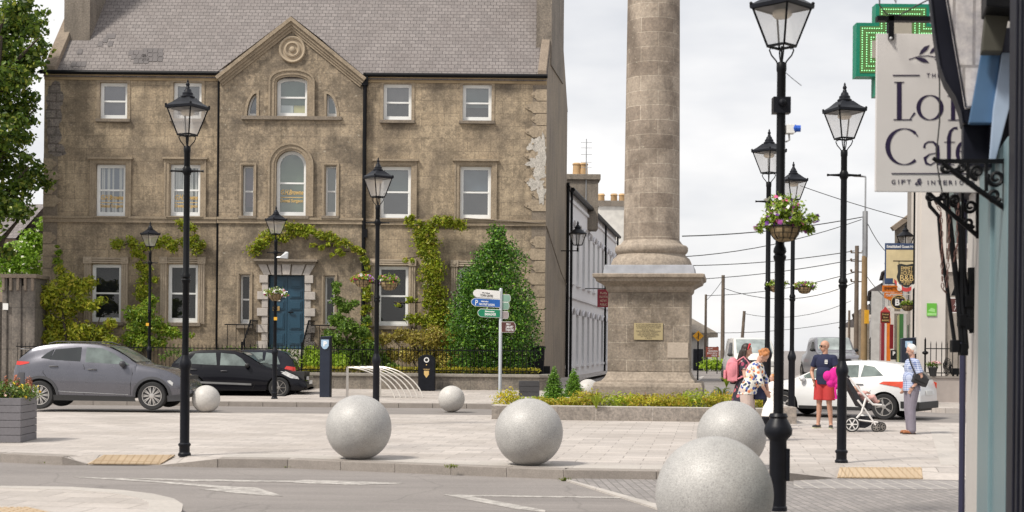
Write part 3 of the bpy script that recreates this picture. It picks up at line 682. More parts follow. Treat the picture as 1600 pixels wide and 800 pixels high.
sill(am[0], am[1], am[2], YB); sill(hx(384, 186)[0], hx(530, 186)[0], at[2], YB, h=.13)
for A_ in (QL, QR):
    o = ([(A_[1], A_[2])] if A_ is QL else [(A_[0], A_[2]), (A_[1], A_[2])]) + (A_[4] if A_ is QL else A_[4][:-1])[::-1]
    a = inset(o, -.09); 
    if a[0][0] > 1e6: continue
    mb = MB(); mb.ring([(x, YB - .03, max(z, A_[2])) for x, z in a], [(x, YB - .03, z) for x, z in o], (0, .029, 0)); obj('architrave', mb, trim, house)
# gilt lettering on three windows
for k, y in (('m1', HD), ('m2', HD), ('am', YB + .08)):
    r = R_[k] if k in R_ else am; cx = (r[0] + r[1]) / 2; z = r[2] + (r[3] - r[2]) * .37
    text('lettering', 'G.H.Browne', .24, M_['gold'], frame_at((cx, y + .15, z)), WN[k], fitw=.8, shear=.25, bold=.006)
    mb = MB(); mb.box(cx - .4, cx + .4, y + .15, y + .155, z - .19, z - .165); obj('lettering_rule', mb, M_['gold'], WN[k])
    text('lettering', 'Dental Surgeon', .16, M_['gold'], frame_at((cx, y + .15, z - .3)), WN[k], fitw=.8, bold=.004)
# door with Gibbs surround
mb = MB(); mb.box(dr[0], dr[1], YB + .2, YB + .26, dr[2], dr[3]); cx = (dr[0] + dr[1]) / 2
dz = dr[3] - dr[2]
for s in (-1, 1):
    a, b = (dr[0] + .08, cx - .05) if s < 0 else (cx + .05, dr[1] - .08)
    mb.box(a - .04, b + .04, YB + .17, YB + .2, dr[2] + .03, dr[3] - .05)
    for f0, f1 in ((.06, .22), (.27, .5), (.53, .66), (.69, .8), (.83, .95)):
        mb.box(a + .04, b - .04, YB + .145, YB + .17, dr[2] + dz * f0, dr[2] + dz * f1); mb.box(a + .09, b - .09, YB + .125, YB + .145, dr[2] + dz * f0 + .05, dr[2] + dz * f1 - .05)
door = obj('door', mb, bluem, house, bevel=.008)
mb = MB(); mb.box(cx - .5, cx - .26, YB + .1, YB + .12, dr[2] + dz * .52, dr[2] + dz * .58); obj('letterbox', mb, mat('brass', (.45, .3, .12), .35, .8), door)
mb = MB(); mb.box(cx - .52, cx - .24, YB + .1, YB + .12, dr[2] + dz * .65, dr[2] + dz * .71); obj('name_plate', mb, mat('white_card2', (.62, .6, .56)), door)
mb = MB(); mb.tube([(cx + .08, YB + .13, dr[2] + dz * .5), (cx + .08, YB + .06, dr[2] + dz * .5)], .03, 10); mb.box(cx + .06, cx + .24, YB + .05, YB + .08, dr[2] + dz * .49, dr[2] + dz * .51); obj('handle', mb, M_['iron'], door)
mb = MB(); n = 9; h = dz / n
for i in range(n):
    w = .38 if i % 2 == 0 else .22
    if i >= n - 1: w = .3
    for s in (-1, 1):
        a, b = (dr[0] - w, dr[0]) if s < 0 else (dr[1], dr[1] + w)
        mb.box(a, b, YB - (.1 if i % 2 == 0 else .06), YB + .2, dr[2] + i * h + .006, dr[2] + (i + 1) * h - .006)
vt = dr[3]
for i, (a, b) in enumerate(((-1.0, -.7), (-.66, -.2), (-.17, .17), (.2, .66), (.7, 1.0))):
    a2, b2 = a * .85, b * .85
    if i == 2: a2, b2 = -.13, .13
    hh = .44 if i == 2 else .38
    mb.ext([(cx + a2 * .95, YB - (.14 if i == 2 else .08), vt), (cx + b2 * .95, YB - (.14 if i == 2 else .08), vt), (cx + b * 1.02, YB - (.14 if i == 2 else .08), vt + hh), (cx + a * 1.02, YB - (.14 if i == 2 else .08), vt + hh)], (0, .2, 0))
obj('door_surround', mb, blockw, house, bevel=.015)
mb = MB(); mb.box(cx - 1.12, cx + 1.12, YB - .3, YB - .001, vt + .46, vt + .54); mb.box(cx - 1.06, cx + 1.06, YB - .2, YB - .001, vt + .38, vt + .46); obj('door_cornice', mb, trimd, house, bevel=.01)
mb = MB(); zt = dr[2]
for i in range(6): mb.box(cx - 1.1, cx + 1.1, YB - 1.6 - i * .3, YB - (1.3 + i * .3 if i else 0) , .05, zt - i * .18)
obj('steps', mb, blockw, house)
# iron hand rails by the steps
for s, x in ((-1, cx - 1.0), (1, cx + 1.0)):
    mb = MB(); top = [(x, YB - .1, zt + 1.0), (x, YB - 1.4, zt + 1.0), (x, YB - 2.9, zt + .1)]
    mb.tube(top, .03, 6)
    for i in range(14):
        t = i / 13; y = YB - .1 - t * 2.7; zt2 = zt + 1.0 if y > YB - 1.4 else zt + 1.0 - (YB - 1.4 - y) / 1.5 * .9
        mb.tube([(x, y, max(.3, zt2 - 1.0)), (x, y, zt2)], .012, 5)
    mb.tube([(x, YB - 2.95, .3), (x, YB - 2.95, zt + .25)], .035, 6)
    for q_ in (.3, .6, .9): mb.tube([(x + s * q_, YB - .9, .5), (x + s * q_, YB - .9, zt + .85)], .013, 5)
    mb.bar((x + s, YB - .9, zt + .85), (x, YB - .9, zt + .85), .04); obj('hand_rail', mb, M_['iron'], house)
# quoins: right corner with pointed ogee ends, left corner partly bare rubble
rs = random.Random(7)
def quoin_poly(x, w, z0, z1, s):
    z0 += .012; z1 -= .012; h = z1 - z0; c = (z0 + z1) / 2
    return [(x, z0), (x - s * w * .62, z0), (x - s * w * .7, z0 + h * .18), (x - s * w * .9, z0 + h * .34), (x - s * w, c), (x - s * w * .93, z0 + h * .72), (x - s * w * .74, z0 + h * .8), (x - s * w * .66, z1), (x, z1)]
for s, x, lo, hi in ((1, XR + .001, .35, Zt - .25), (-1, XL - .001, .35, hx(70, 240)[1])):
    z = lo; i = 0; mb = MB(); mb.box(*sorted((x, x - s * .5)), HD - .012, HD - .001, .35, hi); obj('quoin_backing', mb, trimd, house)
    while z + .4 < hi:
        if abs(z + .2 - zc) > .34:
            w = (.78 if i % 2 == 0 else .56) * (1 if s > 0 else .85); q = quoin_poly(x, w, z, z + .43, s)
            bare = s > 0 and hx(840, 322)[1] < z + .2 < hx(840, 225)[1] and i % 2 == 0
            mb = MB(); mb.ext([(a, HD - .038, b) for a, b in q], (0, .037, 0))
            mb.lathe([(.035, 0), (.035, .02), (.02, .025), (.005, .025)], 8, (x - s * w * .86, HD - .038, z + .22), T)
            obj('quoin', mb, quoin, house)
        z += .435; i += 1
def blotch(name, cx, cz, w, h, y, m, seed, n=40, amp=.34):
    r_ = random.Random(seed); ph = [r_.uniform(0, 6.28) for _ in range(4)]
    pts = []
    for i in range(n):
        t = 2 * math.pi * i / n; r = 1 + amp * (math.sin(3 * t + ph[0]) * .5 + math.sin(5 * t + ph[1]) * .4 + math.sin(8 * t + ph[2]) * .3 + math.sin(15 * t + ph[3]) * .2)
        pts.append((cx + math.cos(t) * w * r, y, cz + math.sin(t) * h * r))
    mb = MB(); mb.add([(cx, y, cz)] + pts, [(0, 1 + i, 1 + (i + 1) % n) for i in range(n)]); return mb
for j, (px, py, w, h) in enumerate(((838, 227, 15, 11), (845, 243, 8, 10), (836, 255, 16, 7), (842, 270, 11, 13), (836, 288, 15, 8), (846, 304, 7, 14), (849, 240, 4, 30))):
    X, Z = hx(px, py); w /= KH; X = min(X, XR - w * .75)
    obj('bare_plaster', blotch('b', X, Z, w * .85, h / KH, HD - .041 - .002 * j, lime, 10 + j), lime, house)
for j, (px, py, w, h) in enumerate(((86, 150, 13, 22), (84, 185, 12, 25), (84, 215, 11, 22), (90, 235, 13, 10))):
    X, Z = hx(px, py); w /= KH; X = max(X, XL + w * 1.15)
    obj('bare_rubble', blotch('b', X, Z, w, h / KH, HD - .008 - .003 * j, rubble, 30 + j, amp=.18), rubble, house)
# cables and an alarm box
mb = MB(); mb.tube([(*[hx(725, 347)[0]], HD - .12, zc + .14), (hx(850, 356)[0], HD - .12, zc - .02)], .015, 5)
mb.tube([(XR + .03, HD + .1, zc - .1), (XR + .7, HD + 3.5, zc - 1.6), (XR + SX * GD + .03, HD + GD, zc - 1.9)], .02, 5)
obj('cable', mb, trimd, house)
mb = MB(); X, Z = hx(572, 364); mb.box(X - .07, X + .07, HD - .3, HD - .1, Z - .18, Z + .12); obj('wall_lamp', mb, M_['iron'], house)
# ------------------------------------------------------------------ fence before the house
FD = 46.4
fence = thing('railing_fence', 'black spiked iron railing on a low stone plinth wall before the stucco house', 'fence', (-5, FD, .1))
pl = blockmat('plinth_stone', (.235, .205, .17), (.19, .165, .14), (.13, .11, .095), 'xz', .9, .5, .01, stain=(.13, .12, .1), samt=.7, sscale=1.3, speck=.5, streak=.5)
x0, x1 = P(25, 590, FD).x, P(842, 590, FD).x; zt = P(600, 583, FD).z
mb = MB(); mb.box(x0, x1, FD - .18, FD + .18, .0, zt - .1); mb.ext([(x1, FD - .18, 0), (x1 + .5, FD + .3, 0), (x1 + .6, FD + 2.8, 0), (x1 + .3, FD + 2.8, 0), (x1, FD + .18, 0)], (0, 0, zt - .12))
obj('plinth_wall', mb, pl, fence)
mb = MB(); mb.box(x0, x1 + .02, FD - .23, FD + .23, zt - .1, zt); mb.ext([(x1, FD - .23, zt - .1), (x1 + .56, FD + .28, zt - .12), (x1 + .64, FD + 2.8, zt - .12), (x1 + .26, FD + 2.8, zt - .12), (x1, FD + .23, zt - .1)], (0, 0, .1)); obj('plinth_coping', mb, mat('coping_grey', (.27, .245, .21), .85, var=.25, fine=20), fence, bevel=.02)
mb = MB(); x = x0 + .05
while x < x1 - .05:
    mb.tube([(x, FD, zt), (x, FD, zt + .86), (x, FD, zt + .93)], [.011, .011, .002], 5, caps=False); x += .132
mb.bar((x0, FD, zt + .1), (x1, FD, zt + .1), .03); mb.bar((x0, FD, zt + .77), (x1, FD, zt + .77), .03)
obj('railing', mb, M_['iron'], fence)
# ================================================================== MONUMENT COLUMN
KD = 35.2
mon = thing('monument_column', 'tall old limestone monument column on a square pedestal with a brass plaque', 'monument', (3.5, 36.2, .1))
cst = (.34, .288, .232)
dieM = blockmat('pedestal_stone', cst, (.26, .215, .172), (.52, .455, .37), 'xz', 1.15, .44, .007, stain=(.13, .105, .08), samt=.9, sscale=1.3, streak=.5, rough=.92, mbump=.6, speck=.45, lichen=.5, pits=.22)
shM = blockmat('shaft_stone', (.39, .328, .265), (.265, .215, .172), (.55, .48, .39), 'cyl', .92, .37, .007, sx=.7, stain=(.13, .102, .08), samt=.85, sscale=1.1, streak=.5, rough=.92, mbump=.6, speck=.35, lichen=.5, pits=.25)
mouM = mat('weathered_moulding', (.3, .25, .2), .92, var=.35, vs=4, bs=30, bstr=.8, fine=18)
leadM = mat('lead_sheet', (.33, .34, .37), .5, .1, var=.2, vs=3)
c3 = P(1016, 600, KD + 1.02); MX, MY = c3.x, c3.y; YAW = -R(8.8)
def mz(py): return P(1016, py, KD).z
MR = Matrix.Translation((MX, MY, 0)) @ Matrix.Rotation(YAW, 4, 'Z')
def sq(rings, m, name, bev=.015):      # stack of square rings (half width, z)
    mb = MB(); vs = []
    for w, z in rings: vs += [MR @ Vector((x * w, y * w, z)) for x, y in ((-1, -1), (1, -1), (1, 1), (-1, 1))]
    n = len(rings); fs = [(i*4+k, i*4+(k+1) % 4, (i+1)*4+(k+1) % 4, (i+1)*4+k) for i in range(n-1) for k in range(4)] + [(3, 2, 1, 0), (n*4-4, n*4-3, n*4-2, n*4-1)]
    mb.add(vs, fs); return obj(name, mb, m, mon, bevel=bev)
w = 1.02; z0 = mz(598)
sq([(1.34, -.1), (1.36, mz(604)), (1.33, mz(598)), (1.3, mz(597.5))], mouM, 'plinth_block', .03)
sq([(1.17, mz(598)), (1.15, mz(594)), (1.09, mz(591)), (1.05, mz(586)), (w, mz(581))], mouM, 'base_moulding', .02)
sq([(w, mz(581)), (w, mz(457))], dieM, 'pedestal', .02)
sq([(w, mz(457)), (w + .05, mz(453)), (w + .06, mz(448)), (w + .16, mz(444)), (w + .28, mz(440)), (w + .3, mz(436)), (w + .36, mz(434)), (w + .37, mz(429)), (w + .3, mz(428))], mouM, 'cornice', .012)
sq([(w + .12, mz(428)), (w + .08, mz(414)), (w + .06, mz(414))], leadM, 'lead_flashing', .01)
pr = [(1.06, mz(415)), (1.06, mz(411)), (1.03, mz(406)), (.99, mz(401)), (.91, mz(397)), (.88, mz(394)), (.93, mz(391)), (.95, mz(388)), (.95, mz(383)), (.91, mz(380)), (.84, mz(379)), (.8, mz(377)), (.74, mz(372))]
pr = [(a * .985, b) for a, b in pr]
rsx = random.Random(3)
mb = MB(); mb.lathe(pr, 48); o = obj('column_base', mb, mouM, mon, smooth=True, loc=(0, 0, 0)); o.location = Vector((MX, MY, 0)) - worldloc(mon)
mb = MB(); N = 14; zt_ = mz(-330); zb_ = mz(378)
mb.lathe([(.72 - (.72 - .63) * (i / N), zb_ + (zt_ - zb_) * i / N) for i in range(N + 1)], 48)
for i in range(len(mb.v)):
    pass
o = obj('shaft', mb, shM, mon, smooth=True, loc=(0, 0, 0)); o.location = Vector((MX, MY, 0)) - worldloc(mon); o.rotation_euler = (0, 0, YAW)
plq = mat('brass_plaque', (.44, .36, .2), .42, .35, var=.12)
pz0, pz1 = mz(531), mz(505)
mb = MB(); mb.box(-.36, .36, -w - .025, -w - .003, pz0, pz1, MR); pq = obj('plaque', mb, plq, mon)
tb = mat('engraved_black', (.05, .04, .03), .7)
rows = ['IN 1747 THIS COLUMN WAS ERECTED', 'IN THE MIDDLE OF THE GREAT SQUARE', 'IN HONOUR OF THE VICTORY', 'Emmet Square', 'THE STATUE WAS TAKEN DOWN', 'IN 1915 FOR SAFETY', 'AND THE SQUARE RENAMED', 'BY THE COUNCIL', '1922']
for i, s in enumerate(rows):
    zz = pz1 - .035 - i * (pz1 - pz0 - .05) / 8.5
    text('engraved_line', s, .05, tb, MR @ frame_at((0, -w - .027, zz)), pq, depth=.001, fitw=min(.62, .022 * len(s) + .06))
mb = MB(); mb.box(.48, w - .03, -w - .012, -w + .01, mz(559), mz(535), MR); obj('patch_stone', mb, mat('new_stone', (.45, .38, .31), .9, var=.15, bs=40, bstr=.6, fine=25), mon, bevel=.01)
# planting bed round the column
bed = thing('raised_flower_bed', 'low stone kerbed bed of golden shrubs round the monument column', 'flower bed', (3.6, 34, 0))
bf = [G(768, 655, 0), G(1243, 661, 0)]; bk = Vector((MX + .3, 38.0, 0))
b0, b1 = bf; H = .3
outl = [b0, b1, Vector((b1.x + .55, 36.8, 0)), Vector((b0.x + .7, 36.9, 0))]
kb = blockmat('bed_kerb_stone', (.3, .265, .235), (.24, .215, .19), (.42, .38, .34), 'xz', 1.25, .9, .01, stain=(.17, .15, .13), samt=.6, sscale=1.5, speck=.5, streak=.3)
mb = MB(); A = outl; c_ = sum(outl, Vector()) / 4
B = [A[0] + Vector((.4, .3, 0)), A[1] + Vector((-.3, .3, 0)), A[2] + Vector((-.3, -.3, 0)), A[3] + Vector((.3, -.3, 0))]
mb.ring([v + Vector((0, 0, -.2)) for v in A], [v + Vector((0, 0, -.2)) for v in B], (0, 0, .2 + H)); obj('kerb_wall', mb, kb, bed, bevel=.012)
mb = MB(); mb.ring([v + Vector((0, 0, H)) for v in A], [v + Vector((0, 0, H)) for v in B], (0, 0, .012)); obj('kerb_top', mb, mat('bed_kerb_top', (.46, .425, .39), .8, var=.15, fine=30), bed, bevel=.004)
mb = MB(); mb.ext([v + Vector((0, 0, H - .1)) for v in B], (0, 0, .06)); obj('soil', mb, mat('soil', (.06, .045, .035), .95, bs=30, bstr=1), bed)
# masonry corner block at the right end
golden = leafmat('golden_leaf', (.26, .28, .02), (.6, .55, .06), (.6, .35, .06), .4); golden2 = leafmat('lime_leaf', (.2, .32, .02), (.5, .56, .06), trans=.4)
redl = leafmat('bronze_leaf', (.18, .12, .03), (.42, .3, .06), (.3, .08, .05))
rs = random.Random(11); x = b0.x + .35; i = 0
ORD = 'first second third fourth fifth sixth seventh eighth ninth tenth eleventh twelfth thirteenth fourteenth fifteenth sixteenth seventeenth eighteenth nineteenth twentieth'.split()
names = ['yellow green', 'golden', 'lime yellow', 'bronze tipped golden']
while x < b1.x - .2:
    y = b0.y + .62 + rs.uniform(-.05, .1); wd = rs.uniform(.28, .38); hh = rs.uniform(.18, .27)
    if x < b0.x + 1.9 and x > b0.x + .75: hh = .13
    bl = [(x + rs.uniform(-.16, .16), y + rs.uniform(-.12, .3), H + hh * .45, wd, .3, hh) for _ in range(3)]
    o = plant('shrub', 'low %s shrub in the column bed' % names[i % 4], 'shrub', bl, 560, .075, (golden, golden2, golden, golden)[i % 4], (x, y, H - .04), seed=50 + i, group='low golden shrubs in the column bed', aspect=.45)
    o['label'] = 'low %s shrub, %s from the left along the front of the column bed' % (names[i % 4], ORD[i])
    x += wd * 1.45; i += 1
for j, (xx, yy) in enumerate(((MX - 1.6, 35.2), (MX + 1.5, 34.6), (MX + 1.9, 35.6), (MX - .6, 34.35), (MX + .4, 34.3))):
    o = plant('shrub', ('bronze shrub against the left side of the column plinth', 'green shrub right of the column plinth in the bed', 'dark red shrub behind the bed at right of the plinth', 'bronze creeping shrub under the plinth at its left half', 'bronze creeping shrub under the plinth at its right half')[j], 'shrub',
              [(xx, yy, .36, .45, .25, .16), (xx + .3, yy, .33, .3, .2, .14)], 500, .07, redl if j != 1 else golden2, (xx, yy, H - .04), seed=90 + j, group='bronze shrubs beside the column plinth')
# strap-leaved tufts
for j, (px, py) in enumerate(((932, 632), (1068, 628), (1128, 620), (1135, 600))):
    p = G(px, py + 4, .3); mb = MB(); r_ = random.Random(j)
    for k in range(26):
        a = r_.uniform(0, 6.28); l = r_.uniform(.12, .3); h = r_.uniform(.2, .38)
        q = [Vector((p.x, p.y, H - .03)), Vector((p.x + math.cos(a) * l * .4, p.y + math.sin(a) * l * .4, H + h * .8)), Vector((p.x + math.cos(a) * l, p.y + math.sin(a) * l, H + h * .9))]
        mb.tube(q, [.01, .009, .002], 3)
    tag(obj('strap_leaf_plant', mb, golden2, loc=(p.x, p.y, H - .03)), 'grassy strap leaved tuft in the column bed, %s' % ('at its front left of the plinth', 'at its front below the plinth right side', 'at its right front corner', 'behind its right end')[j], 'plant')
# clipped cone bushes and the small dark planter
boxl = leafmat('box_leaf', (.07, .17, .015), (.2, .38, .04))
for j, (px, top, w2) in enumerate(((865, 574, 13.5), (896, 577, 12.5))):
    p = G(px, 640 if j == 0 else 632, .1); k = F / p.y; zt = P(px, top, p.y).z; bl = []; n = 12
    for i in range(n):
        t = (i + .5) / n; z = .15 + (zt - .2) * t; r = w2 / k * 1.4 * (1 - t) ** .8 * (1 if t > .12 else .9) + .04; bl.append((p.x, p.y, z, r, r, .12))
    plant('topiary_cone', ('taller clipped box cone left of the other in the column bed', 'shorter clipped box cone nearest the column pedestal')[j], 'topiary', bl, 5200, .05, boxl, (p.x, p.y, .05), seed=130 + j, group='clipped box cones', shell=.25, stems=[([(p.x, p.y, .05), (p.x, p.y, .6)], .03)], foliage='crown')
def wood_planter(name, label, cx, cy, w, d, h, m, z=0, rows=5):
    t = thing(name, label, 'planter', (cx, cy, z)); rh = h / rows
    for i in range(1): pass
    mb = MB()
    for i in range(rows):
        a, b = z + i * rh + .004, z + (i + 1) * rh - .004
        mb.box(cx - w/2, cx + w/2, cy - d/2, cy - d/2 + .035, a, b); mb.box(cx - w/2, cx + w/2, cy + d/2 - .035, cy + d/2, a, b)
        mb.box(cx - w/2 + .001, cx - w/2 + .036, cy - d/2 + .036, cy + d/2 - .036, a, b); mb.box(cx + w/2 - .036, cx + w/2 - .001, cy - d/2 + .036, cy + d/2 - .036, a, b)
    obj('box', mb, m, t, bevel=.006)
    mb = MB(); mb.box(cx - w/2 + .05, cx + w/2 - .05, cy - d/2 + .05, cy + d/2 - .05, z + .02, z + h - .05); obj('soil', mb, M_['dark'], t)
    return t
p = G(828, 655, .0); pk = F / 36.5; q = P(828, 612, 36.4)
gw = mat('planter_charcoal', (.06, .058, .062), .6, var=.15)
wood_planter('wooden_planter', 'small charcoal planter box behind the bed left of the topiary cones', q.x, 38.3, .56, .5, .6, gw, z=.1, rows=4)
# big wooden planter at the left edge of the picture
pw = mat('planter_grey_boards', (.155, .148, .16), .62, var=.14, vs=2.5, bs=20, bstr=.15, fine=30)
c1 = G(32, 692, 0); c0 = G(56, 690, 0)
t = thing('wooden_planter', 'big grey boarded planter full of yellow and red flowers at the left edge', 'planter', (c1.x - .7, c1.y + .5, 0))
mb = MB(); k = F / c1.y; hh = (692 - 622) / k
pA = Vector((c1.x - 1.9, c1.y - .1, 0)); pB = Vector((c1.x, c1.y, 0)); pC = Vector((c1.x - .06, c1.y + .95, 0)); pD = pA + (pC - pB)
rows = 6; rh = hh / rows; cxy = (pA + pC) / 2
for i in range(rows):
    A = [v + Vector((0, 0, i * rh + .003)) for v in (pA, pB, pC, pD)]; B = [v + (cxy + Vector((0, 0, v.z)) - v).normalized() * .06 for v in A]
    mb.ring(A, B, (0, 0, rh - .006))
obj('box', mb, pw, t, bevel=.006)
mb = MB(); mb.ext([v.lerp(cxy, .07) + Vector((0, 0, .05)) for v in (pA, pB, pC, pD)], (0, 0, hh - .1)); obj('soil', mb, M_['dark'], t)
grn = leafmat('mid_green_leaf', (.05, .11, .02), (.16, .25, .04), (.3, .3, .06))
rs = random.Random(5)
bl = [(min(c1.x - .15, pA.lerp(pC, rs.random()).x + rs.uniform(-.3, .3)), pA.y + rs.uniform(.15, .9), hh + .08, .25, .22, .14) for _ in range(12)] + [(c1.x - .1, c1.y + .5, hh + .02, .2, .3, .08), (c1.x - .4, c1.y + .4, hh + .14, .25, .25, .16)]
fm = flowermat('bed_flowers', [(.75, .45, .02), (.8, .6, .03), (.6, .12, .04), (.75, .5, .4)])
plant('bedding_plants', 'mixed green bedding plants with yellow and red flowers in the big grey planter', 'plants', bl, 2600, .055, grn, (c1.x - .3, c1.y + .4, hh - .05), seed=77, flowers=(110, .06, fm))
for j in range(5):
    x, y = c1.x - .02 - j * .1, c1.y + .5 + (j % 2) * .15; bl = [(x, y, hh + .22, .03, .03, .12)]
    tag(obj('salvia_flower', leaves(bl, 70, .05, 200 + j, aspect=.4), mat('salvia_%s' % 'abcde'[j], (.42, .17, .1), .6), fix=False, loc=(x, y, hh)), 'upright red flower spike in the big grey planter, %s from its right' % ('first', 'second', 'third', 'fourth', 'fifth')[j], 'flower', 'red flower spikes in the big planter')
# ------------------------------------------------------------------ granite ball bollards
def granite(name, c):
    m, n, p, L = nodes(name); g = coords(n, 'obj')
    a = noise_(n, g, 120, 3, .7); b = noise_(n, g, 3, 5)
    o_ = ramp_(n, a.outputs[0], [(.36, tuple(x * .6 for x in c)), (.5, c), (.66, tuple(min(1, x * 1.3) for x in c))]).outputs[0]
    o_ = mix_(n, .5, o_, ramp_(n, b.outputs[0], [(.3, (.35, .35, .35)), (.7, (.62, .62, .61))]).outputs[0], 'OVERLAY')
    d_ = ramp_(n, noise_(n, g, 1.6, 6, .7).outputs[0], [(.5, (0, 0, 0)), (.75, (.5,) * 3)]).outputs[0]; o_ = mix_(n, d_, o_, (.24, .21, .175)); L(o_, p.inputs['Base Color']); p.inputs['Roughness'].default_value = .5; L(bump_(n, a.outputs[0], .12, .004), p.inputs['Normal']); return m
gm = granite('granite_speckled', (.4, .39, .378)); gm2 = granite('granite_pale', (.52, .5, .475))
def ballb(px, pyc, dpx, d, label, m, z=0, D=None):
    D = D or F * d / dpx; c = P(px, pyc, D); r = d / 2
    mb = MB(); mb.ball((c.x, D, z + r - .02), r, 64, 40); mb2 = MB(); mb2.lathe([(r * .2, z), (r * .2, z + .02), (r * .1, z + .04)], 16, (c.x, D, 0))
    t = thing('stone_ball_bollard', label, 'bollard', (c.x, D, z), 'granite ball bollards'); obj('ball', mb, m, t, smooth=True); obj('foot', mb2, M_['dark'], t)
ballb(1116, 768, 183, .93, 'largest granite ball bollard, in front of the near black lamp post', gm)
ballb(1143, 674, 108, .93, 'granite ball bollard half hidden behind the largest one', gm)
ballb(560.5, 662, 102.5, .93, 'granite ball bollard on the plaza in front of the curved bike rack', gm)
ballb(826.5, 668, 106.5, .93, 'granite ball bollard near the kerb before the left end of the column bed', gm)
ballb(322, 622, 43.5, .66, 'small pale granite ball between the grey and black cars', gm2)
ballb(705.5, 622, 41.5, .66, 'small granite ball below the litter bin beside the signpost', gm2)
ballb(919, 618, 36, .66, 'small white ball peeping over the bed behind the topiary cones', gm2, .1, 39.2)
ballb(1127, 622, 36, .66, 'small white ball peeping over the right end of the column bed', gm2, -.05, 37.5)
# low stone block at the bed corner
p = G(1233, 662, 0); mb = MB(); mb.box(p.x - .2, p.x + .16, p.y - .02, p.y + .5, -.1, .36); tag(obj('stone_block', mb, kb, loc=(p.x, p.y, 0), bevel=.02), 'rough stone block at the right end of the column bed', 'stone block')

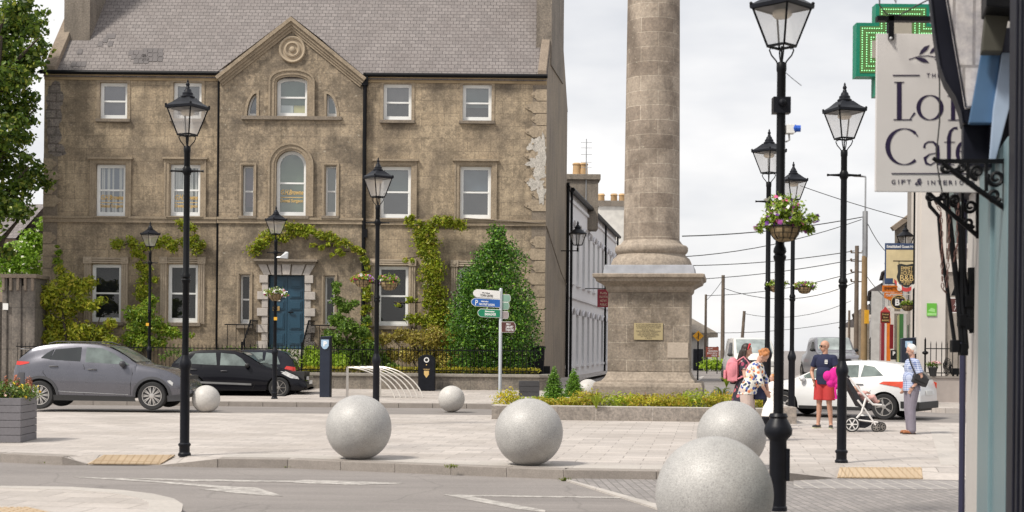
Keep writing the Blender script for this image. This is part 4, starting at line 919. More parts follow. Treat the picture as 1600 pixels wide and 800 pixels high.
# ================================================================== LAMP POSTS
def lamp_post(label, px, py, z=0, rot=20, near=False, bars=True, D=None, sc=1):
    Hh = 5.42
    if D is None: D = dist_top(px, py, Hh + z)
    c = P(px, py, D)
    t = thing('street_lamp', label, 'street lamp', (0, 0, 0), 'black lantern street lamps'); I = M_['iron']; A = M_['irongrey']
    zc = .82 if near else 1.33
    mb = MB()
    if near:
        mb.lathe([(.095, 0), (.095, .04), (.085, .05), (.085, zc - .12), (.1, zc - .1)], 20)
        mb.lathe([(.1, zc - .1), (.135, zc - .06), (.14, zc - .01), (.125, zc + .03), (.085, zc + .1), (.095, zc + .12), (.08, zc + .15)], 24)
    else:
        mb.lathe([(.092, 0), (.092, .03), (.075, .05), (.075, .13), (.09, .15), (.09, .17), (.068, .19), (.068, zc - .1), (.078, zc - .08), (.09, zc - .03), (.088, zc + .01), (.072, zc + .05), (.05, zc + .12)], 24)
    obj('base', mb, A, t, smooth=True)
    if near: mb = MB(); mb.box(.06, .11, -.05, .05, .3, zc - .2); obj('service_door', mb, A, t, bevel=.005)
    r1 = .05 if near else .047
    mb = MB(); mb.lathe([(r1 + .004, zc + .1), (r1, zc + .2), (r1, 2.48), (.06, 2.5), (.066, 2.53), (.05, 2.55), (.066, 2.575), (.06, 2.61), (.045, 2.64), (.044, 4.36), (.05, 4.38), (.05, 4.44), (.035, 4.46)], 18)
    obj('shaft', mb, I, t, smooth=True)
    if bars:
        mb = MB(); mb.tube([(-.24, 0, 4.1), (-.2, 0, 4.1), (-.1, 0, 4.1), (0, 0, 4.1), (.1, 0, 4.1), (.2, 0, 4.1), (.24, 0, 4.1)], [.02, .013, .018, .03, .018, .013, .02], 8)
        mb.lathe([(.046, 4.04), (.062, 4.07), (.062, 4.13), (.046, 4.16)], 16); obj('ladder_bar', mb, I, t, smooth=True)
    # four scrolls under the lantern
    mb = MB(); rot_ = Matrix.Rotation(R(rot), 4, 'Z')
    for k in range(4):
        a = rot_ @ Matrix.Rotation(math.pi / 2 * k + math.pi / 4, 4, 'Z')
        mb.tube([a @ Vector(q) for q in ((.03, 0, 4.42), (.05, 0, 4.47), (.1, 0, 4.53), (.12, 0, 4.58), (.105, 0, 4.61), (.09, 0, 4.59))], .008, 5)
    mb.tube([(0, 0, 4.44), (0, 0, 4.62)], .01, 6); obj('scroll_frame', mb, I, t)
    b, w, z0, z1 = .1, .205, 4.62, 5.0
    cn = [(-1, -1), (1, -1), (1, 1), (-1, 1)]
    mb = MB()
    for k in range(4):
        x, y = cn[k]; x2, y2 = cn[(k + 1) % 4]
        mb.bar(rot_ @ Vector((x * b, y * b, z0)), rot_ @ Vector((x * w, y * w, z1)), .018); mb.bar(rot_ @ Vector((x * b, y * b, z0)), rot_ @ Vector((x2 * b, y2 * b, z0)), .022)
        mb.bar(rot_ @ Vector((x * w, y * w, z1)), rot_ @ Vector((x2 * w, y2 * w, z1)), .024)
        mb.ball(rot_ @ Vector((x * (w + .012), y * (w + .012), z1 + .045)), .018, 8, 6)
    lf = obj('lantern_frame', mb, I, t)
    for k in range(4):
        x, y = cn[k]; x2, y2 = cn[(k + 1) % 4]; mb = MB()
        mb.poly([rot_ @ Vector((x * b, y * b, z0)), rot_ @ Vector((x2 * b, y2 * b, z0)), rot_ @ Vector((x2 * w, y2 * w, z1)), rot_ @ Vector((x * w, y * w, z1))]); obj('pane', mb, M_['lampglass'], lf, fix=False)
    mb = MB(); q2 = math.sqrt(2)
    rings = [(w + .02, z1 - .005), (w + .024, z1 + .03), (w * .78, z1 + .08), (w * .42, z1 + .155)]
    vs = [rot_ @ Vector((x * r, y * r, z)) for r, z in rings for x, y in cn]; n = 4
    mb.add(vs, [(i*4+k, i*4+(k+1) % 4, (i+1)*4+(k+1) % 4, (i+1)*4+k) for i in range(3) for k in range(4)] + [(0, 3, 2, 1), (12, 13, 14, 15)])
    hood = obj('hood', mb, A, t)
    mb = MB(); mb.lathe([(.1, 5.15), (.105, 5.17), (.08, 5.19), (.078, 5.22), (.06, 5.235), (.05, 5.27), (.032, 5.285), (.028, 5.31), (.02, 5.32), (.03, 5.345), (.022, 5.37), (.012, 5.38), (.016, 5.395), (.004, 5.42)], 16); obj('finial', mb, A, hood, smooth=True)
    mb = MB(); mb.lathe([(.05, 4.99), (.09, 4.97), (.1, 4.93), (.07, 4.9)], 16); obj('lamp_unit', mb, mat('lamp_unit', (.55, .48, .38), .5) if 'lu' not in M_ else M_['lu'], lf, smooth=True)
    t.location = (c.x, D, z); t.scale = (sc, sc, sc); return t, c, D
M_['lu'] = mat('lamp_unit_cream', (.55, .48, .38), .5)
lp1, c1_, D1 = lamp_post('tall black lantern lamp post on the plaza kerb in front of the grey car', 293.5, 124, rot=-24)
lp2, c2_, D2 = lamp_post('black lamp post before the right half of the house with two flower baskets', 591, 246, rot=38)
lp3, c3_, D3 = lamp_post('black lamp post in front of the blue door with one flower basket', 431.5, 321, z=.1, rot=42)
lp4, c4_, D4 = lamp_post('slim lamp post behind the grey car, against the creeper on the left of the house', 235, 346, z=.1, rot=48)
lp5, c5_, D5 = lamp_post('nearest lamp post, its lantern cut by the top edge, with a big flower basket', 1222.5, -52, rot=44, near=True, bars=False, D=14.0)
lp6, c6_, D6 = lamp_post('black lamp post between the man in red shorts and the pushchair, no basket', 1320, 129, rot=18)
lp7, c7_, D7 = lamp_post('black lamp post left of the near one, beside the two women', 1202, 202, rot=38, D=F / 75, sc=6.2 / 5.42)
lp8, c8_, D8 = lamp_post('black lamp post just right of the near one with a small flower basket', 1240, 252, rot=15, D=F / 68, sc=5.93 / 5.42)
# things fixed to the near post
c = P(1222, 165, 14.0)
def on(t, name, mb, m): return obj(name, mb, m, t)
L5 = Vector(lp5.location); zz = P(1222, 162, 14).z
mb = MB(); mb.box(-.085, .085, -.062, .062, zz - .1, zz + .06); mb.ball((.0, -.07, zz), .04, 10, 8); mb.xf(Matrix.Translation(L5)); obj('bracket_clamp', mb, M_['irongrey'], lp5)
zs = P(1240, 203, 14).z
t = thing('power_socket', 'white box with a blue round outdoor socket strapped to the near lamp post', 'socket', (L5.x + .1, L5.y, zs))
mb = MB(); mb.box(L5.x + .05, L5.x + .13, L5.y - .05, L5.y + .05, zs - .04, zs + .05); obj('box', mb, M_['white'], t, bevel=.005)
mb = MB(); mb.tube([(L5.x + .12, L5.y - .02, zs + .01), (L5.x + .19, L5.y - .03, zs + .01)], .033, 12); mb.tube([(L5.x + .12, L5.y - .02, zs + .01), (L5.x + .145, L5.y - .02, zs + .01)], .04, 12); obj('socket', mb, mat('blue_plastic', (.02, .1, .5), .4), t)
mb = MB(); mb.tube([(L5.x + .08, L5.y, zs - .04), (L5.x + .085, L5.y, zs - .1), (L5.x + .05, L5.y, zs - .12)], .01, 6); obj('cable', mb, mat('grey_pvc', (.4, .4, .4)), t)
mb = MB(); mb.tube([L5 + Vector((.04, 0, 4.36)), L5 + Vector((.1, -.02, 4.3)), L5 + Vector((.19, -.05, 4.22))], .003, 4); obj('wire_end', mb, M_['iron'], lp5)
# floodlight camera on the post by the door, stickers
L3 = Vector(lp3.location); k3 = F / D3; pp = P(445, 400, D3)
mb = MB(); mb.ext([(pp.x - .15, D3 - .1, pp.z - .06), (pp.x + .1, D3 - .16, pp.z - .08), (pp.x + .12, D3 - .16, pp.z + .1), (pp.x + .04, D3 - .1, pp.z + .12)], (0, .14, 0)); mb.tube([(L3.x, D3, pp.z - .05), (pp.x, D3 - .05, pp.z - .02)], .025, 6)
tag(obj('floodlight', mb, M_['steel'], loc=pp), 'small silver floodlight clamped to the post before the blue door', 'floodlight')
yl = mat('yellow_sticker', (.8, .42, .03), .5)
for lp_, D_, px, py in ((lp3, D3, 431, 498), (lp4, D4, 231, 507)):
    q = P(px, py, D_); mb = MB(); mb.box(q.x - .045, q.x + .045, D_ - .06, D_ - .05, q.z - .045, q.z + .045); obj('sticker', mb, yl, lp_)

# ------------------------------------------------------------------ hanging baskets
wick = blockmat('coir_basket', (.3, .22, .12), (.24, .17, .09), (.12, .09, .05), 'xz', .08, .05, .006, mbump=.8, speck=.5)
bleaf = leafmat('basket_leaf', (.09, .18, .02), (.36, .5, .05), (.5, .55, .12), .4)
fmix = flowermat('petunias_mixed', [(.85, .83, .8), (.12, .02, .22), (.8, .8, .78), (.45, .1, .4), (.7, .1, .3), (.82, .8, .78)])
fwhite = flowermat('petunias_white', [(.85, .85, .8), (.8, .8, .76), (.6, .05, .25), (.85, .84, .8)])
fred = flowermat('petunias_red', [(.75, .1, .12), (.8, .3, .35), (.6, .05, .1), (.8, .78, .75), (.3, .1, .4)])
def basket(label, px, py, D, w, seed, fm, post=None, spread=1.6, up=.55, nleaf=1500, lsz=.05, nf=120, fsz=.055):
    """bowl rim centre at px, py, rim width w"""
    c = P(px, py, D); r = w / 2
    t = thing('hanging_basket', label, 'flower basket', (c.x, D, c.z - r * .8), 'hanging flower baskets')
    mb = MB(); mb.lathe([(r * .35, -r * .95), (r * .62, -r * .82), (r * .86, -r * .5), (r * .97, -r * .15), (r, 0), (r * .93, .0)], 20, (c.x, D, c.z)); obj('bowl', mb, wick, t, smooth=True)
    mb = MB()
    for i in range(10):
        a = i * 2 * math.pi / 10; mb.tube([(c.x + math.cos(a) * r * q, D + math.sin(a) * r * q, c.z + z * r) for q, z in ((1.02, 0), (.99, -.15), (.88, -.5), (.64, -.83))], .004, 4)
    mb.tube([(c.x + math.cos(i * .4) * r * 1.02, D + math.sin(i * .4) * r * 1.02, c.z) for i in range(17)], .008, 5)
    if post is not None: mb.tube([(c.x, D, c.z - r * .4), (post, D, c.z - r * .35)], .012, 6)
    obj('wire_frame', mb, M_['iron'], t)
    rs = random.Random(seed); bl = [(c.x, D, c.z + r * up * .6, r * 1.25, r * .9, r * up)]
    for i in range(14):
        a = rs.uniform(0, 6.28); d = rs.uniform(.5, spread) * r
        bl.append((c.x + math.cos(a) * d, D + math.sin(a) * d * .8, c.z + rs.uniform(-.3, 1.0) * r * up * (1.1 - d / r / 3), r * .42, r * .4, r * .3))
    for s in (-1, 1): bl.append((c.x + s * r * spread * .5, D, c.z + r * .2, r * .55, r * .4, r * .4)); bl.append((c.x + s * r * spread * .75, D, c.z - r * .15, r * .3, r * .3, r * .35))
    obj('foliage', leaves(bl, nleaf, lsz, seed), bleaf, t, fix=False); v = leaves(bl, nf, fsz, seed + 3, aspect=1, shell=.1); obj('flowers', v, fm, t, fix=False)
    return t
b5 = basket('large overflowing basket of purple, white and pink petunias on the near lamp post', 1226, 354, 13.82, .31, 21, fmix, spread=2.15, up=1.25, nleaf=4200, lsz=.04, nf=230, fsz=.05)
basket('basket of purple and white petunias right of the near lamp post', 1257, 448, D8, .34, 22, fmix, post=lp8.location.x, nleaf=900, nf=90)
basket('basket partly hidden behind the near lamp post, on the post beside the women', 1212, 446, D7, .3, 23, fmix, post=lp7.location.x, nleaf=700, nf=60)
basket('basket of white petunias in front of the blue door', 430, 459, D3 - .15, .42, 24, fwhite, nleaf=800, nf=130, fsz=.065)
basket('basket of white and pink flowers on the left arm of the post before the house', 566, 438, D2, .3, 25, fred, post=lp2.location.x, nleaf=700, nf=120, fsz=.06)
basket('basket of small red flowers on the right arm of the post before the house', 608, 440, D2, .37, 26, fred, post=lp2.location.x, spread=1.1, nleaf=600, nf=40)
# ================================================================== STREET FURNITURE
# finger signpost
Ds = G(781, 633, .05).y; X = G(781, 633, .05).x; k = F / Ds; zt = P(783, 452, Ds).z
t = thing('fingerpost', 'silver direction post with white, blue, green and brown fingers in front of the evergreen', 'signpost', (X, Ds, .05))
sl = mat('signpost_silver', (.5, .53, .56), .4, .3, var=.06)
mb = MB(); mb.lathe([(.045, .05), (.045, zt), (.03, zt + .03)], 16, (X, Ds, 0)); obj('post', mb, sl, t, smooth=True)
def finger(x0, y0, x1, h, col, tip, lines, tcol, back=.0, icon=None, ang=0):
    a = P(x0, y0, Ds); b = P(x1, y0, Ds); hh = h / k / 2; w = b.x - a.x; d = min(abs(w) * .14, .1); y = Ds - .055 + back
    def shp(hh, e): 
        if tip == 'L': return [(a.x + d, -hh), (b.x - e, -hh), (b.x - e, hh), (a.x + d, hh), (a.x + d * .25 + e, hh * .55), (a.x + e, 0), (a.x + d * .25 + e, -hh * .55)]
        return [(a.x + e, -hh), (b.x - d, -hh), (b.x - d * .2 - e, -hh * .5), (b.x - e, 0), (b.x - d * .2 - e, hh * .5), (b.x - d, hh), (a.x + e, hh)]
    def zz(p, yy): return (p[0], yy, a.z + p[1] - (p[0] - X) * math.tan(ang))
    mb = MB(); mb.ext([zz(p, y) for p in shp(hh, 0)], (0, .03, 0)); f = obj('finger_board', mb, mat('finger_edge', (.72, .72, .7), .5) if 'fe' not in M_ else M_['fe'], t)
    e = .012; mb = MB(); mb.ext([zz(p, y - .004) for p in shp(hh - e, e)], (0, .004, 0)); obj('finger_face', mb, col, f)
    cx = (a.x + b.x) / 2; M = frame_at((cx, y - .006, a.z), (math.cos(ang), 0, -math.sin(ang)), (math.sin(ang), 0, math.cos(ang)))
    for i, (s, sz, dx, dz, fw) in enumerate(lines): text('lettering', s, sz, tcol, M @ Matrix.Translation((dx, dz, 0)), f, depth=.001, fitw=fw, bold=.002)
    return f
M_['fe'] = mat('finger_white', (.72, .71, .69), .5)
fw_, fb, fg, fn_ = M_['fe'], mat('sign_blue', (.01, .1, .38), .45), mat('sign_green', (.005, .2, .1), .45), mat('sign_brown', (.1, .035, .03), .5)
blk = mat('sign_black_text', (.02, .02, .02), .6); wht = mat('sign_white_text', (.8, .8, .8), .6)
finger(739, 461, 782, 13, fw_, 'L', [('TOWN CENTRE', .09, .0, -.02, .34), ('Slí na Cathrach', .04, -.02, .055, .2)], blk, ang=.07)
finger(736, 474, 782, 13, fb, 'L', [('P', .2, -.25, .0, .07), ('MAIN STREET GARDENS', .075, .03, -.03, .42), ('Gairdíní', .05, -.03, .05, .2)], wht, ang=.05)
finger(746, 490, 782, 13, fg, 'L', [('BANAGHER', .1, .04, -.02, .3), ('Beannchar', .05, .02, .06, .26)], wht, ang=.04)
finger(783, 511, 806, 17, fn_, 'R', [('LIBRARY', .09, .03, .0, .2), ('THEATRE', .09, .03, -.08, .22), ('Birr', .06, .0, .08, .12)], wht)
for (y0, x1, c) in ((466, 798, mat('sign_back_green', (.2, .34, .27), .5)), (478, 796, mat('sign_back_green2', (.2, .34, .27), .5)), (492, 795, mat('sign_back_grey', (.35, .3, .3), .5))): finger(783, y0, x1, 12, c, 'R', [], wht, back=.06)
# parking ticket machine
def ticket_machine(label, px, py, z, h, w, D=None):
    p = G(px, py, z) if D is None else P(px, py, D); t = thing('parking_machine', label, 'parking machine', (p.x, p.y, z)); nv = mat('machine_navy_%d' % px, (.012, .018, .035), .4)
    mb = MB(); mb.box(p.x - w/2, p.x + w/2, p.y - .12, p.y + .12, z, z + h - .06); mb.ext([(p.x - w/2 - .01, p.y - .14, z + h - .06), (p.x + w/2 + .01, p.y - .14, z + h - .06), (p.x + w/2 + .03, p.y - .14, z + h), (p.x - w/2 + .04, p.y - .14, z + h - .03)], (0, .3, 0)); obj('cabinet', mb, nv, t, bevel=.012)
    mb = MB(); mb.box(p.x + w/2 - .012, p.x + w/2 + .03, p.y - .12, p.y + .12, z, z + h - .05); obj('side_panel', mb, M_['irongrey'], t)
    s = .11; q = [(p.x - s, z + h - .12), (p.x + s, z + h - .12), (p.x + s, z + h - .3), (p.x + s * .5, z + h - .38), (p.x, z + h - .4), (p.x - s * .5, z + h - .38), (p.x - s, z + h - .3)]
    mb = MB(); mb.ext([(a, p.y - .145, b) for a, b in q], (0, .02, 0)); obj('shield', mb, mat('pay_blue_%d' % px, (.35, .5, .65), .5), t)
    text('lettering', 'P', .2, wht, frame_at((p.x, p.y - .147, z + h - .25)), t, bold=.008); return t
ticket_machine('tall navy parking ticket machine with a P shield, left of the bike rack', 508, 620.5, .1, 1.8, .3)
# litter bin
p = P(667, 590, 46.0 - .4); zb = pz(0, 45.6); t = thing('litter_bin', 'black litter bin with white ringed mouth and gold crest beside the railings', 'litter bin', (p.x, p.y, zb)); k = F / p.y
mb = MB(); wz = .27; zt = P(667, 554, p.y).z
out = [(-wz, zb), (wz, zb), (wz, zt - .12), (wz * .55, zt - .02), (0, zt), (-wz * .55, zt - .02), (-wz, zt - .12)]
mb.ext([(p.x + a, p.y - .25, b) for a, b in out], (0, .5, 0)); obj('body', mb, M_['irongrey'], t, bevel=.02)
mb = MB(); mb.lathe([(.085, 0), (.085, .02), (.055, .02), (.055, 0)], 20, (p.x, p.y - .25, zt - .17), T); obj('mouth_ring', mb, M_['white'], t)
mb = MB(); mb.lathe([(.055, 0), (.055, .012)], 20, (p.x, p.y - .25, zt - .17), T); obj('mouth', mb, M_['dark'], t)
mb = MB(); mb.box(p.x - .1, p.x + .1, p.y - .256, p.y - .25, zt - .48, zt - .465); mb.ext([(p.x - .08, p.y - .256, zt - .52), (p.x + .08, p.y - .256, zt - .52), (p.x + .08, p.y - .256, zt - .64), (p.x, p.y - .256, zt - .75), (p.x - .08, p.y - .256, zt - .64)], (0, .006, 0)); mb.ball((p.x, p.y - .26, zt - .33), (.02, .01, .02), 8, 6); obj('crest', mb, M_['gold'], t)
# curved bicycle rack: six bent tubes from a rail
t = thing('bicycle_rack', 'silver bicycle rack of bent tubes sweeping down from a rail behind the granite ball', 'bicycle rack', (P(600, 620, 41.6).x, 41.4, .1))
rk = mat('rack_steel', (.62, .58, .53), .35, .3, var=.05)
mb = MB(); Dk = 41.5; kk = F / Dk
pa, pb = P(543, 574, Dk), P(592, 573, Dk + .6); mb.tube([pa, pb], .03, 8)
mb2 = MB()
for px in (543, 594): q = P(px, 574, Dk + (.0 if px == 543 else .6)); mb2.box(q.x - .035, q.x + .035, q.y - .03, q.y + .03, .1, q.z)
obj('stand', mb2, rk, t)
obj('rail', mb, rk, t, smooth=True)
for i in range(6):
    f = i / 5; s = Vector(pa).lerp(pb, f) + Vector((0, 0, 0)); e = P(617 + 44 * f, 621 - 3 * f, Dk - .4 + .5 * f); mb = MB(); pts = []
    for j in range(13):
        q = j / 12; a = q * math.pi / 2
        pts.append((s.x + (e.x - s.x) * math.sin(a * .97) if False else s.x + (e.x - s.x) * (1 - math.cos(a)) * .25 + (e.x - s.x) * math.sin(a) * .75, s.y + (e.y - s.y) * q, .1 + (s.z - .1) * math.cos(a) ** .9 if j < 12 else .1))
    mb.tube(pts, .02, 6); obj('hoop', mb, rk, t, smooth=True)
# dark bins behind the railings at the right corner of the house
p = P(837, 590, 48.6); mb = MB(); zb = pz(0, 48.6)
mb.add([(p.x + a * s, p.y + b * s, z) for z, s in ((zb, .8), (zb + 1.35, 1)) for a, b in ((-.3, -.35), (.3, -.35), (.3, .35), (-.3, .35))], [(0, 1, 2, 3), (4, 5, 6, 7), (0, 1, 5, 4), (1, 2, 6, 5), (2, 3, 7, 6), (3, 0, 4, 7)])
t = thing('wheelie_bin', 'charcoal wheelie bin standing behind the railings at the house corner', 'bin', (p.x, p.y, zb)); obj('body', mb, M_['irongrey'], t, bevel=.03)
mb = MB(); mb.box(p.x - .33, p.x + .33, p.y - .4, p.y + .38, zb + 1.35, zb + 1.42); obj('lid', mb, M_['irongrey'], t, bevel=.02)
p = P(853, 590, 49.3); mb = MB(); mb.box(p.x - .14, p.x + .14, p.y - .1, p.y + .1, .2, P(853, 572, 49.3).z); tag(obj('utility_box', mb, M_['dark'], loc=(p.x, p.y, .2)), 'small black utility box on the ground at the house corner', 'utility box')
# stone gate pier and wall at the far left
gp = blockmat('gate_stone', (.2, .175, .15), (.15, .13, .115), (.1, .09, .08), 'xz', 2, 1.4, .012, stain=(.1, .09, .08), samt=.8, sscale=1.5, speck=.5, streak=.7)
GPD = 47.5; t = thing('gate_pier', 'broad dark weathered stone gate pier with fluted top at the far left', 'gate pier', (P(30, 590, GPD).x, GPD, .1))
a, b = P(4, 500, GPD).x, P(56, 500, GPD).x; zt = P(30, 431, GPD).z; k = F / GPD
mb = MB(); mb.box(a, b, GPD, GPD + 1.2, 0, zt - .32)
for x0_, x1_ in ((4, 12), (20, 34), (42, 56)): mb.box(P(x0_, 450, GPD).x, P(x1_, 450, GPD).x, GPD - .06, GPD + 1.2, 0 if x0_ != 4 else 0, zt - .08)
obj('pier', mb, gp, t, bevel=.04)
mb = MB(); mb.box(a - .05, b + .05, GPD - .14, GPD + 1.25, zt - .08, zt + .06); 
for i in range(5): mb.box(a + i * (b - a) / 4.6, a + i * (b - a) / 4.6 + .1, GPD - .12, GPD, zt - .5, zt - .08)
obj('cap', mb, cop, t, bevel=.03)
q = P(8.5, 479, GPD - .08); mb = MB(); mb.box(q.x - .09, q.x + .09, GPD - .08, GPD - .065, q.z - .11, q.z + .11); obj('notice', mb, M_['white'], t)
mb = MB(); mb.box(a - 14, a, GPD + .5, GPD + .9, 0, 3.0); tag(obj('garden_wall', mb, gp, loc=(a - 5, GPD + .6, 0)), 'dark stone garden wall running left from the gate pier', 'wall')

# ================================================================== TREES AND SHRUBS AT THE HOUSE
rs = random.Random(2)
dl = leafmat('sycamore_leaf', (.03, .07, .01), (.14, .22, .025), (.33, .36, .06), trans=.4)
bl = []
TD = 47.6
for (px, py, r) in [(-20, 30, 50), (20, 20, 40), (45, 30, 28), (60, 22, 16), (-10, 90, 55), (25, 85, 40), (55, 70, 22), (30, 130, 36), (-20, 160, 60), (25, 175, 34), (42, 150, 20), (10, 215, 42), (38, 215, 24), (50, 250, 14), (-20, 250, 60), (25, 260, 34), (50, 280, 16), (10, 310, 38), (35, 330, 26), (-20, 330, 50), (52, 330, 14), (5, 365, 30), (15, 395, 16), (-60, 60, 70), (-60, 200, 80), (-70, 320, 70), (62, 100, 10), (35, 290, 26), (46, 195, 14), (78, 45, 9), (82, 25, 7), (70, 60, 12)]:
    c = P(px, py, TD); rr = r / 53.0; bl.append((c.x, TD + rs.uniform(-1.6, 1.6), c.z, rr, rr * 1.1, rr * .85))
tr = P(-45, 500, TD)
limbs = [([(tr.x, TD, .1), (tr.x + .1, TD, 2.5), (tr.x + .4, TD, 5), (tr.x + .6, TD, 8), (tr.x + .9, TD, 12)], [.42, .36, .3, .2, .08])]
for (px, py) in ((60, 60), (55, 170), (45, 260), (40, 330), (-60, 150), (10, 20)):
    e = P(px, py, TD); limbs.append(([(tr.x + .4, TD, max(3, e.z - 3)), ((tr.x + e.x) / 2, TD + .4, e.z - .9), (e.x, TD, e.z)], [.16, .09, .02]))
plant('broadleaf_tree', 'big dark leafy tree rising out of frame at the left edge', 'tree', bl, 22000, .17, dl, (tr.x, TD, .1), seed=3, stems=limbs, shell=.5, aspect=.7, foliage='crown')
ll = leafmat('elder_leaf', (.14, .28, .02), (.36, .55, .07), trans=.4)
bl = [(P(px, py, 52).x, 52 + rs.uniform(-.5, .5), P(px, py, 52).z, r / 42, r / 42, r / 44) for px, py, r in [(35, 400, 26), (50, 380, 20), (20, 415, 22), (55, 415, 18), (40, 370, 14), (62, 350, 12), (0, 400, 26), (10, 440, 20), (45, 430, 20)]]
plant('garden_tree', 'bright light green bushy tree behind the gate pier', 'tree', bl, 5200, .15, ll, (P(30, 560, 52).x, 52, .2), seed=9, stems=[([(P(30, 560, 52).x, 52, .2), (P(35, 420, 52).x, 52, 4)], [.14, .06])], foliage='crown', flowers=(160, .14, flowermat('elder_flower', [(.7, .7, .6), (.75, .75, .65)])))
mg = leafmat('magnolia_leaf', (.15, .22, .015), (.5, .52, .05), (.5, .42, .06), .35)
DB = 48.4
def fb(lst, D, dy=.35, k=None):
    k = F / D; out = []
    for px, py, r in lst: c = P(px, py, D); out.append((c.x, D + rs.uniform(-dy, dy), c.z, r / k, min(.5, r / k), r / k * .8))
    return out
bl = fb([(100, 440, 20), (85, 455, 20), (120, 450, 18), (135, 440, 13), (75, 470, 15), (100, 480, 22), (125, 475, 16), (145, 478, 12), (158, 470, 8), (75, 500, 14), (95, 515, 24), (130, 520, 22), (155, 520, 18), (80, 530, 18), (110, 545, 24), (145, 545, 22), (172, 535, 14), (172, 505, 10), (70, 480, 12), (92, 420, 9), (180, 550, 12)], DB)
bx = P(110, 600, DB).x
plant('magnolia', 'big yellow green glossy leaved shrub against the left corner of the house', 'shrub', bl, 6500, .18, mg, (bx, DB, .15), seed=12, aspect=.38, stems=[([(bx, DB, .1), (bx - .2, DB, 2), (bx - .4, DB, 3.6)], [.07, .05, .02]), ([(bx, DB, .1), (bx + .6, DB, 1.5), (bx + 1, DB, 2.5)], [.06, .04, .02])])
bl = fb([(92, 395, 6), (90, 408, 7), (92, 420, 8), (90, 385, 4)], 49.75, .05)
vine = leafmat('vine_leaf', (.15, .22, .015), (.42, .48, .04), (.45, .36, .06), .4); vine2 = leafmat('wisteria_leaf', (.1, .2, .02), (.3, .42, .04), (.4, .38, .06), .4)
plant('climbing_plant', 'small patch of creeper on the wall above the magnolia', 'creeper', bl, 420, .11, vine2, (bl[0][0], 49.8, 1), seed=13)
def vpts(lst, D=49.62): return [P(x, y, D) for x, y in lst]
def creeper(label, paths, n, lm, seed, D=49.62, size=.12, extra=(), stems=True):
    bl = []; st = []
    for j, (pts, r) in enumerate(paths): q = vpts(pts, D); bl += path_blobs(q, r * 1.25, .15, .15, seed + j, .13); st.append(([v + Vector((0, .12, 0)) for v in q], .022))
    bl += fb(list(extra), D - .1, .1)
    x, y = paths[0][0][0]; c = P(paths[0][0][0][0], 600, D)
    return plant('climbing_plant', label, 'creeper', bl, int(n * 1.7), size, lm, (c.x, D, .3), seed=seed, stems=st if stems else None, aspect=.5)
creeper('creeper branching across the wall between the two left ground floor windows', [([(222, 540), (225, 470), (222, 430), (218, 395), (235, 385), (255, 380), (275, 390)], .17), ([(218, 395), (200, 380), (185, 385), (172, 388)], .2), ([(230, 385), (262, 378), (300, 385), (320, 392)], .17), ([(280, 352), (300, 352), (306, 375), (312, 392)], .17), ([(225, 440), (245, 440)], .13), ([(225, 455), (212, 452)], .13)], 3000, vine, 31)
bl = fb([(205, 490, 16), (230, 485, 16), (215, 510, 20), (245, 505, 14), (200, 530, 16), (225, 535, 18), (255, 515, 14), (268, 520, 12), (250, 535, 12), (282, 524, 7), (300, 524, 6), (240, 470, 10)], 48.6)
plant('wisteria', 'loose green wall shrub below the second ground floor window from the left', 'shrub', bl, 4600, .12, vine2, (P(220, 600, 48.6).x, 48.6, .2), seed=33, stems=[([(P(218, 590, 48.6).x + i * .12, 48.6, .2), (P(222, 540, 48.6).x + i * .06, 48.7, 1.5), (P(225, 500, 48.6).x, 48.9, 2.4)], .035) for i in range(-1, 2)])
creeper('creeper trained over the blue door from the downpipe', [([(575, 560), (572, 480), (570, 400), (555, 385), (530, 378), (505, 365), (480, 362), (460, 368)], .15), ([(460, 362), (445, 372), (420, 372), (403, 378), (398, 398)], .21), ([(455, 355), (470, 360), (480, 375)], .2), ([(490, 385), (515, 385), (535, 378)], .11), ([(520, 395), (545, 392)], .13)], 3000, vine, 35)
creeper('golden green vine climbing beside the third ground floor window up to the string course', [([(690, 580), (685, 520), (680, 470), (675, 430), (668, 390), (662, 355)], .34), ([(662, 355), (640, 342), (655, 338)], .18), ([(662, 360), (690, 345), (710, 350), (735, 356)], .23), ([(655, 400), (632, 404)], .14), ([(680, 440), (698, 455)], .2), ([(675, 470), (645, 473), (615, 472)], .1), ([(690, 470), (705, 475)], .14), ([(660, 500), (640, 505)], .2)], 6500, vine, 41, D=49.55)
bl = fb([(600, 530, 14), (625, 525, 16), (650, 530, 18), (680, 525, 20), (705, 530, 14), (640, 555, 18), (670, 555, 22), (700, 560, 18), (612, 555, 14), (720, 560, 10)], 48.5)
brm = leafmat('faded_clematis_leaf', (.22, .16, .04), (.45, .38, .08), (.4, .42, .06), .35)
plant('clematis', 'faded brown and gold shrub under the third ground floor window', 'shrub', bl, 6500, .1, brm, (P(660, 600, 48.5).x, 48.5, .2), seed=43, stems=[([(P(670, 600, 48.5).x, 48.5, .2), (P(670, 560, 48.5).x + i * .3, 48.6, 1.2), (P(670, 520, 48.5).x + i * .7, 48.7, 2)], .02) for i in (-2, -1, 0, 1, 2)])
gsm = leafmat('privet_leaf', (.06, .13, .02), (.2, .32, .045), trans=.35)
bl = fb([(525, 445, 8), (528, 470, 10), (540, 480, 12), (525, 500, 14), (545, 510, 16), (520, 530, 16), (545, 540, 18), (565, 520, 14), (580, 545, 16), (560, 560, 20), (530, 560, 20), (595, 560, 12), (575, 500, 8), (555, 475, 8), (527, 455, 7), (600, 570, 14), (615, 575, 10), (510, 520, 8)], 48.3)
plant('garden_shrub', 'tall straggly dark green shrub right of the door hiding its narrow window', 'shrub', bl, 9500, .11, gsm, (P(545, 600, 48.3).x, 48.3, .2), seed=45, stems=[([(P(548, 600, 48.3).x, 48.3, .2), (P(540, 500, 48.3).x, 48.3, 2.4)], .04)])
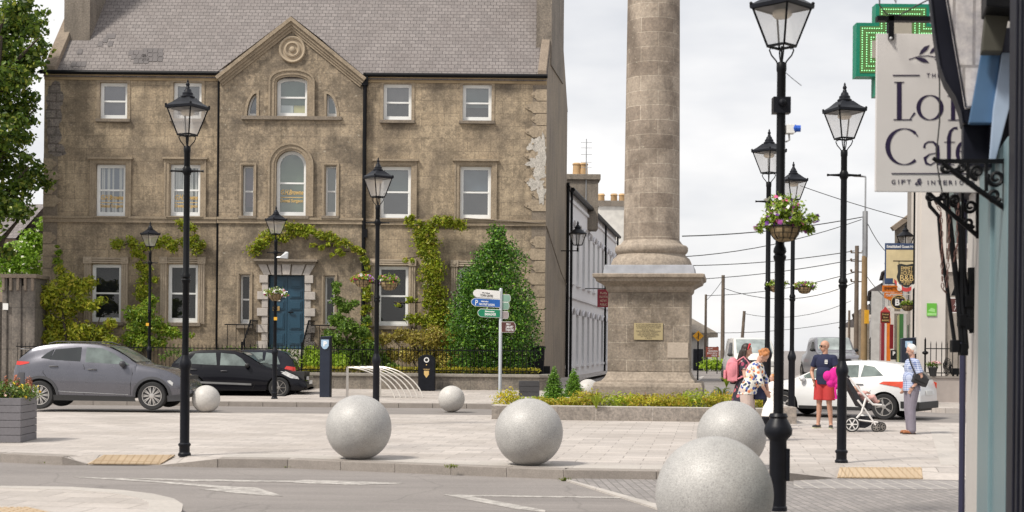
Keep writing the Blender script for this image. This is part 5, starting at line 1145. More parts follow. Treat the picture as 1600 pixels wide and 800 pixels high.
lime = leafmat('bright_lime_leaf', (.2, .33, .02), (.42, .58, .05))
bl = fb([(490, 565, 20), (478, 570, 14), (500, 555, 14), (485, 548, 10)], 47.6)
plant('round_shrub', 'bright lime rounded shrub behind the railings beside the door steps', 'shrub', bl, 2600, .08, lime, (bl[0][0], 47.6, .2), seed=47, shell=.25)
bl = fb([(527, 566, 16), (535, 572, 10)], 47.4)
plant('round_shrub', 'small lime rounded shrub just right of the parking machine', 'shrub', bl, 1300, .08, lime, (bl[0][0], 47.4, .2), seed=48, shell=.25)
# tall evergreen
ev = leafmat('bay_leaf', (.02, .065, .006), (.08, .2, .015), (.24, .4, .04), trans=.14)
bl = []
for py, l, r in ((370, 768, 786), (385, 756, 792), (402, 746, 802), (425, 736, 811), (450, 726, 818), (475, 720, 824), (500, 716, 829), (525, 711, 831), (550, 712, 830), (570, 722, 820)):
    n = 7; 
    for i in range(n):
        px = l + (r - l) * (i + .5) / n; c = P(px, py + rs.uniform(-8, 8), 47.9); rr = (r - l) / n / 45 * 1.05 + .12
        if rs.random() < .12: c = c + Vector((rs.uniform(-.2, .2), 0, .1)); rr *= 1.25
        for dy in (-1, 0, 1): bl.append((c.x, 47.9 + dy * (r - l) / 150, c.z, rr, rr, rr * 1.2))
for px, py in ((775, 362), (786, 366), (762, 376), (800, 395)): c = P(px, py, 47.9); bl.append((c.x, 47.9, c.z, .1, .1, .28))
c = P(772, 600, 47.9)
plant('evergreen_bush', 'tall dense cone shaped evergreen at the right end of the house', 'tree', bl, 30000, .095, ev, (c.x, 47.9, .2), seed=49, shell=.16, stems=[([(c.x, 47.9, .2), (c.x, 47.9, 4.6)], [.1, .03])], foliage='crown')
# clipped golden edging behind the railings
bl = []; x = P(480, 580, 47).x
while x < P(840, 580, 47).x: bl.append((x, 46.85, P(600, 576, 46.85).z - .02, .2, .16, .1)); x += .2
o = plant('low_hedge', 'thin golden yellow hedge growing along the top of the plinth behind the railings', 'hedge', bl, 4200, .07, leafmat('gold_hedge', (.3, .28, .02), (.5, .45, .05)), (-3, 46.85, .3), seed=50)
bl = []
for px in range(255, 475, 9): c = P(px, 548 + rs.uniform(-6, 6), 47.1); bl.append((c.x, 47.1, c.z - .1, .2, .15, rs.uniform(.1, .25)))
plant('low_hedge', 'low dark green planting behind the railings left of the door', 'hedge', bl, 1500, .08, gsm, (-9, 47.1, .3), seed=51)

# neighbouring roof seen through the leaves at the far left
nd = 66.0; a_, b_ = P(-60, 318, nd), P(72, 318, nd); c_ = P(0, 372, nd - 4); t = thing('neighbour_house', 'pale house with a pinkish slate roof glimpsed through the tree at the far left', 'house', (a_.x, nd, .4))
mb = MB(); mb.add([(a_.x - 4, nd - 4, c_.z), (b_.x, nd - 4, c_.z), (b_.x, nd, a_.z), (a_.x - 4, nd, a_.z), (b_.x, nd + 4, c_.z), (a_.x - 4, nd + 4, c_.z)], [(0, 1, 2, 3), (3, 2, 4, 5)]); obj('roof', mb, slate, t)
mb = MB(); mb.box(a_.x - 4, b_.x - .2, nd - 3.8, nd + 3.8, .3, c_.z - .02); obj('wall', mb, cop, t)
# ================================================================== VEHICLES
def lerp_pts(pts, u):
    if u <= pts[0][0]: return pts[0][1]
    for (a, za), (b, zb) in zip(pts[:-1], pts[1:]):
        if u <= b:
            t = (u - a) / (b - a); return za + (zb - za) * t
    return pts[-1][1]
def smooth_prof(pts, it=2):
    for _ in range(it):
        q = [pts[0]]
        for a, b in zip(pts[:-1], pts[1:]): q += [(a[0] * .75 + b[0] * .25, a[1] * .75 + b[1] * .25), (a[0] * .25 + b[0] * .75, a[1] * .25 + b[1] * .75)]
        pts = q + [pts[-1]]
    return pts
tyre_m = mat('tyre_rubber', (.022, .022, .023), .8, var=.2); alloy = mat('alloy_wheel', (.5, .48, .46), .35, .6, var=.08); alloy2 = mat('wheel_trim_dull', (.28, .26, .24), .45, .5, var=.2)
carglass = mat('car_glass_dark', (.018, .021, .022), .04, var=.3, vs=1.5, spec=.8); carglass2 = mat('car_glass_light', (.13, .16, .15), .05, var=.5, vs=2.5, spec=.9)
blackpl = mat('black_plastic', (.025, .025, .026), .6); seam_m = mat('door_gap', (.01, .01, .01), .8); chrome = mat('chrome_trim', (.6, .6, .6), .2, .9)
redl_m = mat('tail_lamp_red', (.55, .03, .02), .15, coat=.5, var=.2); headl = mat('head_lamp', (.5, .5, .49), .1, coat=.8, var=.3, vs=14)
def paint(name, c, metal=.0, rough=.3): return mat(name, c, rough, metal, var=.04, coat=.7 if c[0] > .05 else .3, spec=.3 if c[0] > .05 else .12)
cladm = mat('handle_dark', (.05, .05, .055), .5)
class Car:
    def __init__(s, name, label, cat, L, W, H, top, belt, sill, whx, wr, pm, clad=None, group=None, tumble=.2):
        s.L, s.W, s.H = L, W, H; s.top = smooth_prof(top); s.belt = smooth_prof(belt, 1); s.sill = sill; s.whx = whx; s.wr = wr; s.tum = tumble
        s.t = thing(name, label, cat, (0, 0, 0), group)
        us = sorted(set([0, .015, .05, .1, .17, .25] + [L - q for q in (0, .015, .05, .1, .17, .25)] + [i * L / 70 for i in range(4, 67)] + [w + (wr + .06) * math.cos(math.pi * k / 14) for w in whx for k in range(15)]))
        us = [u for u in us if 0 <= u <= L]; rows = []
        mb = MB(); n = None
        for u in us:
            sec = s.sec(u); row = [(u - L / 2, y, z) for y, z in sec] + [(u - L / 2, -y, z) for y, z in sec[-2::-1]]
            n = len(row); mb.v += row
        m = len(us)
        mb.f = [(i*n + k, (i+1)*n + k, (i+1)*n + k + 1, i*n + k + 1) for i in range(m-1) for k in range(n-1)] + [tuple(range(n)), tuple(range(m*n - 1, (m-1)*n - 1, -1))]
        s.body = obj('body', mb, pm, s.t, smooth=True)
        mb = MB(); mb.box(-L/2 + .12, L/2 - .12, -W/2 + .26, W/2 - .26, sill - .02, .8); mb.box(whx[0] + .4 - L/2, whx[1] - .4 - L/2, -W/2 + .06, W/2 - .06, sill - .03, sill + .1)
        obj('underbody', mb, blackpl, s.t)
    def wb(s, u, z):
        e = abs(2 * u / s.L - 1); pl = 1 - .05 * e ** 2 - .17 * e ** 9
        zb = lerp_pts(s.belt, u); hw = s.W / 2 * pl
        if z <= zb: t = (z - s.sill) / max(.1, zb - s.sill); return hw * (.955 + .045 * math.sin(math.pi * min(1, max(0, t * .85 + .08))) - .05 * t ** 4)
        return hw * (.905) * (1 - s.tum * (z - zb) / max(.2, s.H - zb))
    def low(s, u):
        z = s.sill
        for w in s.whx:
            r = s.wr + .055
            if abs(u - w) < r: z = max(z, s.wr + math.sqrt(r * r - (u - w) ** 2))
        if u < .3: z = max(z, s.sill + (.3 - u) * .35)
        if u > s.L - .3: z = max(z, s.sill + (u - s.L + .3) * .3)
        return z
    def sec(s, u):
        T_ = lerp_pts(s.top, u); zb = min(lerp_pts(s.belt, u), T_ - .07); z0 = s.low(u); ze = T_ - .055 if T_ - zb > .2 else (T_ - .025)
        zs = [z0 + (zb - z0) * k / 6 for k in range(7)] + [zb + (ze - zb) * k / 4 for k in range(1, 5)]
        out = [(s.wb(u, z) - (.012 if T_ - lerp_pts(s.belt, u) < .1 and z > zb - .02 else 0), z) for z in zs]
        we = out[-1][0]; out += [(we * .96, T_ - .02), (we * .86, T_ - .008), (we * .6, T_ - .0), (we * .3, T_ + .006), (0, T_ + .01)]
        return out
    def patch(s, name, poly, m, side=-1, off=.008, parent=None, nz=4, du=.05):
        us = [p[0] for p in poly]; u0, u1 = min(us), max(us); ks = sorted(set([u0 + (u1 - u0) * i / max(2, int((u1 - u0) / du)) for i in range(max(2, int((u1 - u0) / du)) + 1)] + us))
        mb = MB(); n = len(poly); cols = []
        for u in ks:
            uu = min(max(u + 1.3e-5, u0 + 1e-4), u1 - 1e-4); zs = []
            for i in range(n):
                (a, za), (b, zb) = poly[i], poly[(i+1) % n]
                if (a - uu) * (b - uu) < 0: zs.append(za + (zb - za) * (uu - a) / (b - a))
            if len(zs) < 2: zs = [lerp_pts(sorted(poly), uu)] * 2
            lo, hi = min(zs), max(zs); cols.append([(u - s.L/2, side * (s.wb(u, lo + (hi - lo) * k / nz) + off), lo + (hi - lo) * k / nz) for k in range(nz + 1)])
        for c in cols: mb.v += c
        q = nz + 1; mb.f = [(i*q + k, (i+1)*q + k, (i+1)*q + k + 1, i*q + k + 1) for i in range(len(cols)-1) for k in range(nz)]
        return obj(name, mb, m, parent or s.t, smooth=True)
    def line(s, name, pts, m, w=.006, side=-1, off=.002):
        mb = MB(); q = [Vector((u - s.L/2, side * (s.wb(u, z) + off), z)) for u, z in pts]; mb.tube(q, w, 4); return obj(name, mb, m, s.t)
    def screen(s, name, u0, u1, m, f=.9, off=.01, n=8):
        mb = MB(); rows = []
        for i in range(n + 1):
            u = u0 + (u1 - u0) * i / n; T_ = lerp_pts(s.top, u); w = s.sec(u)[10][0] * f
            mb.v += [(u - s.L/2, w * k, T_ + off + .008 * (1 - abs(k))) for k in (-1, -.6, -.2, .2, .6, 1)]
        mb.f = [(i*6 + k, i*6 + k + 1, (i+1)*6 + k + 1, (i+1)*6 + k) for i in range(n) for k in range(5)]; return obj(name, mb, m, s.t, smooth=True)
    def wheels(s, spokes=10, am=None, double=True):
        am = am or alloy; first = None
        for w in s.whx:
            for sd_ in (-1, 1):
                root = None; r = s.wr; Y = sd_ * (s.W/2 - .115); Mx = Matrix.Translation((w - s.L/2, Y, r)) @ Matrix.Rotation(R(90) * (1 if sd_ < 0 else -1), 4, 'X')
                mb = MB(); mb.lathe([(r * .68, -.1), (r * .93, -.105), (r, -.07), (r, .07), (r * .93, .105), (r * .72, .1), (r * .68, .08)], 32, M=Mx)
                wh = obj('wheel', mb, tyre_m, s.t, smooth=True)
                mb = MB(); mb.lathe([(r * .7, .0), (r * .7, .095), (r * .655, .095), (r * .62, .05), (r * .61, .0)], 32, M=Mx)
                for k in range(spokes):
                    a = 2 * math.pi * k / spokes
                    for da in ((-.1, .1) if double else (0,)):
                        p = Mx @ Vector((r * .12 * math.cos(a), r * .12 * math.sin(a), .085)); q = Mx @ Vector((r * .66 * math.cos(a + da), r * .66 * math.sin(a + da), .07)); mb.bar(p, q, .018 if double else .035, .02)
                mb.lathe([(r * .17, .05), (r * .17, .095), (r * .1, .1), (.01, .1)], 16, M=Mx); obj('rim', mb, am, wh)
                mb = MB(); mb.lathe([(r * .66, .0), (r * .66, .025)], 24, M=Mx); obj('brake_disc', mb, M_['dark'], wh)
    def mirror(s, u, z, m, side=-1):
        y = side * (s.wb(u, z) + .1); mb = MB(); mb.ball((u - s.L/2, y, z), (.07, .11, .075), 12, 8); mb.tube([(u - s.L/2, side * s.wb(u, z), z - .05), (u - s.L/2, y, z - .04)], .025, 6); obj('wing_mirror', mb, m, s.t, smooth=True)
    def handle(s, u, z, m=None, side=-1):
        y = side * (s.wb(u, z) + .018); mb = MB(); mb.tube([(u - .1 - s.L/2, y, z), (u - .04 - s.L/2, y + side * .012, z + .004), (u + .05 - s.L/2, y + side * .012, z + .004), (u + .1 - s.L/2, y, z)], .014, 6); obj('door_handle', mb, m or cladm, s.t, smooth=True)
    def put(s, x, y, z, rz): s.t.location = (x, y, z); s.t.rotation_euler = (0, 0, rz)

def px2(car_x0, y0, kx, ky): return lambda x, y: ((x - car_x0) / kx, (y0 - y) / ky)
# --- grey crossover (crop scale: 4 crop px per photo px)
k = 67.0 * 4; g = lambda x, y: ((x - 85) / k, (562 - y) / k * .985)
top = [g(85, 330), g(90, 285), g(110, 245), g(165, 200), g(200, 168), g(300, 148), g(420, 138), g(560, 140), g(650, 150), g(730, 180), g(800, 222), g(868, 268), g(950, 284), g(1040, 300), g(1100, 325), g(1160, 360), g(1188, 395), g(1196, 430)]
top = [(max(0, u), z) for u, z in top]
belt = [g(85, 290), g(200, 265), g(300, 248), g(540, 266), g(800, 282), g(960, 300), g(1100, 335), g(1196, 400)]
kona = Car('parked_car', 'grey compact crossover car parked at the left beside the stone plaza', 'car', 4.16, 1.80, 1.57, top, belt, .3, [.672, 3.296], .33, paint('paint_grey', (.13, .13, .15), .6, .27), tumble=.22)
kona.patch('window', [g(322, 248), g(350, 182), g(512, 166), g(514, 258)], carglass); kona.patch('window', [g(545, 262), g(545, 168), g(640, 172), g(720, 205), g(822, 276)], carglass2)
kona.patch('window', [g(265, 236), g(300, 205), g(342, 180), g(322, 246)], carglass)
for sd_ in (1,): kona.patch('window', [g(322, 248), g(350, 182), g(512, 166), g(514, 258)], carglass, 1); kona.patch('window', [g(545, 262), g(545, 168), g(640, 172), g(720, 205), g(822, 276)], carglass2, 1)
kona.screen('windscreen', g(680, 0)[0], g(860, 0)[0], carglass2); kona.screen('rear_window', g(112, 0)[0], g(185, 0)[0], carglass)
kona.patch('tail_lamp', [g(100, 282), g(104, 258), g(192, 262), g(190, 272), g(130, 284)], redl_m); kona.patch('tail_lamp', [g(100, 282), g(104, 258), g(192, 262), g(190, 272), g(130, 284)], redl_m, 1)
kona.patch('lower_lamp', [g(92, 378), g(95, 348), g(116, 346), g(116, 378)], mat('lamp_orange', (.5, .14, .06), .2, coat=.5))
kona.patch('head_lamp', [g(1062, 375), g(1068, 385), g(1095, 408), g(1100, 388), g(1080, 372)], headl, off=.012)
# plastic cladding round the arches
cl = mat('cladding_grey', (.055, .056, .062), .5)
for w in kona.whx:
    pts = [(w + (.33 + .12) * math.cos(a), .33 + (.33 + .12) * math.sin(a)) for a in [math.pi * i / 16 for i in range(17)]]; inn = [(w + .392 * math.cos(a), .33 + .392 * math.sin(a)) for a in [math.pi * i / 16 for i in range(17)]]
    for side in (-1, 1):
        mb = MB(); V = lambda q, o: (q[0] - kona.L/2, side * (kona.wb(q[0], q[1]) + o), max(.22, q[1]))
        for i in range(16): mb.add([V(pts[i], .014), V(pts[i+1], .014), V(inn[i+1], .014), V(inn[i], .014), V(pts[i], -.02), V(pts[i+1], -.02), V(inn[i+1], -.05), V(inn[i], -.05)], [(0, 1, 2, 3), (0, 1, 5, 4), (3, 2, 6, 7)])
        obj('wheel_arch', mb, cl, kona.t, smooth=True)
kona.patch('sill_trim', [g(352, 505), g(352, 470), g(860, 478), g(868, 508)], blackpl, off=.014); kona.patch('rear_bumper', [g(92, 470), g(92, 395), g(125, 330), g(165, 330), g(140, 445), g(165, 450)], cl, off=.012)
kona.patch('front_bumper', [g(1062, 508), g(1062, 470), g(1180, 460), g(1180, 500)], cl, off=.012)
kona.line('door_gap', [g(290, 250), g(286, 330), g(345, 400), g(362, 470)], seam_m); kona.line('door_gap', [g(528, 262), g(545, 300), g(545, 468)], seam_m); kona.line('door_gap', [g(832, 285), g(845, 330), g(835, 400), g(835, 468)], seam_m)
kona.line('body_crease', [g(372, 446), g(450, 452), g(560, 455), g(820, 466)], chrome, .006); kona.line('window_trim', [g(265, 238), g(420, 256), g(822, 280)], blackpl, .008)
kona.handle(g(352, 0)[0], g(0, 290)[1]); kona.handle(g(595, 0)[0], g(0, 308)[1]); kona.mirror(g(785, 0)[0], g(0, 270)[1], cl); kona.mirror(g(785, 0)[0], g(0, 270)[1], cl, 1)
for y in (-.62, .62): mb = MB(); mb.tube([(g(300, 0)[0] - 2.08, y, g(0, 146)[1] + .0), (g(350, 0)[0] - 2.08, y, g(0, 132)[1]), (g(600, 0)[0] - 2.08, y, g(0, 134)[1]), (g(660, 0)[0] - 2.08, y, g(0, 152)[1])], .016, 6); obj('roof_rail', mb, blackpl, kona.t)
kona.wheels(10)
mb = MB(); mb.ball((-1.95, 0, 1.4), (.14, .6, .02), 12, 6); obj('spoiler', mb, kona.body.data.materials[0], kona.t, smooth=True)
kp = P(16, 640, F / 67); KZ = P(150, 640, F / 67).z
kona.put(kp.x + 2.08, F / 67 + .88, KZ + .0, 0)
# --- black hatchback
k = 51.2 * 4; ax0 = -10
# crop2 coords for rear (x 1045..1600 => photo 261..400) ; crop4 for front (photo 350 + x/4)
def a(x, y): return ((x - 261) / 51.2, (621.5 - y) / 51.2)
top = [a(261, 585), a(263, 572), a(270, 563), a(285, 552), a(300, 548.5), a(330, 546.5), a(360, 547), a(378, 552), a(396, 563), a(412, 573), a(430, 576), a(450, 581), a(466, 588), a(476, 597), a(478, 605)]
belt = [a(261, 578), a(290, 574), a(340, 572), a(400, 577), a(440, 583), a(478, 600)]
ast = Car('parked_car', 'black hatchback parked before the house, behind the small stone ball', 'car', 4.24, 1.75, 1.46, top, belt, .25, [.78, 3.39], .315, paint('paint_black', (.006, .006, .009)), tumble=.24)
for side in (-1, 1):
    ast.patch('window', [a(290, 569), a(302, 553), a(334, 552), a(337, 571)], carglass2, side); ast.patch('window', [a(342, 571), a(342, 552), a(364, 554), a(376, 561), a(385, 572)], carglass2, side); ast.patch('window', [a(270, 569), a(279, 558), a(286, 555), a(288, 569)], carglass, side)
    ast.patch('side_strip', [a(295, 599), a(295, 596), a(392, 599), a(392, 602)], mat('strip_grey', (.2, .2, .2), .4), side, off=.014)
ast.screen('windscreen', a(374, 0)[0], a(404, 0)[0], carglass2); ast.patch('head_lamp', [a(436, 580), a(462, 591), a(466, 592), a(452, 586), a(440, 580)], headl, off=.01); ast.patch('head_lamp', [a(438, 583), a(444, 579.5), a(463, 588), a(465, 592), a(452, 590)], headl, off=.012)
ast.line('door_gap', [a(338, 573), a(340, 612)], seam_m, off=.004); ast.line('door_gap', [a(396, 577), a(397, 600), a(392, 612)], seam_m, off=.004); ast.handle(a(301, 0)[0], a(0, 578)[1]); ast.handle(a(349, 0)[0], a(0, 580)[1]); ast.mirror(a(385, 0)[0], a(0, 571)[1], blackpl)
ast.wheels(7, alloy2, False); mb = MB(); mb.box(2.1, 2.135, -.25, .25, .42, .53); obj('number_plate', mb, M_['white'], ast.t)
mb = MB(); mb.box(2.06, 2.13, -.5, .5, .55, .66); obj('grille', mb, chrome, ast.t)
q = P(261, 621, 42.8); ast.put(q.x + 2.12, 42.8 + .87, P(370, 621.5, 42.8).z, 0)
# --- dark estate half hidden behind it, seen from its rear right
def b(x, y): return ((469 - x) / 46.5, (609 - y) / 46.5)      # rear = right end, nose to the left
top = [(0, .62), (.02, .8), (.06, 1.0), (.22, 1.22), (.42, 1.36), (.8, 1.41), (1.6, 1.42), (2.2, 1.34), (2.75, 1.02), (3.2, .94), (3.7, .84), (4.0, .68), (4.02, .6)]
dk_ = Car('parked_car', 'dark hatchback with a red tail lamp showing behind the black car', 'car', 4.02, 1.72, 1.44, top, [(0, .88), (1, .9), (2.8, .88), (4.02, .66)], .25, [.7, 3.2], .31, paint('paint_dark_blue', (.018, .02, .028)), tumble=.22)
for side in (-1, 1):
    dk_.patch('window', [(.5, .95), (.62, 1.27), (.95, 1.33), (1.0, .95)], carglass2, side); dk_.patch('window', [(1.06, .95), (1.06, 1.33), (1.7, 1.32), (1.74, .95)], carglass2, side); dk_.patch('window', [(1.8, .95), (1.8, 1.3), (2.1, 1.2), (2.55, .95)], carglass2, side)
    dk_.patch('tail_lamp', [(.0, .66), (.03, .86), (.3, .9), (.42, .74), (.3, .62)], redl_m, side, off=.012)
dk_.screen('rear_window', .08, .4, carglass2, f=.85); dk_.wheels(5, alloy2, False)
q = P(469, 609, 46.0); dk_.put(q.x - 2.0, 45.9 - .0, .05, math.pi + .06); dk_.t.location.y = 45.35
# --- white hatchback seen from its rear left quarter
top = [(0, .55), (.02, .8), (.08, .98), (.2, 1.12), (.48, 1.34), (.62, 1.4), (1.1, 1.46), (1.7, 1.475), (2.3, 1.42), (2.8, 1.22), (3.3, .99), (3.7, .92), (4.15, .78), (4.33, .62), (4.36, .5)]
belt = [(0, .93), (.6, 1.0), (1.6, .95), (3.2, .9), (4.36, .6)]
foc = Car('parked_car', 'white hatchback with a long red tail lamp, parked behind the man in red shorts', 'car', 4.36, 1.82, 1.47, top, belt, .24, [.86, 3.51], .325, paint('paint_white', (.68, .68, .68)), tumble=.25)
for side in (-1, 1):
    foc.patch('window', [(.92, 1.1), (1.18, 1.32), (1.45, 1.36), (1.5, 1.06)], carglass2, side); foc.patch('window', [(1.56, 1.05), (1.58, 1.36), (2.2, 1.34), (2.32, 1.02)], carglass2, side); foc.patch('window', [(2.4, 1.02), (2.42, 1.33), (2.75, 1.2), (3.15, .99)], carglass2, side)
    foc.patch('tail_lamp', [(.0, .92), (.02, .78), (.12, .7), (.32, .72), (.5, .82), (1.0, .9), (.9, .955), (.5, .96), (.2, .98)], mat('tail_lamp_orange', (.62, .07, .03), .15, coat=.5), side, off=.014)
    foc.patch('lower_trim', [(0.01, .3), (.01, .46), (.45, .47), (.45, .3)], blackpl, side, off=.014); foc.patch('sill_trim', [(1.25, .22), (1.25, .3), (3.1, .3), (3.1, .22)], blackpl, side, off=.012)
    foc.line('door_gap', [(1.0, 1.02), (1.22, .7), (1.3, .5), (1.35, .3)], seam_m, .005, side); foc.line('door_gap', [(2.36, 1.0), (2.36, .3)], seam_m, .005, side); foc.handle(1.5, .87, side=side); foc.handle(2.6, .85, side=side); foc.mirror(3.0, .98, foc.body.data.materials[0], side)
foc.screen('rear_window', .1, .5, carglass, f=.86); foc.wheels(5)
mb = MB(); mb.box(-2.2, -2.16, -.78, .78, .28, .46); obj('rear_bumper', mb, blackpl, foc.t, bevel=.02)
mb = MB(); mb.box(-2.195, -2.18, -.26, .26, .62, .73); obj('number_plate', mb, mat('plate_white', (.7, .7, .68)), foc.t)
th = R(180 - 33); u = Vector((math.cos(th), math.sin(th), 0)); lft = Vector((-u.y, u.x, 0))
# rear left wheel contact at px 1381,657
cz = -.12; cpt = G(1381, 656, cz); ctr = Vector((cpt.x, cpt.y, cz)) - u * (.86 - 2.18) - lft * .88
foc.put(ctr.x, ctr.y, cz, th)
# --- silver van and dark pick-up far down the road, both facing the camera
def front_car(name, label, px, ytop, D, W, H, L, pm, hood, van=False, gl=mat('hazed_windscreen', (.3, .34, .34), .1, var=.4, vs=2)):  # distant windscreen colour lightened to imitate haze
    z = gz(P(px, 560, D).x, D)
    if van: top = [(0, 1.6), (.05, H - .1), (.2, H), (L - 1.9, H), (L - 1.45, H - .06), (L - .85, hood + .25), (L - .6, hood), (L - .15, hood - .15), (L - .02, .75), (L, .6)]
    else: top = [(0, hood - .05), (1.4, hood - .05), (1.5, H - .1), (1.7, H), (L - 2.1, H), (L - 1.9, H - .03), (L - 1.35, hood + .05), (L - .9, hood), (L - .15, hood - .1), (L - .02, .8), (L, .6)]
    c = Car(name, label, 'van' if van else 'pick-up truck', L, W, H, top, [(0, hood), (L - 1, hood), (L, hood - .3)], .35, [.8, L - .85], .36, pm, tumble=.14)
    c.screen('windscreen', L - (1.5 if van else 1.93), L - (.78 if van else 1.36), gl, f=.88)
    for sd_ in (-1, 1):
        c.patch('window', [(L - 2.6, hood + .08), (L - 2.5, H - .2), (L - 1.7 if van else L - 2.1, H - .2), (L - 1.2 if van else L - 1.55, hood + .08)], carglass, sd_); c.mirror(L - (1.1 if van else 1.6), hood + .12, blackpl, sd_)
        mb = MB(); y = sd_ * (W/2 - .3); mb.box(L/2 - .1, L/2 + .01, y - .2, y + .2, .72, .92); obj('head_lamp', mb, headl, c.t, bevel=.02)
    mb = MB(); mb.box(L/2 - .08, L/2 + .015, -W/2 + .55, W/2 - .55, .62, .95); g_ = obj('grille', mb, blackpl, c.t)
    mb = MB(); mb.box(L/2 - .1, L/2 + .03, -W/2 + .06, W/2 - .06, .36, .55); obj('bumper', mb, blackpl if not van else pm, c.t, bevel=.03)
    mb = MB(); mb.box(L/2 + .016, L/2 + .035, -.26, .26, .56, .67); obj('number_plate', mb, M_['white'], c.t)
    c.wheels(6, alloy2, False); p = P(px, 560, D); c.put(p.x, D + L/2, z, -math.pi/2 - R(2)); return c
vz = 53; zt = P(1187, 527, vz).z - gz(9, vz)
front_car('parked_van', 'haze-paled silver van far behind the two women, facing the camera', 1187, 527, vz, 1.84, zt, 4.5, paint('paint_silver_hazed', (.72, .7, .66), .0), 1.02, True)  # haze is put into the paint colour, lighter than the van itself
pz_ = 56; zt = P(1320, 526, pz_).z - gz(13, pz_)
pk = front_car('pickup_truck', 'dark grey pick-up truck far down the street facing the camera above the white car', 1319, 526, pz_, 1.8, zt, 5.0, paint('paint_slate', (.2, .2, .225), .2), 1.18)
mb = MB(); 
for y in (-.3, .3): mb.tube([(2.52, y, .5), (2.52, y, 1.28), (2.45, y, 1.3)], .03, 6)
mb.tube([(2.52, -.5, .9), (2.52, .5, .9)], .03, 6); obj('bull_bar', mb, blackpl, pk.t)
# ================================================================== PEOPLE
def capsule(mb, p0, r0, p1, r1, n=14):
    p0 = Vector(p0); p1 = Vector(p1); d = p1 - p0; l = d.length
    if l < 1e-6: mb.ball(p0, r0, n, 10); return
    q = d.to_track_quat('Z', 'Y').to_matrix().to_4x4(); prof = []
    for i in range(6): a = -math.pi/2 + (math.pi/2) * i / 5; prof.append((max(.0005, r0 * math.cos(a)), r0 * math.sin(a)))
    for i in range(6): a = (math.pi/2) * i / 5; prof.append((max(.0005, r1 * math.cos(a)), l + r1 * math.sin(a)))
    mb.lathe(prof, n, tuple(p0), q)
def fused(name, mb, m, parent, voxel=.009, smooth=3):
    me = bpy.data.meshes.new('tmp'); me.from_pydata([tuple(v) for v in mb.v], [], mb.f)
    b = bmesh.new(); b.from_mesh(me); bmesh.ops.recalc_face_normals(b, faces=b.faces); b.to_mesh(me); b.free()
    t = bpy.data.objects.new('tmp', me); COL.objects.link(t)
    r = t.modifiers.new('r', 'REMESH'); r.mode = 'VOXEL'; r.voxel_size = voxel
    if smooth: s = t.modifiers.new('s', 'SMOOTH'); s.iterations = smooth; s.factor = .5
    bpy.context.view_layer.update()
    e = bpy.data.meshes.new_from_object(t.evaluated_get(bpy.context.evaluated_depsgraph_get())); bpy.data.objects.remove(t); bpy.data.meshes.remove(me)
    e.name = name; e.materials.clear(); e.transform(Matrix.Translation(-worldloc(parent)))
    for mm in (m if isinstance(m, (list, tuple)) else [m]): e.materials.append(mm)
    e.polygons.foreach_set('use_smooth', [True] * len(e.polygons))
    o = bpy.data.objects.new(name, e); COL.objects.link(o); o.parent = parent; return o
skin = mat('skin', (.52, .3, .22), .5, var=.1, vs=6, bs=40, bstr=.05); skin2 = mat('skin_tanned', (.47, .26, .18), .5, var=.12, vs=6)
def fabric(name, c, var=.1): return mat(name, c, .85, var=var, vs=9, bs=45, bstr=.35)
def floral(name, base, cols, scale):
    m, n, p, L = nodes(name); g = coords(n, 'obj'); v = n.nodes.new('ShaderNodeTexVoronoi'); v.inputs['Scale'].default_value = scale; L(g, v.inputs['Vector'])
    s = n.nodes.new('ShaderNodeSeparateColor'); L(v.outputs['Color'], s.inputs[0]); st = [(i / len(cols), c) for i, c in enumerate(cols)]
    c = ramp_(n, s.outputs[0], st, True).outputs[0]; f = ramp_(n, v.outputs['Distance'], [(0, (1, 1, 1)), (.5, (1, 1, 1)), (.56, (0, 0, 0))]).outputs[0]
    L(mix_(n, f, base, c), p.inputs['Base Color']); p.inputs['Roughness'].default_value = .85; return m
def check(name, c0, c1, sc):
    m, n, p, L = nodes(name); g = coords(n, 'obj'); s = n.nodes.new('ShaderNodeSeparateXYZ'); L(g, s.inputs[0]); outs = []
    x = n.nodes.new('ShaderNodeMath'); x.operation = 'ADD'; L(s.outputs[0], x.inputs[0]); L(s.outputs[1], x.inputs[1])
    for src in (x.outputs[0], s.outputs[2]):
        a = n.nodes.new('ShaderNodeMath'); a.operation = 'MULTIPLY'; a.inputs[1].default_value = sc; L(src, a.inputs[0]); b = n.nodes.new('ShaderNodeMath'); b.operation = 'FRACT'; L(a.outputs[0], b.inputs[0])
        c = n.nodes.new('ShaderNodeMath'); c.operation = 'LESS_THAN'; c.inputs[1].default_value = .35; L(b.outputs[0], c.inputs[0]); outs.append(c.outputs[0])
    d = n.nodes.new('ShaderNodeMath'); d.operation = 'ADD'; L(outs[0], d.inputs[0]); L(outs[1], d.inputs[1]); e = n.nodes.new('ShaderNodeMath'); e.operation = 'MULTIPLY'; e.inputs[1].default_value = .5; L(d.outputs[0], e.inputs[0])
    L(mix_(n, e.outputs[0], c0, c1), p.inputs['Base Color']); p.inputs['Roughness'].default_value = .85; return m
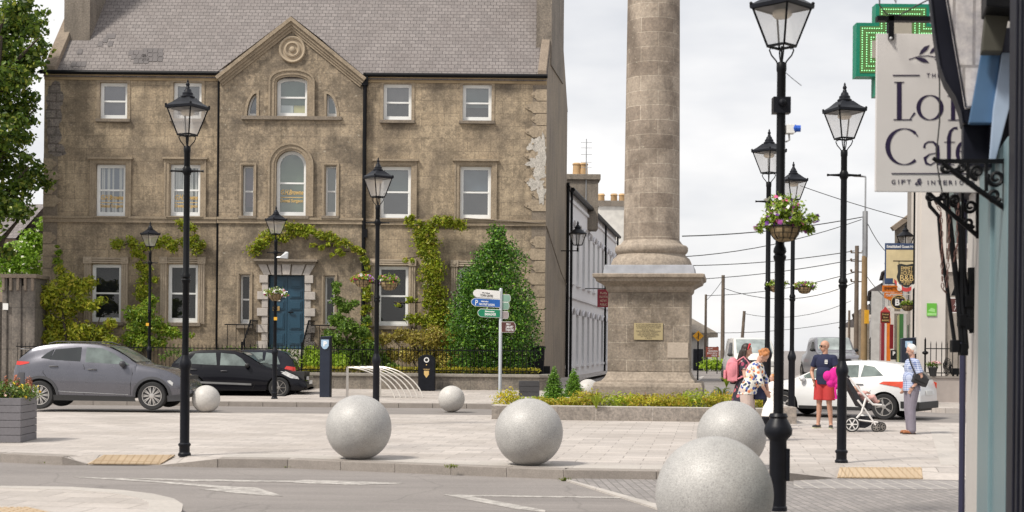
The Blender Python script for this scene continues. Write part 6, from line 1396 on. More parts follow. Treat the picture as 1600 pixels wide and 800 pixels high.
class Person:
    """figure in metres facing local +X, standing 1.78 tall before scaling; J overrides joints; lean rotates everything above the pelvis"""
    def __init__(s, label, J=None, lean=0, head_tilt=0, head_turn=0, fat=1.0, wid=1.0, sk=None, name='person'):
        s.t = thing('person', label, 'person'); s.sk = sk or skin; s.fat = fat
        j = dict(pelvis=(0, 0, .96), waist=(.01, 0, 1.1), chest=(.0, 0, 1.3), neck=(-.005, 0, 1.475), head=(.02, 0, 1.655),
                 shL=(-.01, .185, 1.425), shR=(-.01, -.185, 1.425), elL=(-.03, .235, 1.14), elR=(-.03, -.235, 1.14), wrL=(.04, .24, .89), wrR=(.04, -.24, .89),
                 hiL=(0, .09, .92), hiR=(0, -.09, .92), knL=(.02, .105, .5), knR=(.02, -.105, .5), anL=(-.02, .11, .09), anR=(-.02, -.11, .09), toL=(.15, .13, .03), toR=(.15, -.13, .03))
        raw = dict(J or {}); up = ('waist', 'chest', 'neck', 'head', 'shL', 'shR')
        Lm = Matrix.Translation(j['pelvis']) @ Matrix.Rotation(R(lean), 4, 'Y') @ Matrix.Translation(-Vector(j['pelvis']))
        for k_ in up + ('elL', 'elR', 'wrL', 'wrR'): j[k_] = tuple(Lm @ Vector(j[k_]))
        j.update(raw); s.j = {a: Vector(b) for a, b in j.items()}; s.lean = lean; s.Lr = Matrix.Rotation(R(lean), 4, 'Y')
        s.hr = s.Lr @ Matrix.Rotation(R(head_turn), 4, 'Z') @ Matrix.Rotation(R(head_tilt), 4, 'Y')
        mb = MB(); J_ = s.j; f = fat
        s.torso(mb, 0)
        capsule(mb, J_['neck'] - Vector((0, 0, .03)), .058, J_['head'] - s.hr @ Vector((.015, 0, .06)), .052)
        hd = J_['head']; B = lambda v: hd + s.hr @ Vector(v)
        mb.ball(B((-.005, 0, .03)), (.095, .076, .098), 16, 12, s.hr); mb.ball(B((.02, 0, -.03)), (.07, .058, .078), 14, 10, s.hr); capsule(mb, B((.035, 0, -.085)), .03, B((.03, 0, -.06)), .045)
        capsule(mb, B((.088, 0, .01)), .01, B((.104, 0, -.022)), .014)      # nose
        for sd_ in (-1, 1): mb.ball(B((-.005, sd_ * .078, -.005)), (.016, .012, .03), 8, 6, s.hr); 
        capsule(mb, B((.07, -.018, -.055)), .012, B((.07, .018, -.055)), .012)
        for L_ in 'LR':
            capsule(mb, J_['sh' + L_], .052 * f, J_['el' + L_], .038 * f); capsule(mb, J_['el' + L_], .038 * f, J_['wr' + L_], .026)
            s.hand(mb, L_); capsule(mb, J_['hi' + L_], .085 * f, J_['kn' + L_], .056); kn, an = J_['kn' + L_], J_['an' + L_]; mid = kn.lerp(an, .3); capsule(mb, kn, .054, mid + Vector((-.015, 0, 0)), .054); capsule(mb, mid + Vector((-.015, 0, 0)), .054, an, .035)
            capsule(mb, an - Vector((0, 0, .03)), .038, J_['to' + L_], .03); mb.ball(an - Vector((.02, 0, .045)), (.05, .038, .04), 10, 8)
        s.body = fused('body', mb, s.sk, s.t, .008, 2)
        # face
        for nm, y, m_, c in (('eye', .028, M_['dark'], .0), ('eye', -.028, M_['dark'], 0)): e = MB(); e.ball(B((.082, y, .012)), (.006, .011, .006), 8, 6, s.hr); obj(nm, e, m_, s.t)
        e = MB(); e.ball(B((.082, 0, -.056)), (.006, .022, .005), 8, 6, s.hr); obj('mouth', e, mat('lips', (.35, .12, .1)) if 'lips' not in M_ else M_['lips'], s.t)
    def torso(s, mb, g, hips=True, chest=True):
        J_ = s.j; f = s.fat
        if chest:
            mb.ball(J_['chest'] + s.Lr @ Vector((0, 0, .02)), (.115 * f + g, .165 + g, .19 + g), 18, 12, s.Lr); mb.ball(J_['waist'] + s.Lr @ Vector((.015 * f, 0, .02)), (.115 * f + g, .148 * f + g, .16 + g), 18, 12, s.Lr)
            capsule(mb, J_['shL'] - Vector((0, .03, 0)), .06 + g, J_['shR'] + Vector((0, .03, 0)), .06 + g)
        if hips: mb.ball(J_['pelvis'], (.12 * f + g, .165 * f + g, .13 + g), 18, 12)
    def hand(s, mb, L_):
        w = s.j['wr' + L_]; d = (w - s.j['el' + L_]).normalized(); sd_ = 1 if L_ == 'L' else -1
        fwd = Vector((1, 0, 0)); fwd = (fwd - d * fwd.dot(d)).normalized(); nrm = d.cross(fwd)
        c = w + d * .045; q = Matrix((fwd, nrm, d)).transposed().to_4x4(); mb.ball(c, (.036, .016, .048), 10, 8, q)
        for i, ln in enumerate((.062, .07, .066, .05)):
            b0 = w + d * .08 + fwd * (.026 - i * .0175); b1 = b0 + d * ln * .55; b2 = b1 + d * ln * .4 - nrm * sd_ * ln * .35; capsule(mb, b0, .009, b1, .0085, 8); capsule(mb, b1, .0085, b2, .0075, 8)
        t0 = w + d * .03 + fwd * .03; capsule(mb, t0, .012, t0 + d * .035 + fwd * .025, .0095, 8); 
    def shirt(s, m, g=.016, sleeve=.55, length=.0, name='shirt', collar=False, skirt=None, voxel=.009):
        mb = MB(); s.torso(mb, g, hips=False); J_ = s.j
        w_ = J_['waist']; p_ = J_['pelvis'] + Vector((0, 0, -.04 - length)); a0 = len(mb.v); r_ = []
        for f_ in (0, .35, .7, 1): c_ = w_.lerp(p_, f_); r_ += [(c_.x + (.118 + .008 * f_) * s.fat * math.cos(q_) + g * math.cos(q_) * 1.1, c_.y + ((.148 + .014 * f_) * s.fat + g) * math.sin(q_), c_.z) for q_ in [k_ * math.pi / 12 for k_ in range(24)]]
        mb.add(r_, [(i*24+k_, i*24+(k_+1) % 24, (i+1)*24+(k_+1) % 24, (i+1)*24+k_) for i in range(3) for k_ in range(24)] + [tuple(range(24)), tuple(range(72, 96))])
        for L_ in 'LR':
            a_, b_ = J_['sh' + L_], J_['el' + L_]
            if sleeve <= 1: mb.ball(a_, .062 * s.fat + g * .3, 14, 10); mb.tube([a_, a_.lerp(b_, sleeve * .5), a_.lerp(b_, sleeve)], [.06 * s.fat + g * .3, .055 * s.fat + g * .6, .054 * s.fat + g * .9], 16)
            else: capsule(mb, a_, .062 + g * .4, b_, .05 + g * .6); capsule(mb, b_, .05 + g * .6, b_.lerp(J_['wr' + L_], sleeve - 1), .04 + g * .5)
        if skirt:
            z1, r1 = skirt; p = J_['pelvis']; mb.lathe([(.13 * s.fat, p.z + .1), (.17 * s.fat, p.z - .05), (r1 * .85, (p.z + z1) / 2), (r1, z1), (r1 * .9, z1 + .01)], 24, (p.x, p.y, 0))
        return fused(name, mb, m, s.t, voxel)
    def trousers(s, m, g=.018, leg=1.0, name='trousers', flare=0):
        mb = MB(); J_ = s.j; mb.ball(J_['pelvis'] - Vector((0, 0, .01)), (.12 * s.fat + g * .7, .165 * s.fat + g * .6, .12), 18, 12)
        for L_ in 'LR':
            a_, b_, c_ = J_['hi' + L_], J_['kn' + L_], J_['an' + L_]
            if leg <= .5: mb.tube([a_ + Vector((0, 0, .05)), a_.lerp(b_, leg), a_.lerp(b_, leg * 2)], [.098 * s.fat + g * .6, .09 * s.fat + g + flare * .3, .082 * s.fat + g + flare * .6], 20)
            else: capsule(mb, a_, .09 * s.fat + g, b_, .062 + g + flare * .5); capsule(mb, b_, .062 + g + flare * .5, b_.lerp(c_, leg * 2 - 1), .048 + g + flare)
        return fused(name, mb, m, s.t, .009)
    def shoes(s, m, sole=None, name='shoe'):
        for L_ in 'LR':
            an, to = s.j['an' + L_], s.j['to' + L_]; mb = MB(); d = (to - an); d.z = 0; d.normalize()
            capsule(mb, an - Vector((0, 0, .045)) - d * .03, .043, an - Vector((0, 0, .055)) + d * .06, .043); capsule(mb, an + Vector((0, 0, -.05)) + d * .05, .04, to + Vector((0, 0, .008)), .034); 
            o = fused(name, mb, m, s.t, .009)
            if sole: mb = MB(); q = Vector((-d.y, d.x, 0)); a_ = an - d * .07; b_ = to + d * .035; mb.ext([(*(v + q * w).xy, max(0, s.base(L_))) for v, w in ((a_, .038), (b_ - d * .04, .045), (b_, .02), (b_, -.02), (b_ - d * .04, -.045), (a_, -.038))], (0, 0, .022)); obj('sole', mb, sole, o)
    def base(s, L_): return s.j['to' + L_].z - .03
    def hair(s, m, kind='short', ln=.2):
        B = lambda v: s.j['head'] + s.hr @ Vector(v); mb = MB()
        mb.ball(B((-.022, 0, .045)), (.098, .084, .1), 16, 12, s.hr)
        if kind == 'long':
            mb.ball(B((-.06, 0, -.03)), (.06, .085, .11), 14, 10, s.hr); top = B((-.06, 0, -.06)); end = s.j['chest'] + Vector((-.12, 0, .0)) + s.Lr @ Vector((0, 0, .03)); capsule(mb, top, .08, top.lerp(end, .6), .07); capsule(mb, top.lerp(end, .6), .07, end, .035)
            for k_ in (-1, 1): capsule(mb, B((-.02, k_ * .07, .0)), .03, B((-.01, k_ * .085, -.13)), .022)
        elif kind == 'curly':
            rs = random.Random(4)
            for _ in range(34):
                a_ = rs.uniform(0, 6.28); e = rs.uniform(-.4, 1.5); mb.ball(B((-.03 + .09 * math.cos(a_) * math.cos(e), .085 * math.sin(a_) * math.cos(e), .04 + .1 * math.sin(e))) if math.cos(a_) * math.cos(e) < .55 else B((-.05, 0, .1)), rs.uniform(.02, .034), 8, 6)
        elif kind == 'bob':
            mb.ball(B((-.04, 0, -.02)), (.075, .092, .1), 14, 10, s.hr)
        elif kind == 'fringe': mb.ball(B((-.05, 0, -.0)), (.06, .082, .075), 14, 10, s.hr)
        return fused('hair', mb, m, s.t, .009, 1)
    def put(s, px, py, z=0, rz=0, h=1.78, D=None):
        p = G(px, py, z) if D is None else P(px, 600, D); s.t.location = (p.x, p.y, z); s.t.rotation_euler = (0, 0, rz); s.t.scale = (h / 1.78,) * 3; return p
M_['lips'] = mat('lips', (.35, .12, .1))
# man in navy polo and red shorts, facing left and towards the camera
m1 = Person('bald man in sunglasses, navy polo shirt and red shorts with one hand in his pocket', J=dict(elR=(-.06, -.3, 1.14), wrR=(.09, -.2, .96), elL=(.0, .26, 1.16), wrL=(.16, .28, 1.0), anL=(-.02, .13, .09), anR=(.03, -.12, .09), toL=(.13, .18, .03), toR=(.2, -.15, .03)), head_turn=-48, fat=1.06, sk=skin2)
nav = fabric('navy_polo', (.012, .016, .05)); red = fabric('red_shorts', (.43, .035, .035))
m1.shirt(nav, .016, .6, .03, 'polo_shirt'); m1.trousers(red, .02, .42, 'shorts', .025); m1.shoes(mat('black_trainer', (.03, .03, .03)), mat('pale_sole', (.5, .5, .35)))
B = lambda v: m1.j['head'] + m1.hr @ Vector(v)
mb = MB(); capsule(mb, B((.085, -.035, .016)), .017, B((.085, -.03, .01)), .017); capsule(mb, B((.085, .035, .016)), .017, B((.085, .03, .01)), .017); mb.tube([B((.09, -.06, .02)), B((.09, .06, .02))], .006, 6)
for sd_ in (-1, 1): mb.tube([B((.085, sd_ * .06, .02)), B((.0, sd_ * .086, .015))], .005, 6)
obj('sunglasses', mb, M_['dark'], m1.t)
mb = MB(); 
for i in range(3): mb.box(.135, .14, .045 + i * .022, .06 + i * .022, 1.335, 1.365)
mb.box(.135, .14, .045, .105, 1.31, 1.325); mb.box(.135, .14, .045, .105, 1.375, 1.39); obj('chest_badge', mb, M_['white'], m1.t)
mb = MB(); mb.tube([m1.j['neck'] + Vector((.06 * math.cos(a_) + .0, .062 * math.sin(a_), .0)) for a_ in [i * math.pi / 8 for i in range(-8, 9)]], .014, 6); obj('collar', mb, nav, m1.t)
mb = MB(); w = m1.j['wrR']; mb.tube([w + Vector((.032 * math.cos(a_), .032 * math.sin(a_), .02)) for a_ in [i * math.pi / 6 for i in range(13)]], .008, 5); obj('wristband', mb, M_['dark'], m1.t)
m1.put(1288, 669, 0, R(-122), 1.80)
# old man with shoulder bag facing left
m2 = Person('white haired man in a blue checked shirt and grey trousers with a black shoulder bag', J=dict(elL=(-.09, .24, 1.15), elR=(-.09, -.24, 1.15), wrL=(.06, .2, .93), wrR=(.05, -.24, .92), knL=(.05, .09, .5), anL=(.03, .1, .09), toL=(.19, .11, .03), knR=(.02, -.1, .5), anR=(-.02, -.1, .09), toR=(.15, -.12, .03)), fat=1.15, head_tilt=8, head_turn=5)
m2.shirt(check('check_shirt', (.46, .51, .64), (.08, .13, .33), 26), .02, .75, .06); m2.trousers(fabric('grey_trousers', (.2, .18, .22)), .024, 1.0, flare=.012); m2.shoes(mat('tan_shoe', (.3, .11, .04), .5), mat('dark_sole', (.05, .03, .02)))
m2.hair(mat('white_hair', (.72, .7, .66), .8), 'fringe')
mb = MB(); w = m2.j['wrL']; mb.tube([w + Vector((.034 * math.cos(a_), .034 * math.sin(a_), .0)) for a_ in [i * math.pi / 6 for i in range(13)]], .009, 5); obj('wristwatch', mb, M_['dark'], m2.t)
pm2 = m2.put(1424, 678, 0, R(186), 1.72)
bag = thing('shoulder_bag', 'black shoulder bag hanging at the back of the white haired man', 'bag')
blkl = mat('black_leather', (.018, .018, .02), .45, var=.3, vs=7)
mb = MB(); Mx = Matrix.Rotation(R(-22), 4, 'Y'); mb.ball((0, 0, 0), (.17, .08, .125), 16, 12, Mx); mb.box(-.15, .15, -.07, .07, -.12, .06, Mx); obj('body', mb, blkl, bag, bevel=.03)
mb = MB(); mb.box(-.14, .14, .068, .085, -.06, .05, Mx); obj('front_pocket', mb, blkl, bag, bevel=.01)
mb = MB(); mb.tube([(.1, .03, .06), (.2, .02, .28), (.24, -.04, .48), (.22, -.14, .5), (.1, -.16, .3), (-.02, -.1, .06)], .013, 6); obj('strap', mb, blkl, bag)
kk = F / pm2.y; q = P(1438, 592, pm2.y - .17); bag.location = (q.x, q.y, q.z); bag.rotation_euler = (0, 0, R(188))
# re-seat the strap over the shoulder
# woman with pink rucksack, facing right, dark floral dress
m3 = Person('woman with long dark hair and red headband in a dark floral dress with pink rucksack', J=dict(elL=(.06, .26, 1.17), wrL=(.24, .2, 1.16), elR=(.05, -.26, 1.16), wrR=(.22, -.2, 1.12)), lean=4, head_tilt=10)
m3.shirt(floral('dark_floral', (.02, .018, .03), [(.45, .12, .14), (.02, .018, .03), (.55, .4, .38), (.02, .018, .03), (.3, .05, .1)], 13), .02, .5, 0, 'dress', skirt=(.42, .26)); m3.hair(mat('dark_hair', (.025, .015, .012), .5, var=.3, vs=20), 'long'); m3.shoes(mat('dark_shoe', (.03, .02, .02)))
B = lambda v: m3.j['head'] + m3.hr @ Vector(v)
mb = MB(); mb.tube([B((.02, .09 * math.cos(a_), .03 + .115 * math.sin(a_))) for a_ in [i * math.pi / 10 for i in range(11)]], .013, 6); mb.ball(B((.03, -.04, .135)), (.02, .03, .02), 8, 6); obj('headband', mb, mat('red_band', (.55, .02, .03)), m3.t)
p3 = m3.put(1160, 683, 0, R(-12), 1.70)
rb = thing('rucksack', 'pink rucksack on the back of the dark haired woman', 'rucksack'); pnk = fabric('pink_canvas', (.62, .22, .26), .12)
mb = MB(); mb.ball((0, 0, 0), (.13, .16, .23), 16, 14); mb.box(-.09, .09, -.13, .13, -.2, .14); fused('bag_body', mb, pnk, rb, .01); mb = MB(); mb.box(-.165, -.11, -.1, .1, -.17, .0); obj('pocket', mb, pnk, rb, bevel=.03)
mb = MB()
for sd_ in (-1, 1): mb.tube([(.08, sd_ * .1, .16), (.2, sd_ * .12, .24), (.3, sd_ * .13, .12), (.27, sd_ * .13, -.08), (.1, sd_ * .12, -.16)], .018, 6)
obj('strap', mb, pnk, rb)
q = P(1145, 578, p3.y - .0); rb.location = (q.x, q.y, q.z); rb.rotation_euler = (0, 0, R(-12))
# bending woman, floral shirt, beige trousers
m4 = Person('woman with ginger curls bending forward in a bright floral shirt and beige trousers', J=dict(elL=(.3, .22, 1.14), wrL=(.36, .12, .95), elR=(.28, -.24, 1.12), wrR=(.36, -.14, .96)), lean=23, head_tilt=24, fat=1.22)
m4.shirt(floral('bright_floral', (.7, .68, .62), [(.65, .2, .08), (.02, .03, .12), (.7, .68, .62), (.08, .12, .35), (.75, .45, .25), (.03, .05, .05)], 17), .03, 1.25, .04); m4.trousers(fabric('beige_trousers', (.5, .4, .36)), .025, .95, flare=.02); m4.hair(mat('ginger_hair', (.42, .17, .06), .7, var=.3, vs=25), 'curly'); m4.shoes(mat('beige_shoe', (.3, .25, .2)))
p4 = m4.put(1167, 689, 0, R(-20), 1.66)
hb = thing('handbag', 'small navy bag held by the woman in the bright floral shirt', 'bag'); mb = MB(); mb.box(-.1, .1, -.06, .06, -.14, .12); obj('body', mb, nav, hb, bevel=.03); mb = MB(); mb.tube([(-.07, 0, .1), (-.05, 0, .26), (.05, 0, .26), (.07, 0, .1)], .01, 6); obj('handle', mb, nav, hb); q = P(1187, 612, p4.y - .05); hb.location = q
# toddler girl, white dress, facing left towards the women
kid = Person('toddler girl in a white dress beside the near lamp post, reaching out an arm', J=dict(head=(.02, 0, 1.62), neck=(0, 0, 1.4), shL=(0, .15, 1.32), shR=(0, -.15, 1.32), elR=(.2, -.22, 1.2), wrR=(.4, -.24, 1.08), elL=(-.02, .26, 1.08), wrL=(.02, .28, .86)), fat=1.1, name='child')
for o in ():
    pass
kid.shirt(fabric('white_dress', (.76, .73, .7), .05), .03, .12, 0, 'dress', skirt=(.42, .36)); kid.hair(mat('ginger_child_hair', (.5, .24, .1), .7, var=.2, vs=20), 'bob'); kid.shoes(mat('pink_sandal', (.6, .15, .15)), M_['white'])
kid.put(1207, 671, 0, R(200), 1.13)
# baby lying in the pushchair
baby = thing('person', 'baby in pale pink clothes lying in the white pushchair', 'person')
mb = MB(); mb.ball((0, 0, .0), (.075, .07, .08), 14, 10); mb.ball((.07, 0, .005), (.014, .018, .012), 8, 6); capsule(mb, (0, 0, -.06), .04, (.08, 0, -.12), .07); capsule(mb, (.08, 0, -.12), .08, (.2, 0, -.17), .08)
for sd_ in (-1, 1): capsule(mb, (.2, sd_ * .05, -.17), .05, (.34, sd_ * .07, -.1), .038); capsule(mb, (.34, sd_ * .07, -.1), .038, (.43, sd_ * .06, -.2), .028); capsule(mb, (.43, sd_ * .06, -.2), .028, (.47, sd_ * .06, -.17), .02); capsule(mb, (.08, sd_ * .08, -.1), .032, (.18, sd_ * .1, -.03), .025); capsule(mb, (.18, sd_ * .1, -.03), .025, (.26, sd_ * .06, -.04), .018)
fused('body', mb, skin, baby, .008, 2)
mb = MB(); capsule(mb, (.06, 0, -.11), .082, (.2, 0, -.17), .09)
for sd_ in (-1, 1): capsule(mb, (.2, sd_ * .05, -.17), .058, (.34, sd_ * .07, -.1), .046); capsule(mb, (.34, sd_ * .07, -.1), .046, (.42, sd_ * .06, -.19), .035); capsule(mb, (.08, sd_ * .08, -.1), .04, (.17, sd_ * .1, -.04), .033)
fused('romper', mb, floral('romper', (.62, .36, .33), [(.62, .36, .33), (.7, .5, .46), (.5, .25, .22)], 22), baby, .008, 2)
# pushchair
pc = thing('pushchair', 'white framed pushchair with black seat beside the man in red shorts', 'pushchair', G(1350, 674, 0)); wf = mat('pushchair_white', (.72, .7, .68), .35); bl_ = fabric('pushchair_black', (.02, .02, .025))
def pp(x, y, d=0): v = P(x, y, PD + d); return Vector(v)
PD = G(1350, 674, 0).y
for d in (-.22, .22):
    mb = MB(); mb.tube([pp(1327, 590, d), pp(1345, 612, d), pp(1364, 632, d), pp(1378, 633, d)], .022, 8); mb.tube([pp(1353, 622, d), pp(1346, 645, d), pp(1337, 655, d)], .022, 8); mb.tube([pp(1340, 625, d), pp(1352, 640, d), pp(1368, 664, d)], .018, 8); mb.tube([pp(1331, 655, d), pp(1372, 660, d)], .016, 8)
    obj('frame_side', mb, wf, pc, smooth=True)
mb = MB(); mb.tube([pp(1310, 570, -.22), pp(1310, 570, .22)], .016, 8)
for d in (-.22, .22): mb.tube([pp(1310, 570, d), pp(1327, 590, d)], .02, 8)
obj('handlebar', mb, bl_, pc, smooth=True)
mb = MB(); a_, b_, c_ = pp(1326, 592), pp(1346, 628), pp(1366, 634)
mb.ext([pp(1326, 590, -.2), pp(1347, 626, -.2), pp(1364, 632, -.2), pp(1362, 640, -.2), pp(1344, 636, -.2), pp(1322, 596, -.2)], (0, .4, 0)); obj('seat', mb, bl_, pc, bevel=.015)
mb = MB(); mb.ext([pp(1334, 650, -.18), pp(1364, 650, -.18), pp(1362, 664, -.18), pp(1352, 669, -.18), pp(1338, 668, -.18)], (0, .36, 0)); obj('basket', mb, bl_, pc, bevel=.02)
mb = MB(); mb.ball(pp(1352, 651), (.13, .14, .05), 12, 8); tag(obj('folded_blanket', mb, M_['white'], loc=pp(1352, 651)), 'white folded blanket in the basket of the pushchair', 'blanket')
def pwheel(c, r, m_):
    mb = MB(); Mx = Matrix.Translation(c) @ Matrix.Rotation(R(90), 4, 'X'); mb.lathe([(r * .8, -.018), (r, -.016), (r, .016), (r * .8, .018)], 24, M=Mx); w = obj('wheel', mb, tyre_m, pc, smooth=True)
    mb = MB(); mb.lathe([(r * .81, -.012), (r * .81, .02), (r * .7, .02), (r * .7, -.012)], 24, M=Mx); mb.lathe([(r * .2, -.02), (r * .2, .026)], 12, M=Mx)
    for k_ in range(6): a_ = k_ * math.pi / 3; mb.bar(Mx @ Vector((0, 0, .01)), Mx @ Vector((r * .76 * math.cos(a_), r * .76 * math.sin(a_), .01)), .02)
    obj('rim', mb, m_, w)
k_ = F / PD
for d in (-.26, .26): v = pp(1331, 662, d); v.z = 12 / k_; pwheel(v, 12.2 / k_, wf)
for x, d in ((1369, -.2), (1377, -.05), (1371, .22)): v = pp(x, 668, d); v.z = 7.5 / k_; pwheel(v, 7.5 / k_, alloy2)
pc_o = Vector(pp(1350, 674)); 
baby.location = pp(1338, 608); baby.rotation_euler = (0, R(8), 0)
rk_ = thing('rucksack', 'magenta rucksack slung over the handle of the pushchair', 'rucksack', pp(1300, 590, -.1)); mg_ = fabric('magenta_nylon', (.62, .01, .25), .15)
mb = MB(); c_ = pp(1300, 590, -.1); 
for dx, dz, r in ((0, 0, .13), (-.08, .03, .1), (.06, .08, .12), (.08, -.06, .1), (-.02, -.1, .09), (.1, -.16, .07)): mb.ball(c_ + Vector((dx, 0, dz)), (r, .09, r * 1.05), 12, 10)
fused('body', mb, mg_, rk_, .01, 3)
mb = MB(); mb.tube([c_ + Vector((.1, -.03, -.1)), c_ + Vector((.12, -.05, -.28)), c_ + Vector((.1, -.05, -.4)), c_ + Vector((.04, -.05, -.42))], .014, 6); mb.tube([c_ + Vector((.06, -.03, -.1)), c_ + Vector((.06, -.05, -.3)), c_ + Vector((.08, -.05, -.42))], .022, 6); obj('strap', mb, mg_, rk_)
# driver of the grey car
# ================================================================== WHITE TERRACE BEHIND THE HOUSE
X0t, Y0t = XR + SX * GD + .05, HD + GD; TD_ = Vector((.155, 1, 0)); TL = TD_.length; TD_ = TD_ / TL; TN = Vector((TD_.y, -TD_.x, 0))
def TP(s, z, o=0): return Vector((X0t, Y0t, 0)) + TD_ * s + TN * o + Vector((0, 0, z))
whitew = mat('whitewash', (.76, .75, .76), .85, var=.08, vs=.6, fine=12); whitew2 = mat('whitewash_greyer', (.66, .65, .67), .85, var=.1)  # second whitewash is slightly greyer, for hood moulds and some frames
tz = P(887, 296, Y0t).z
t = thing('terraced_house', 'long white rendered terrace running back beside the stucco house', 'house', TP(12, .5))
holes = []; LT = 24.0
def slab(mb, s0, s1, z0, z1, o0, o1):
    q = [TP(s0, z0, o0), TP(s1, z0, o0), TP(s1, z1, o0), TP(s0, z1, o0)]; mb.ext(q, TN * (o1 - o0))
ws = [1.6 + i * 2.35 for i in range(10)]
mb = MB(); cuts = []
zr = [(.9, 3.0), (4.3, 6.6)]
us = sorted([0, LT] + [w - .5 for w in ws] + [w + .5 for w in ws]); 
for i, (a_, b_) in enumerate(zip(us[:-1], us[1:])):
    iswin = i % 2 == 1; segs = [(.3, tz)] if not iswin else [(.3, zr[0][0]), (zr[0][1], zr[1][0]), (zr[1][1], tz)]
    for z0, z1 in segs: mb.poly([TP(a_, z0), TP(b_, z0), TP(b_, z1), TP(a_, z1)])
    if iswin:
        for z0, z1 in zr:
            mb.poly([TP(b_, z0), TP(b_, z0, -.25), TP(b_, z1, -.25), TP(b_, z1)]); mb.poly([TP(a_, z0), TP(a_, z0, -.25), TP(a_, z1, -.25), TP(a_, z1)]); mb.poly([TP(a_, z0), TP(b_, z0), TP(b_, z0, -.25), TP(a_, z0, -.25)]); mb.poly([TP(a_, z1), TP(b_, z1), TP(b_, z1, -.25), TP(a_, z1, -.25)])
            slab(mb, a_ - .1, b_ + .1, z0 - .1, z0, 0.002, .12)
for s_, zc_ in ((0, 3.7), (0, tz - .35)): slab(mb, 0, LT, zc_ - .06, zc_ + .06, .002, .08)
mb.poly([TP(LT, .3), TP(LT, .3, -6), TP(LT, tz, -6), TP(LT, tz)])
obj('wall', mb, whitew, t)
for i, w_ in enumerate(ws):
    for z0, z1 in zr:
        mb = MB(); slab(mb, w_ - .5, w_ + .5, z0, z1, -.26, -.22); o = obj('window', mb, M_['white'] if (i * 7 + int(z0)) % 3 else whitew2, t)
        mb = MB(); slab(mb, w_ - .4, w_ + .4, z0 + .1, z1 - .1, -.219, -.21); obj('pane', mb, carglass2, o)
        mb = MB(); pts = [TP(w_ + .62 * math.cos(a_), z1 + .25 * math.sin(a_), .06) for a_ in [k * math.pi / 8 for k in range(9)]]; mb.tube(pts, .06, 4); obj('hood_mould', mb, whitew2, o)
mb = MB(); mb.add([TP(-.2, tz, .25), TP(LT + .1, tz, .25), TP(LT + .1, tz + 2.6, -3), TP(-.2, tz + 2.6, -3), TP(-.2, tz, -6.2), TP(LT + .1, tz, -6.2)], [(0, 1, 2, 3), (3, 2, 5, 4), (1, 5, 2)]); rf = obj('roof', mb, dk, t)
mb = MB(); mb.tube([TP(-.1, tz - .02, .2), TP(LT, tz - .02, .2)], .1, 6); obj('gutter', mb, M_['iron'], t)
for s_ in (LT - .3, LT - 8, .3): mb = MB(); mb.tube([TP(s_, .3, .12), TP(s_, tz, .12)], .06, 6); obj('downpipe', mb, M_['iron'], t)
pots = mat('clay_pot', (.5, .33, .17), .8, var=.25, vs=3)
def stack(px0, px1, ytop, D, npot, dd=1.2, zb=6, m=chm, py0=252, pxs=None):
    a_, b_ = P(px0, ytop, D), P(px1, ytop, D); mb = MB(); mb.box(a_.x, b_.x, D, D + dd, zb, a_.z - .25); mb.box(a_.x - .1, b_.x + .1, D - .1, D + dd + .1, a_.z - .25, a_.z); c = obj('chimney', mb, m, rf, bevel=.02)
    for px in pxs: q = P(px, ytop, D); hh = P(px, py0, D).z - q.z; mb = MB(); mb.lathe([(.19, 0), (.17, hh * .8), (.2, hh * .85), (.2, hh * .93), (.15, hh)], 12, (q.x, D + dd / 2, q.z)); obj('chimney_pot', mb, pots, c, smooth=True)
    return c
stack(884, 935, 272, 64, 2, pxs=(902, 913), m=chm, zb=7); 
mb = MB(); q = P(916, 262, 64); mb.tube([(q.x, 64, q.z - 2), (q.x, 64, P(916, 217, 64).z)], .025, 5); 
for dz in (.0, .25, .6, .9, 1.15): mb.tube([(q.x - .25, 64, q.z + dz), (q.x + .25, 64, q.z + dz)], .01, 4)
tag(obj('tv_aerial', mb, M_['steel'], loc=(q.x, 64, q.z)), 'thin television aerial on the chimney behind the stucco house gable', 'aerial')
# next house in that row, taller pale gable seen above the white terrace
t2 = thing('terraced_house', 'pale gabled house at the far end of the white terrace, with three clay pots', 'house', TP(LT + 6, .5)); pale = mat('pale_render', (.56, .54, .5), .9, var=.12)
D_ = 90; a_, b_ = P(936, 322, D_), P(985, 322, D_); mb = MB(); mb.box(a_.x, b_.x + 1, D_, D_ + 8, .4, a_.z); obj('wall', mb, pale, t2); mb = MB(); mb.box(a_.x - .1, b_.x + 1.1, D_ - .12, D_ + 8.1, a_.z, a_.z + .35); w2 = obj('parapet', mb, chm, t2)
for px in (941, 961, 974): q = P(px, 320, D_); hh = P(px, 300, D_).z - q.z; mb = MB(); mb.lathe([(.24, 0), (.2, hh * .8), (.25, hh * .88), (.18, hh)], 10, (q.x, D_ + 1, q.z)); obj('chimney_pot', mb, pots, w2, smooth=True)
mb = MB()
slab(mb, LT + .05, LT + 10, .3, P(975, 395, 85).z, -6, .02); obj('side_wall', mb, whitew, t2)
mb = MB(); q0, q1 = TP(LT - 3, 0, -1), TP(LT + 9, 0, -.3); mb.add([(q0.x, q0.y, tz + 1.9), (q1.x, q1.y, tz + .4), (q1.x, q1.y + .5, tz - .1), (q0.x, q0.y + .5, tz + 1.4)], [(0, 1, 2, 3)])
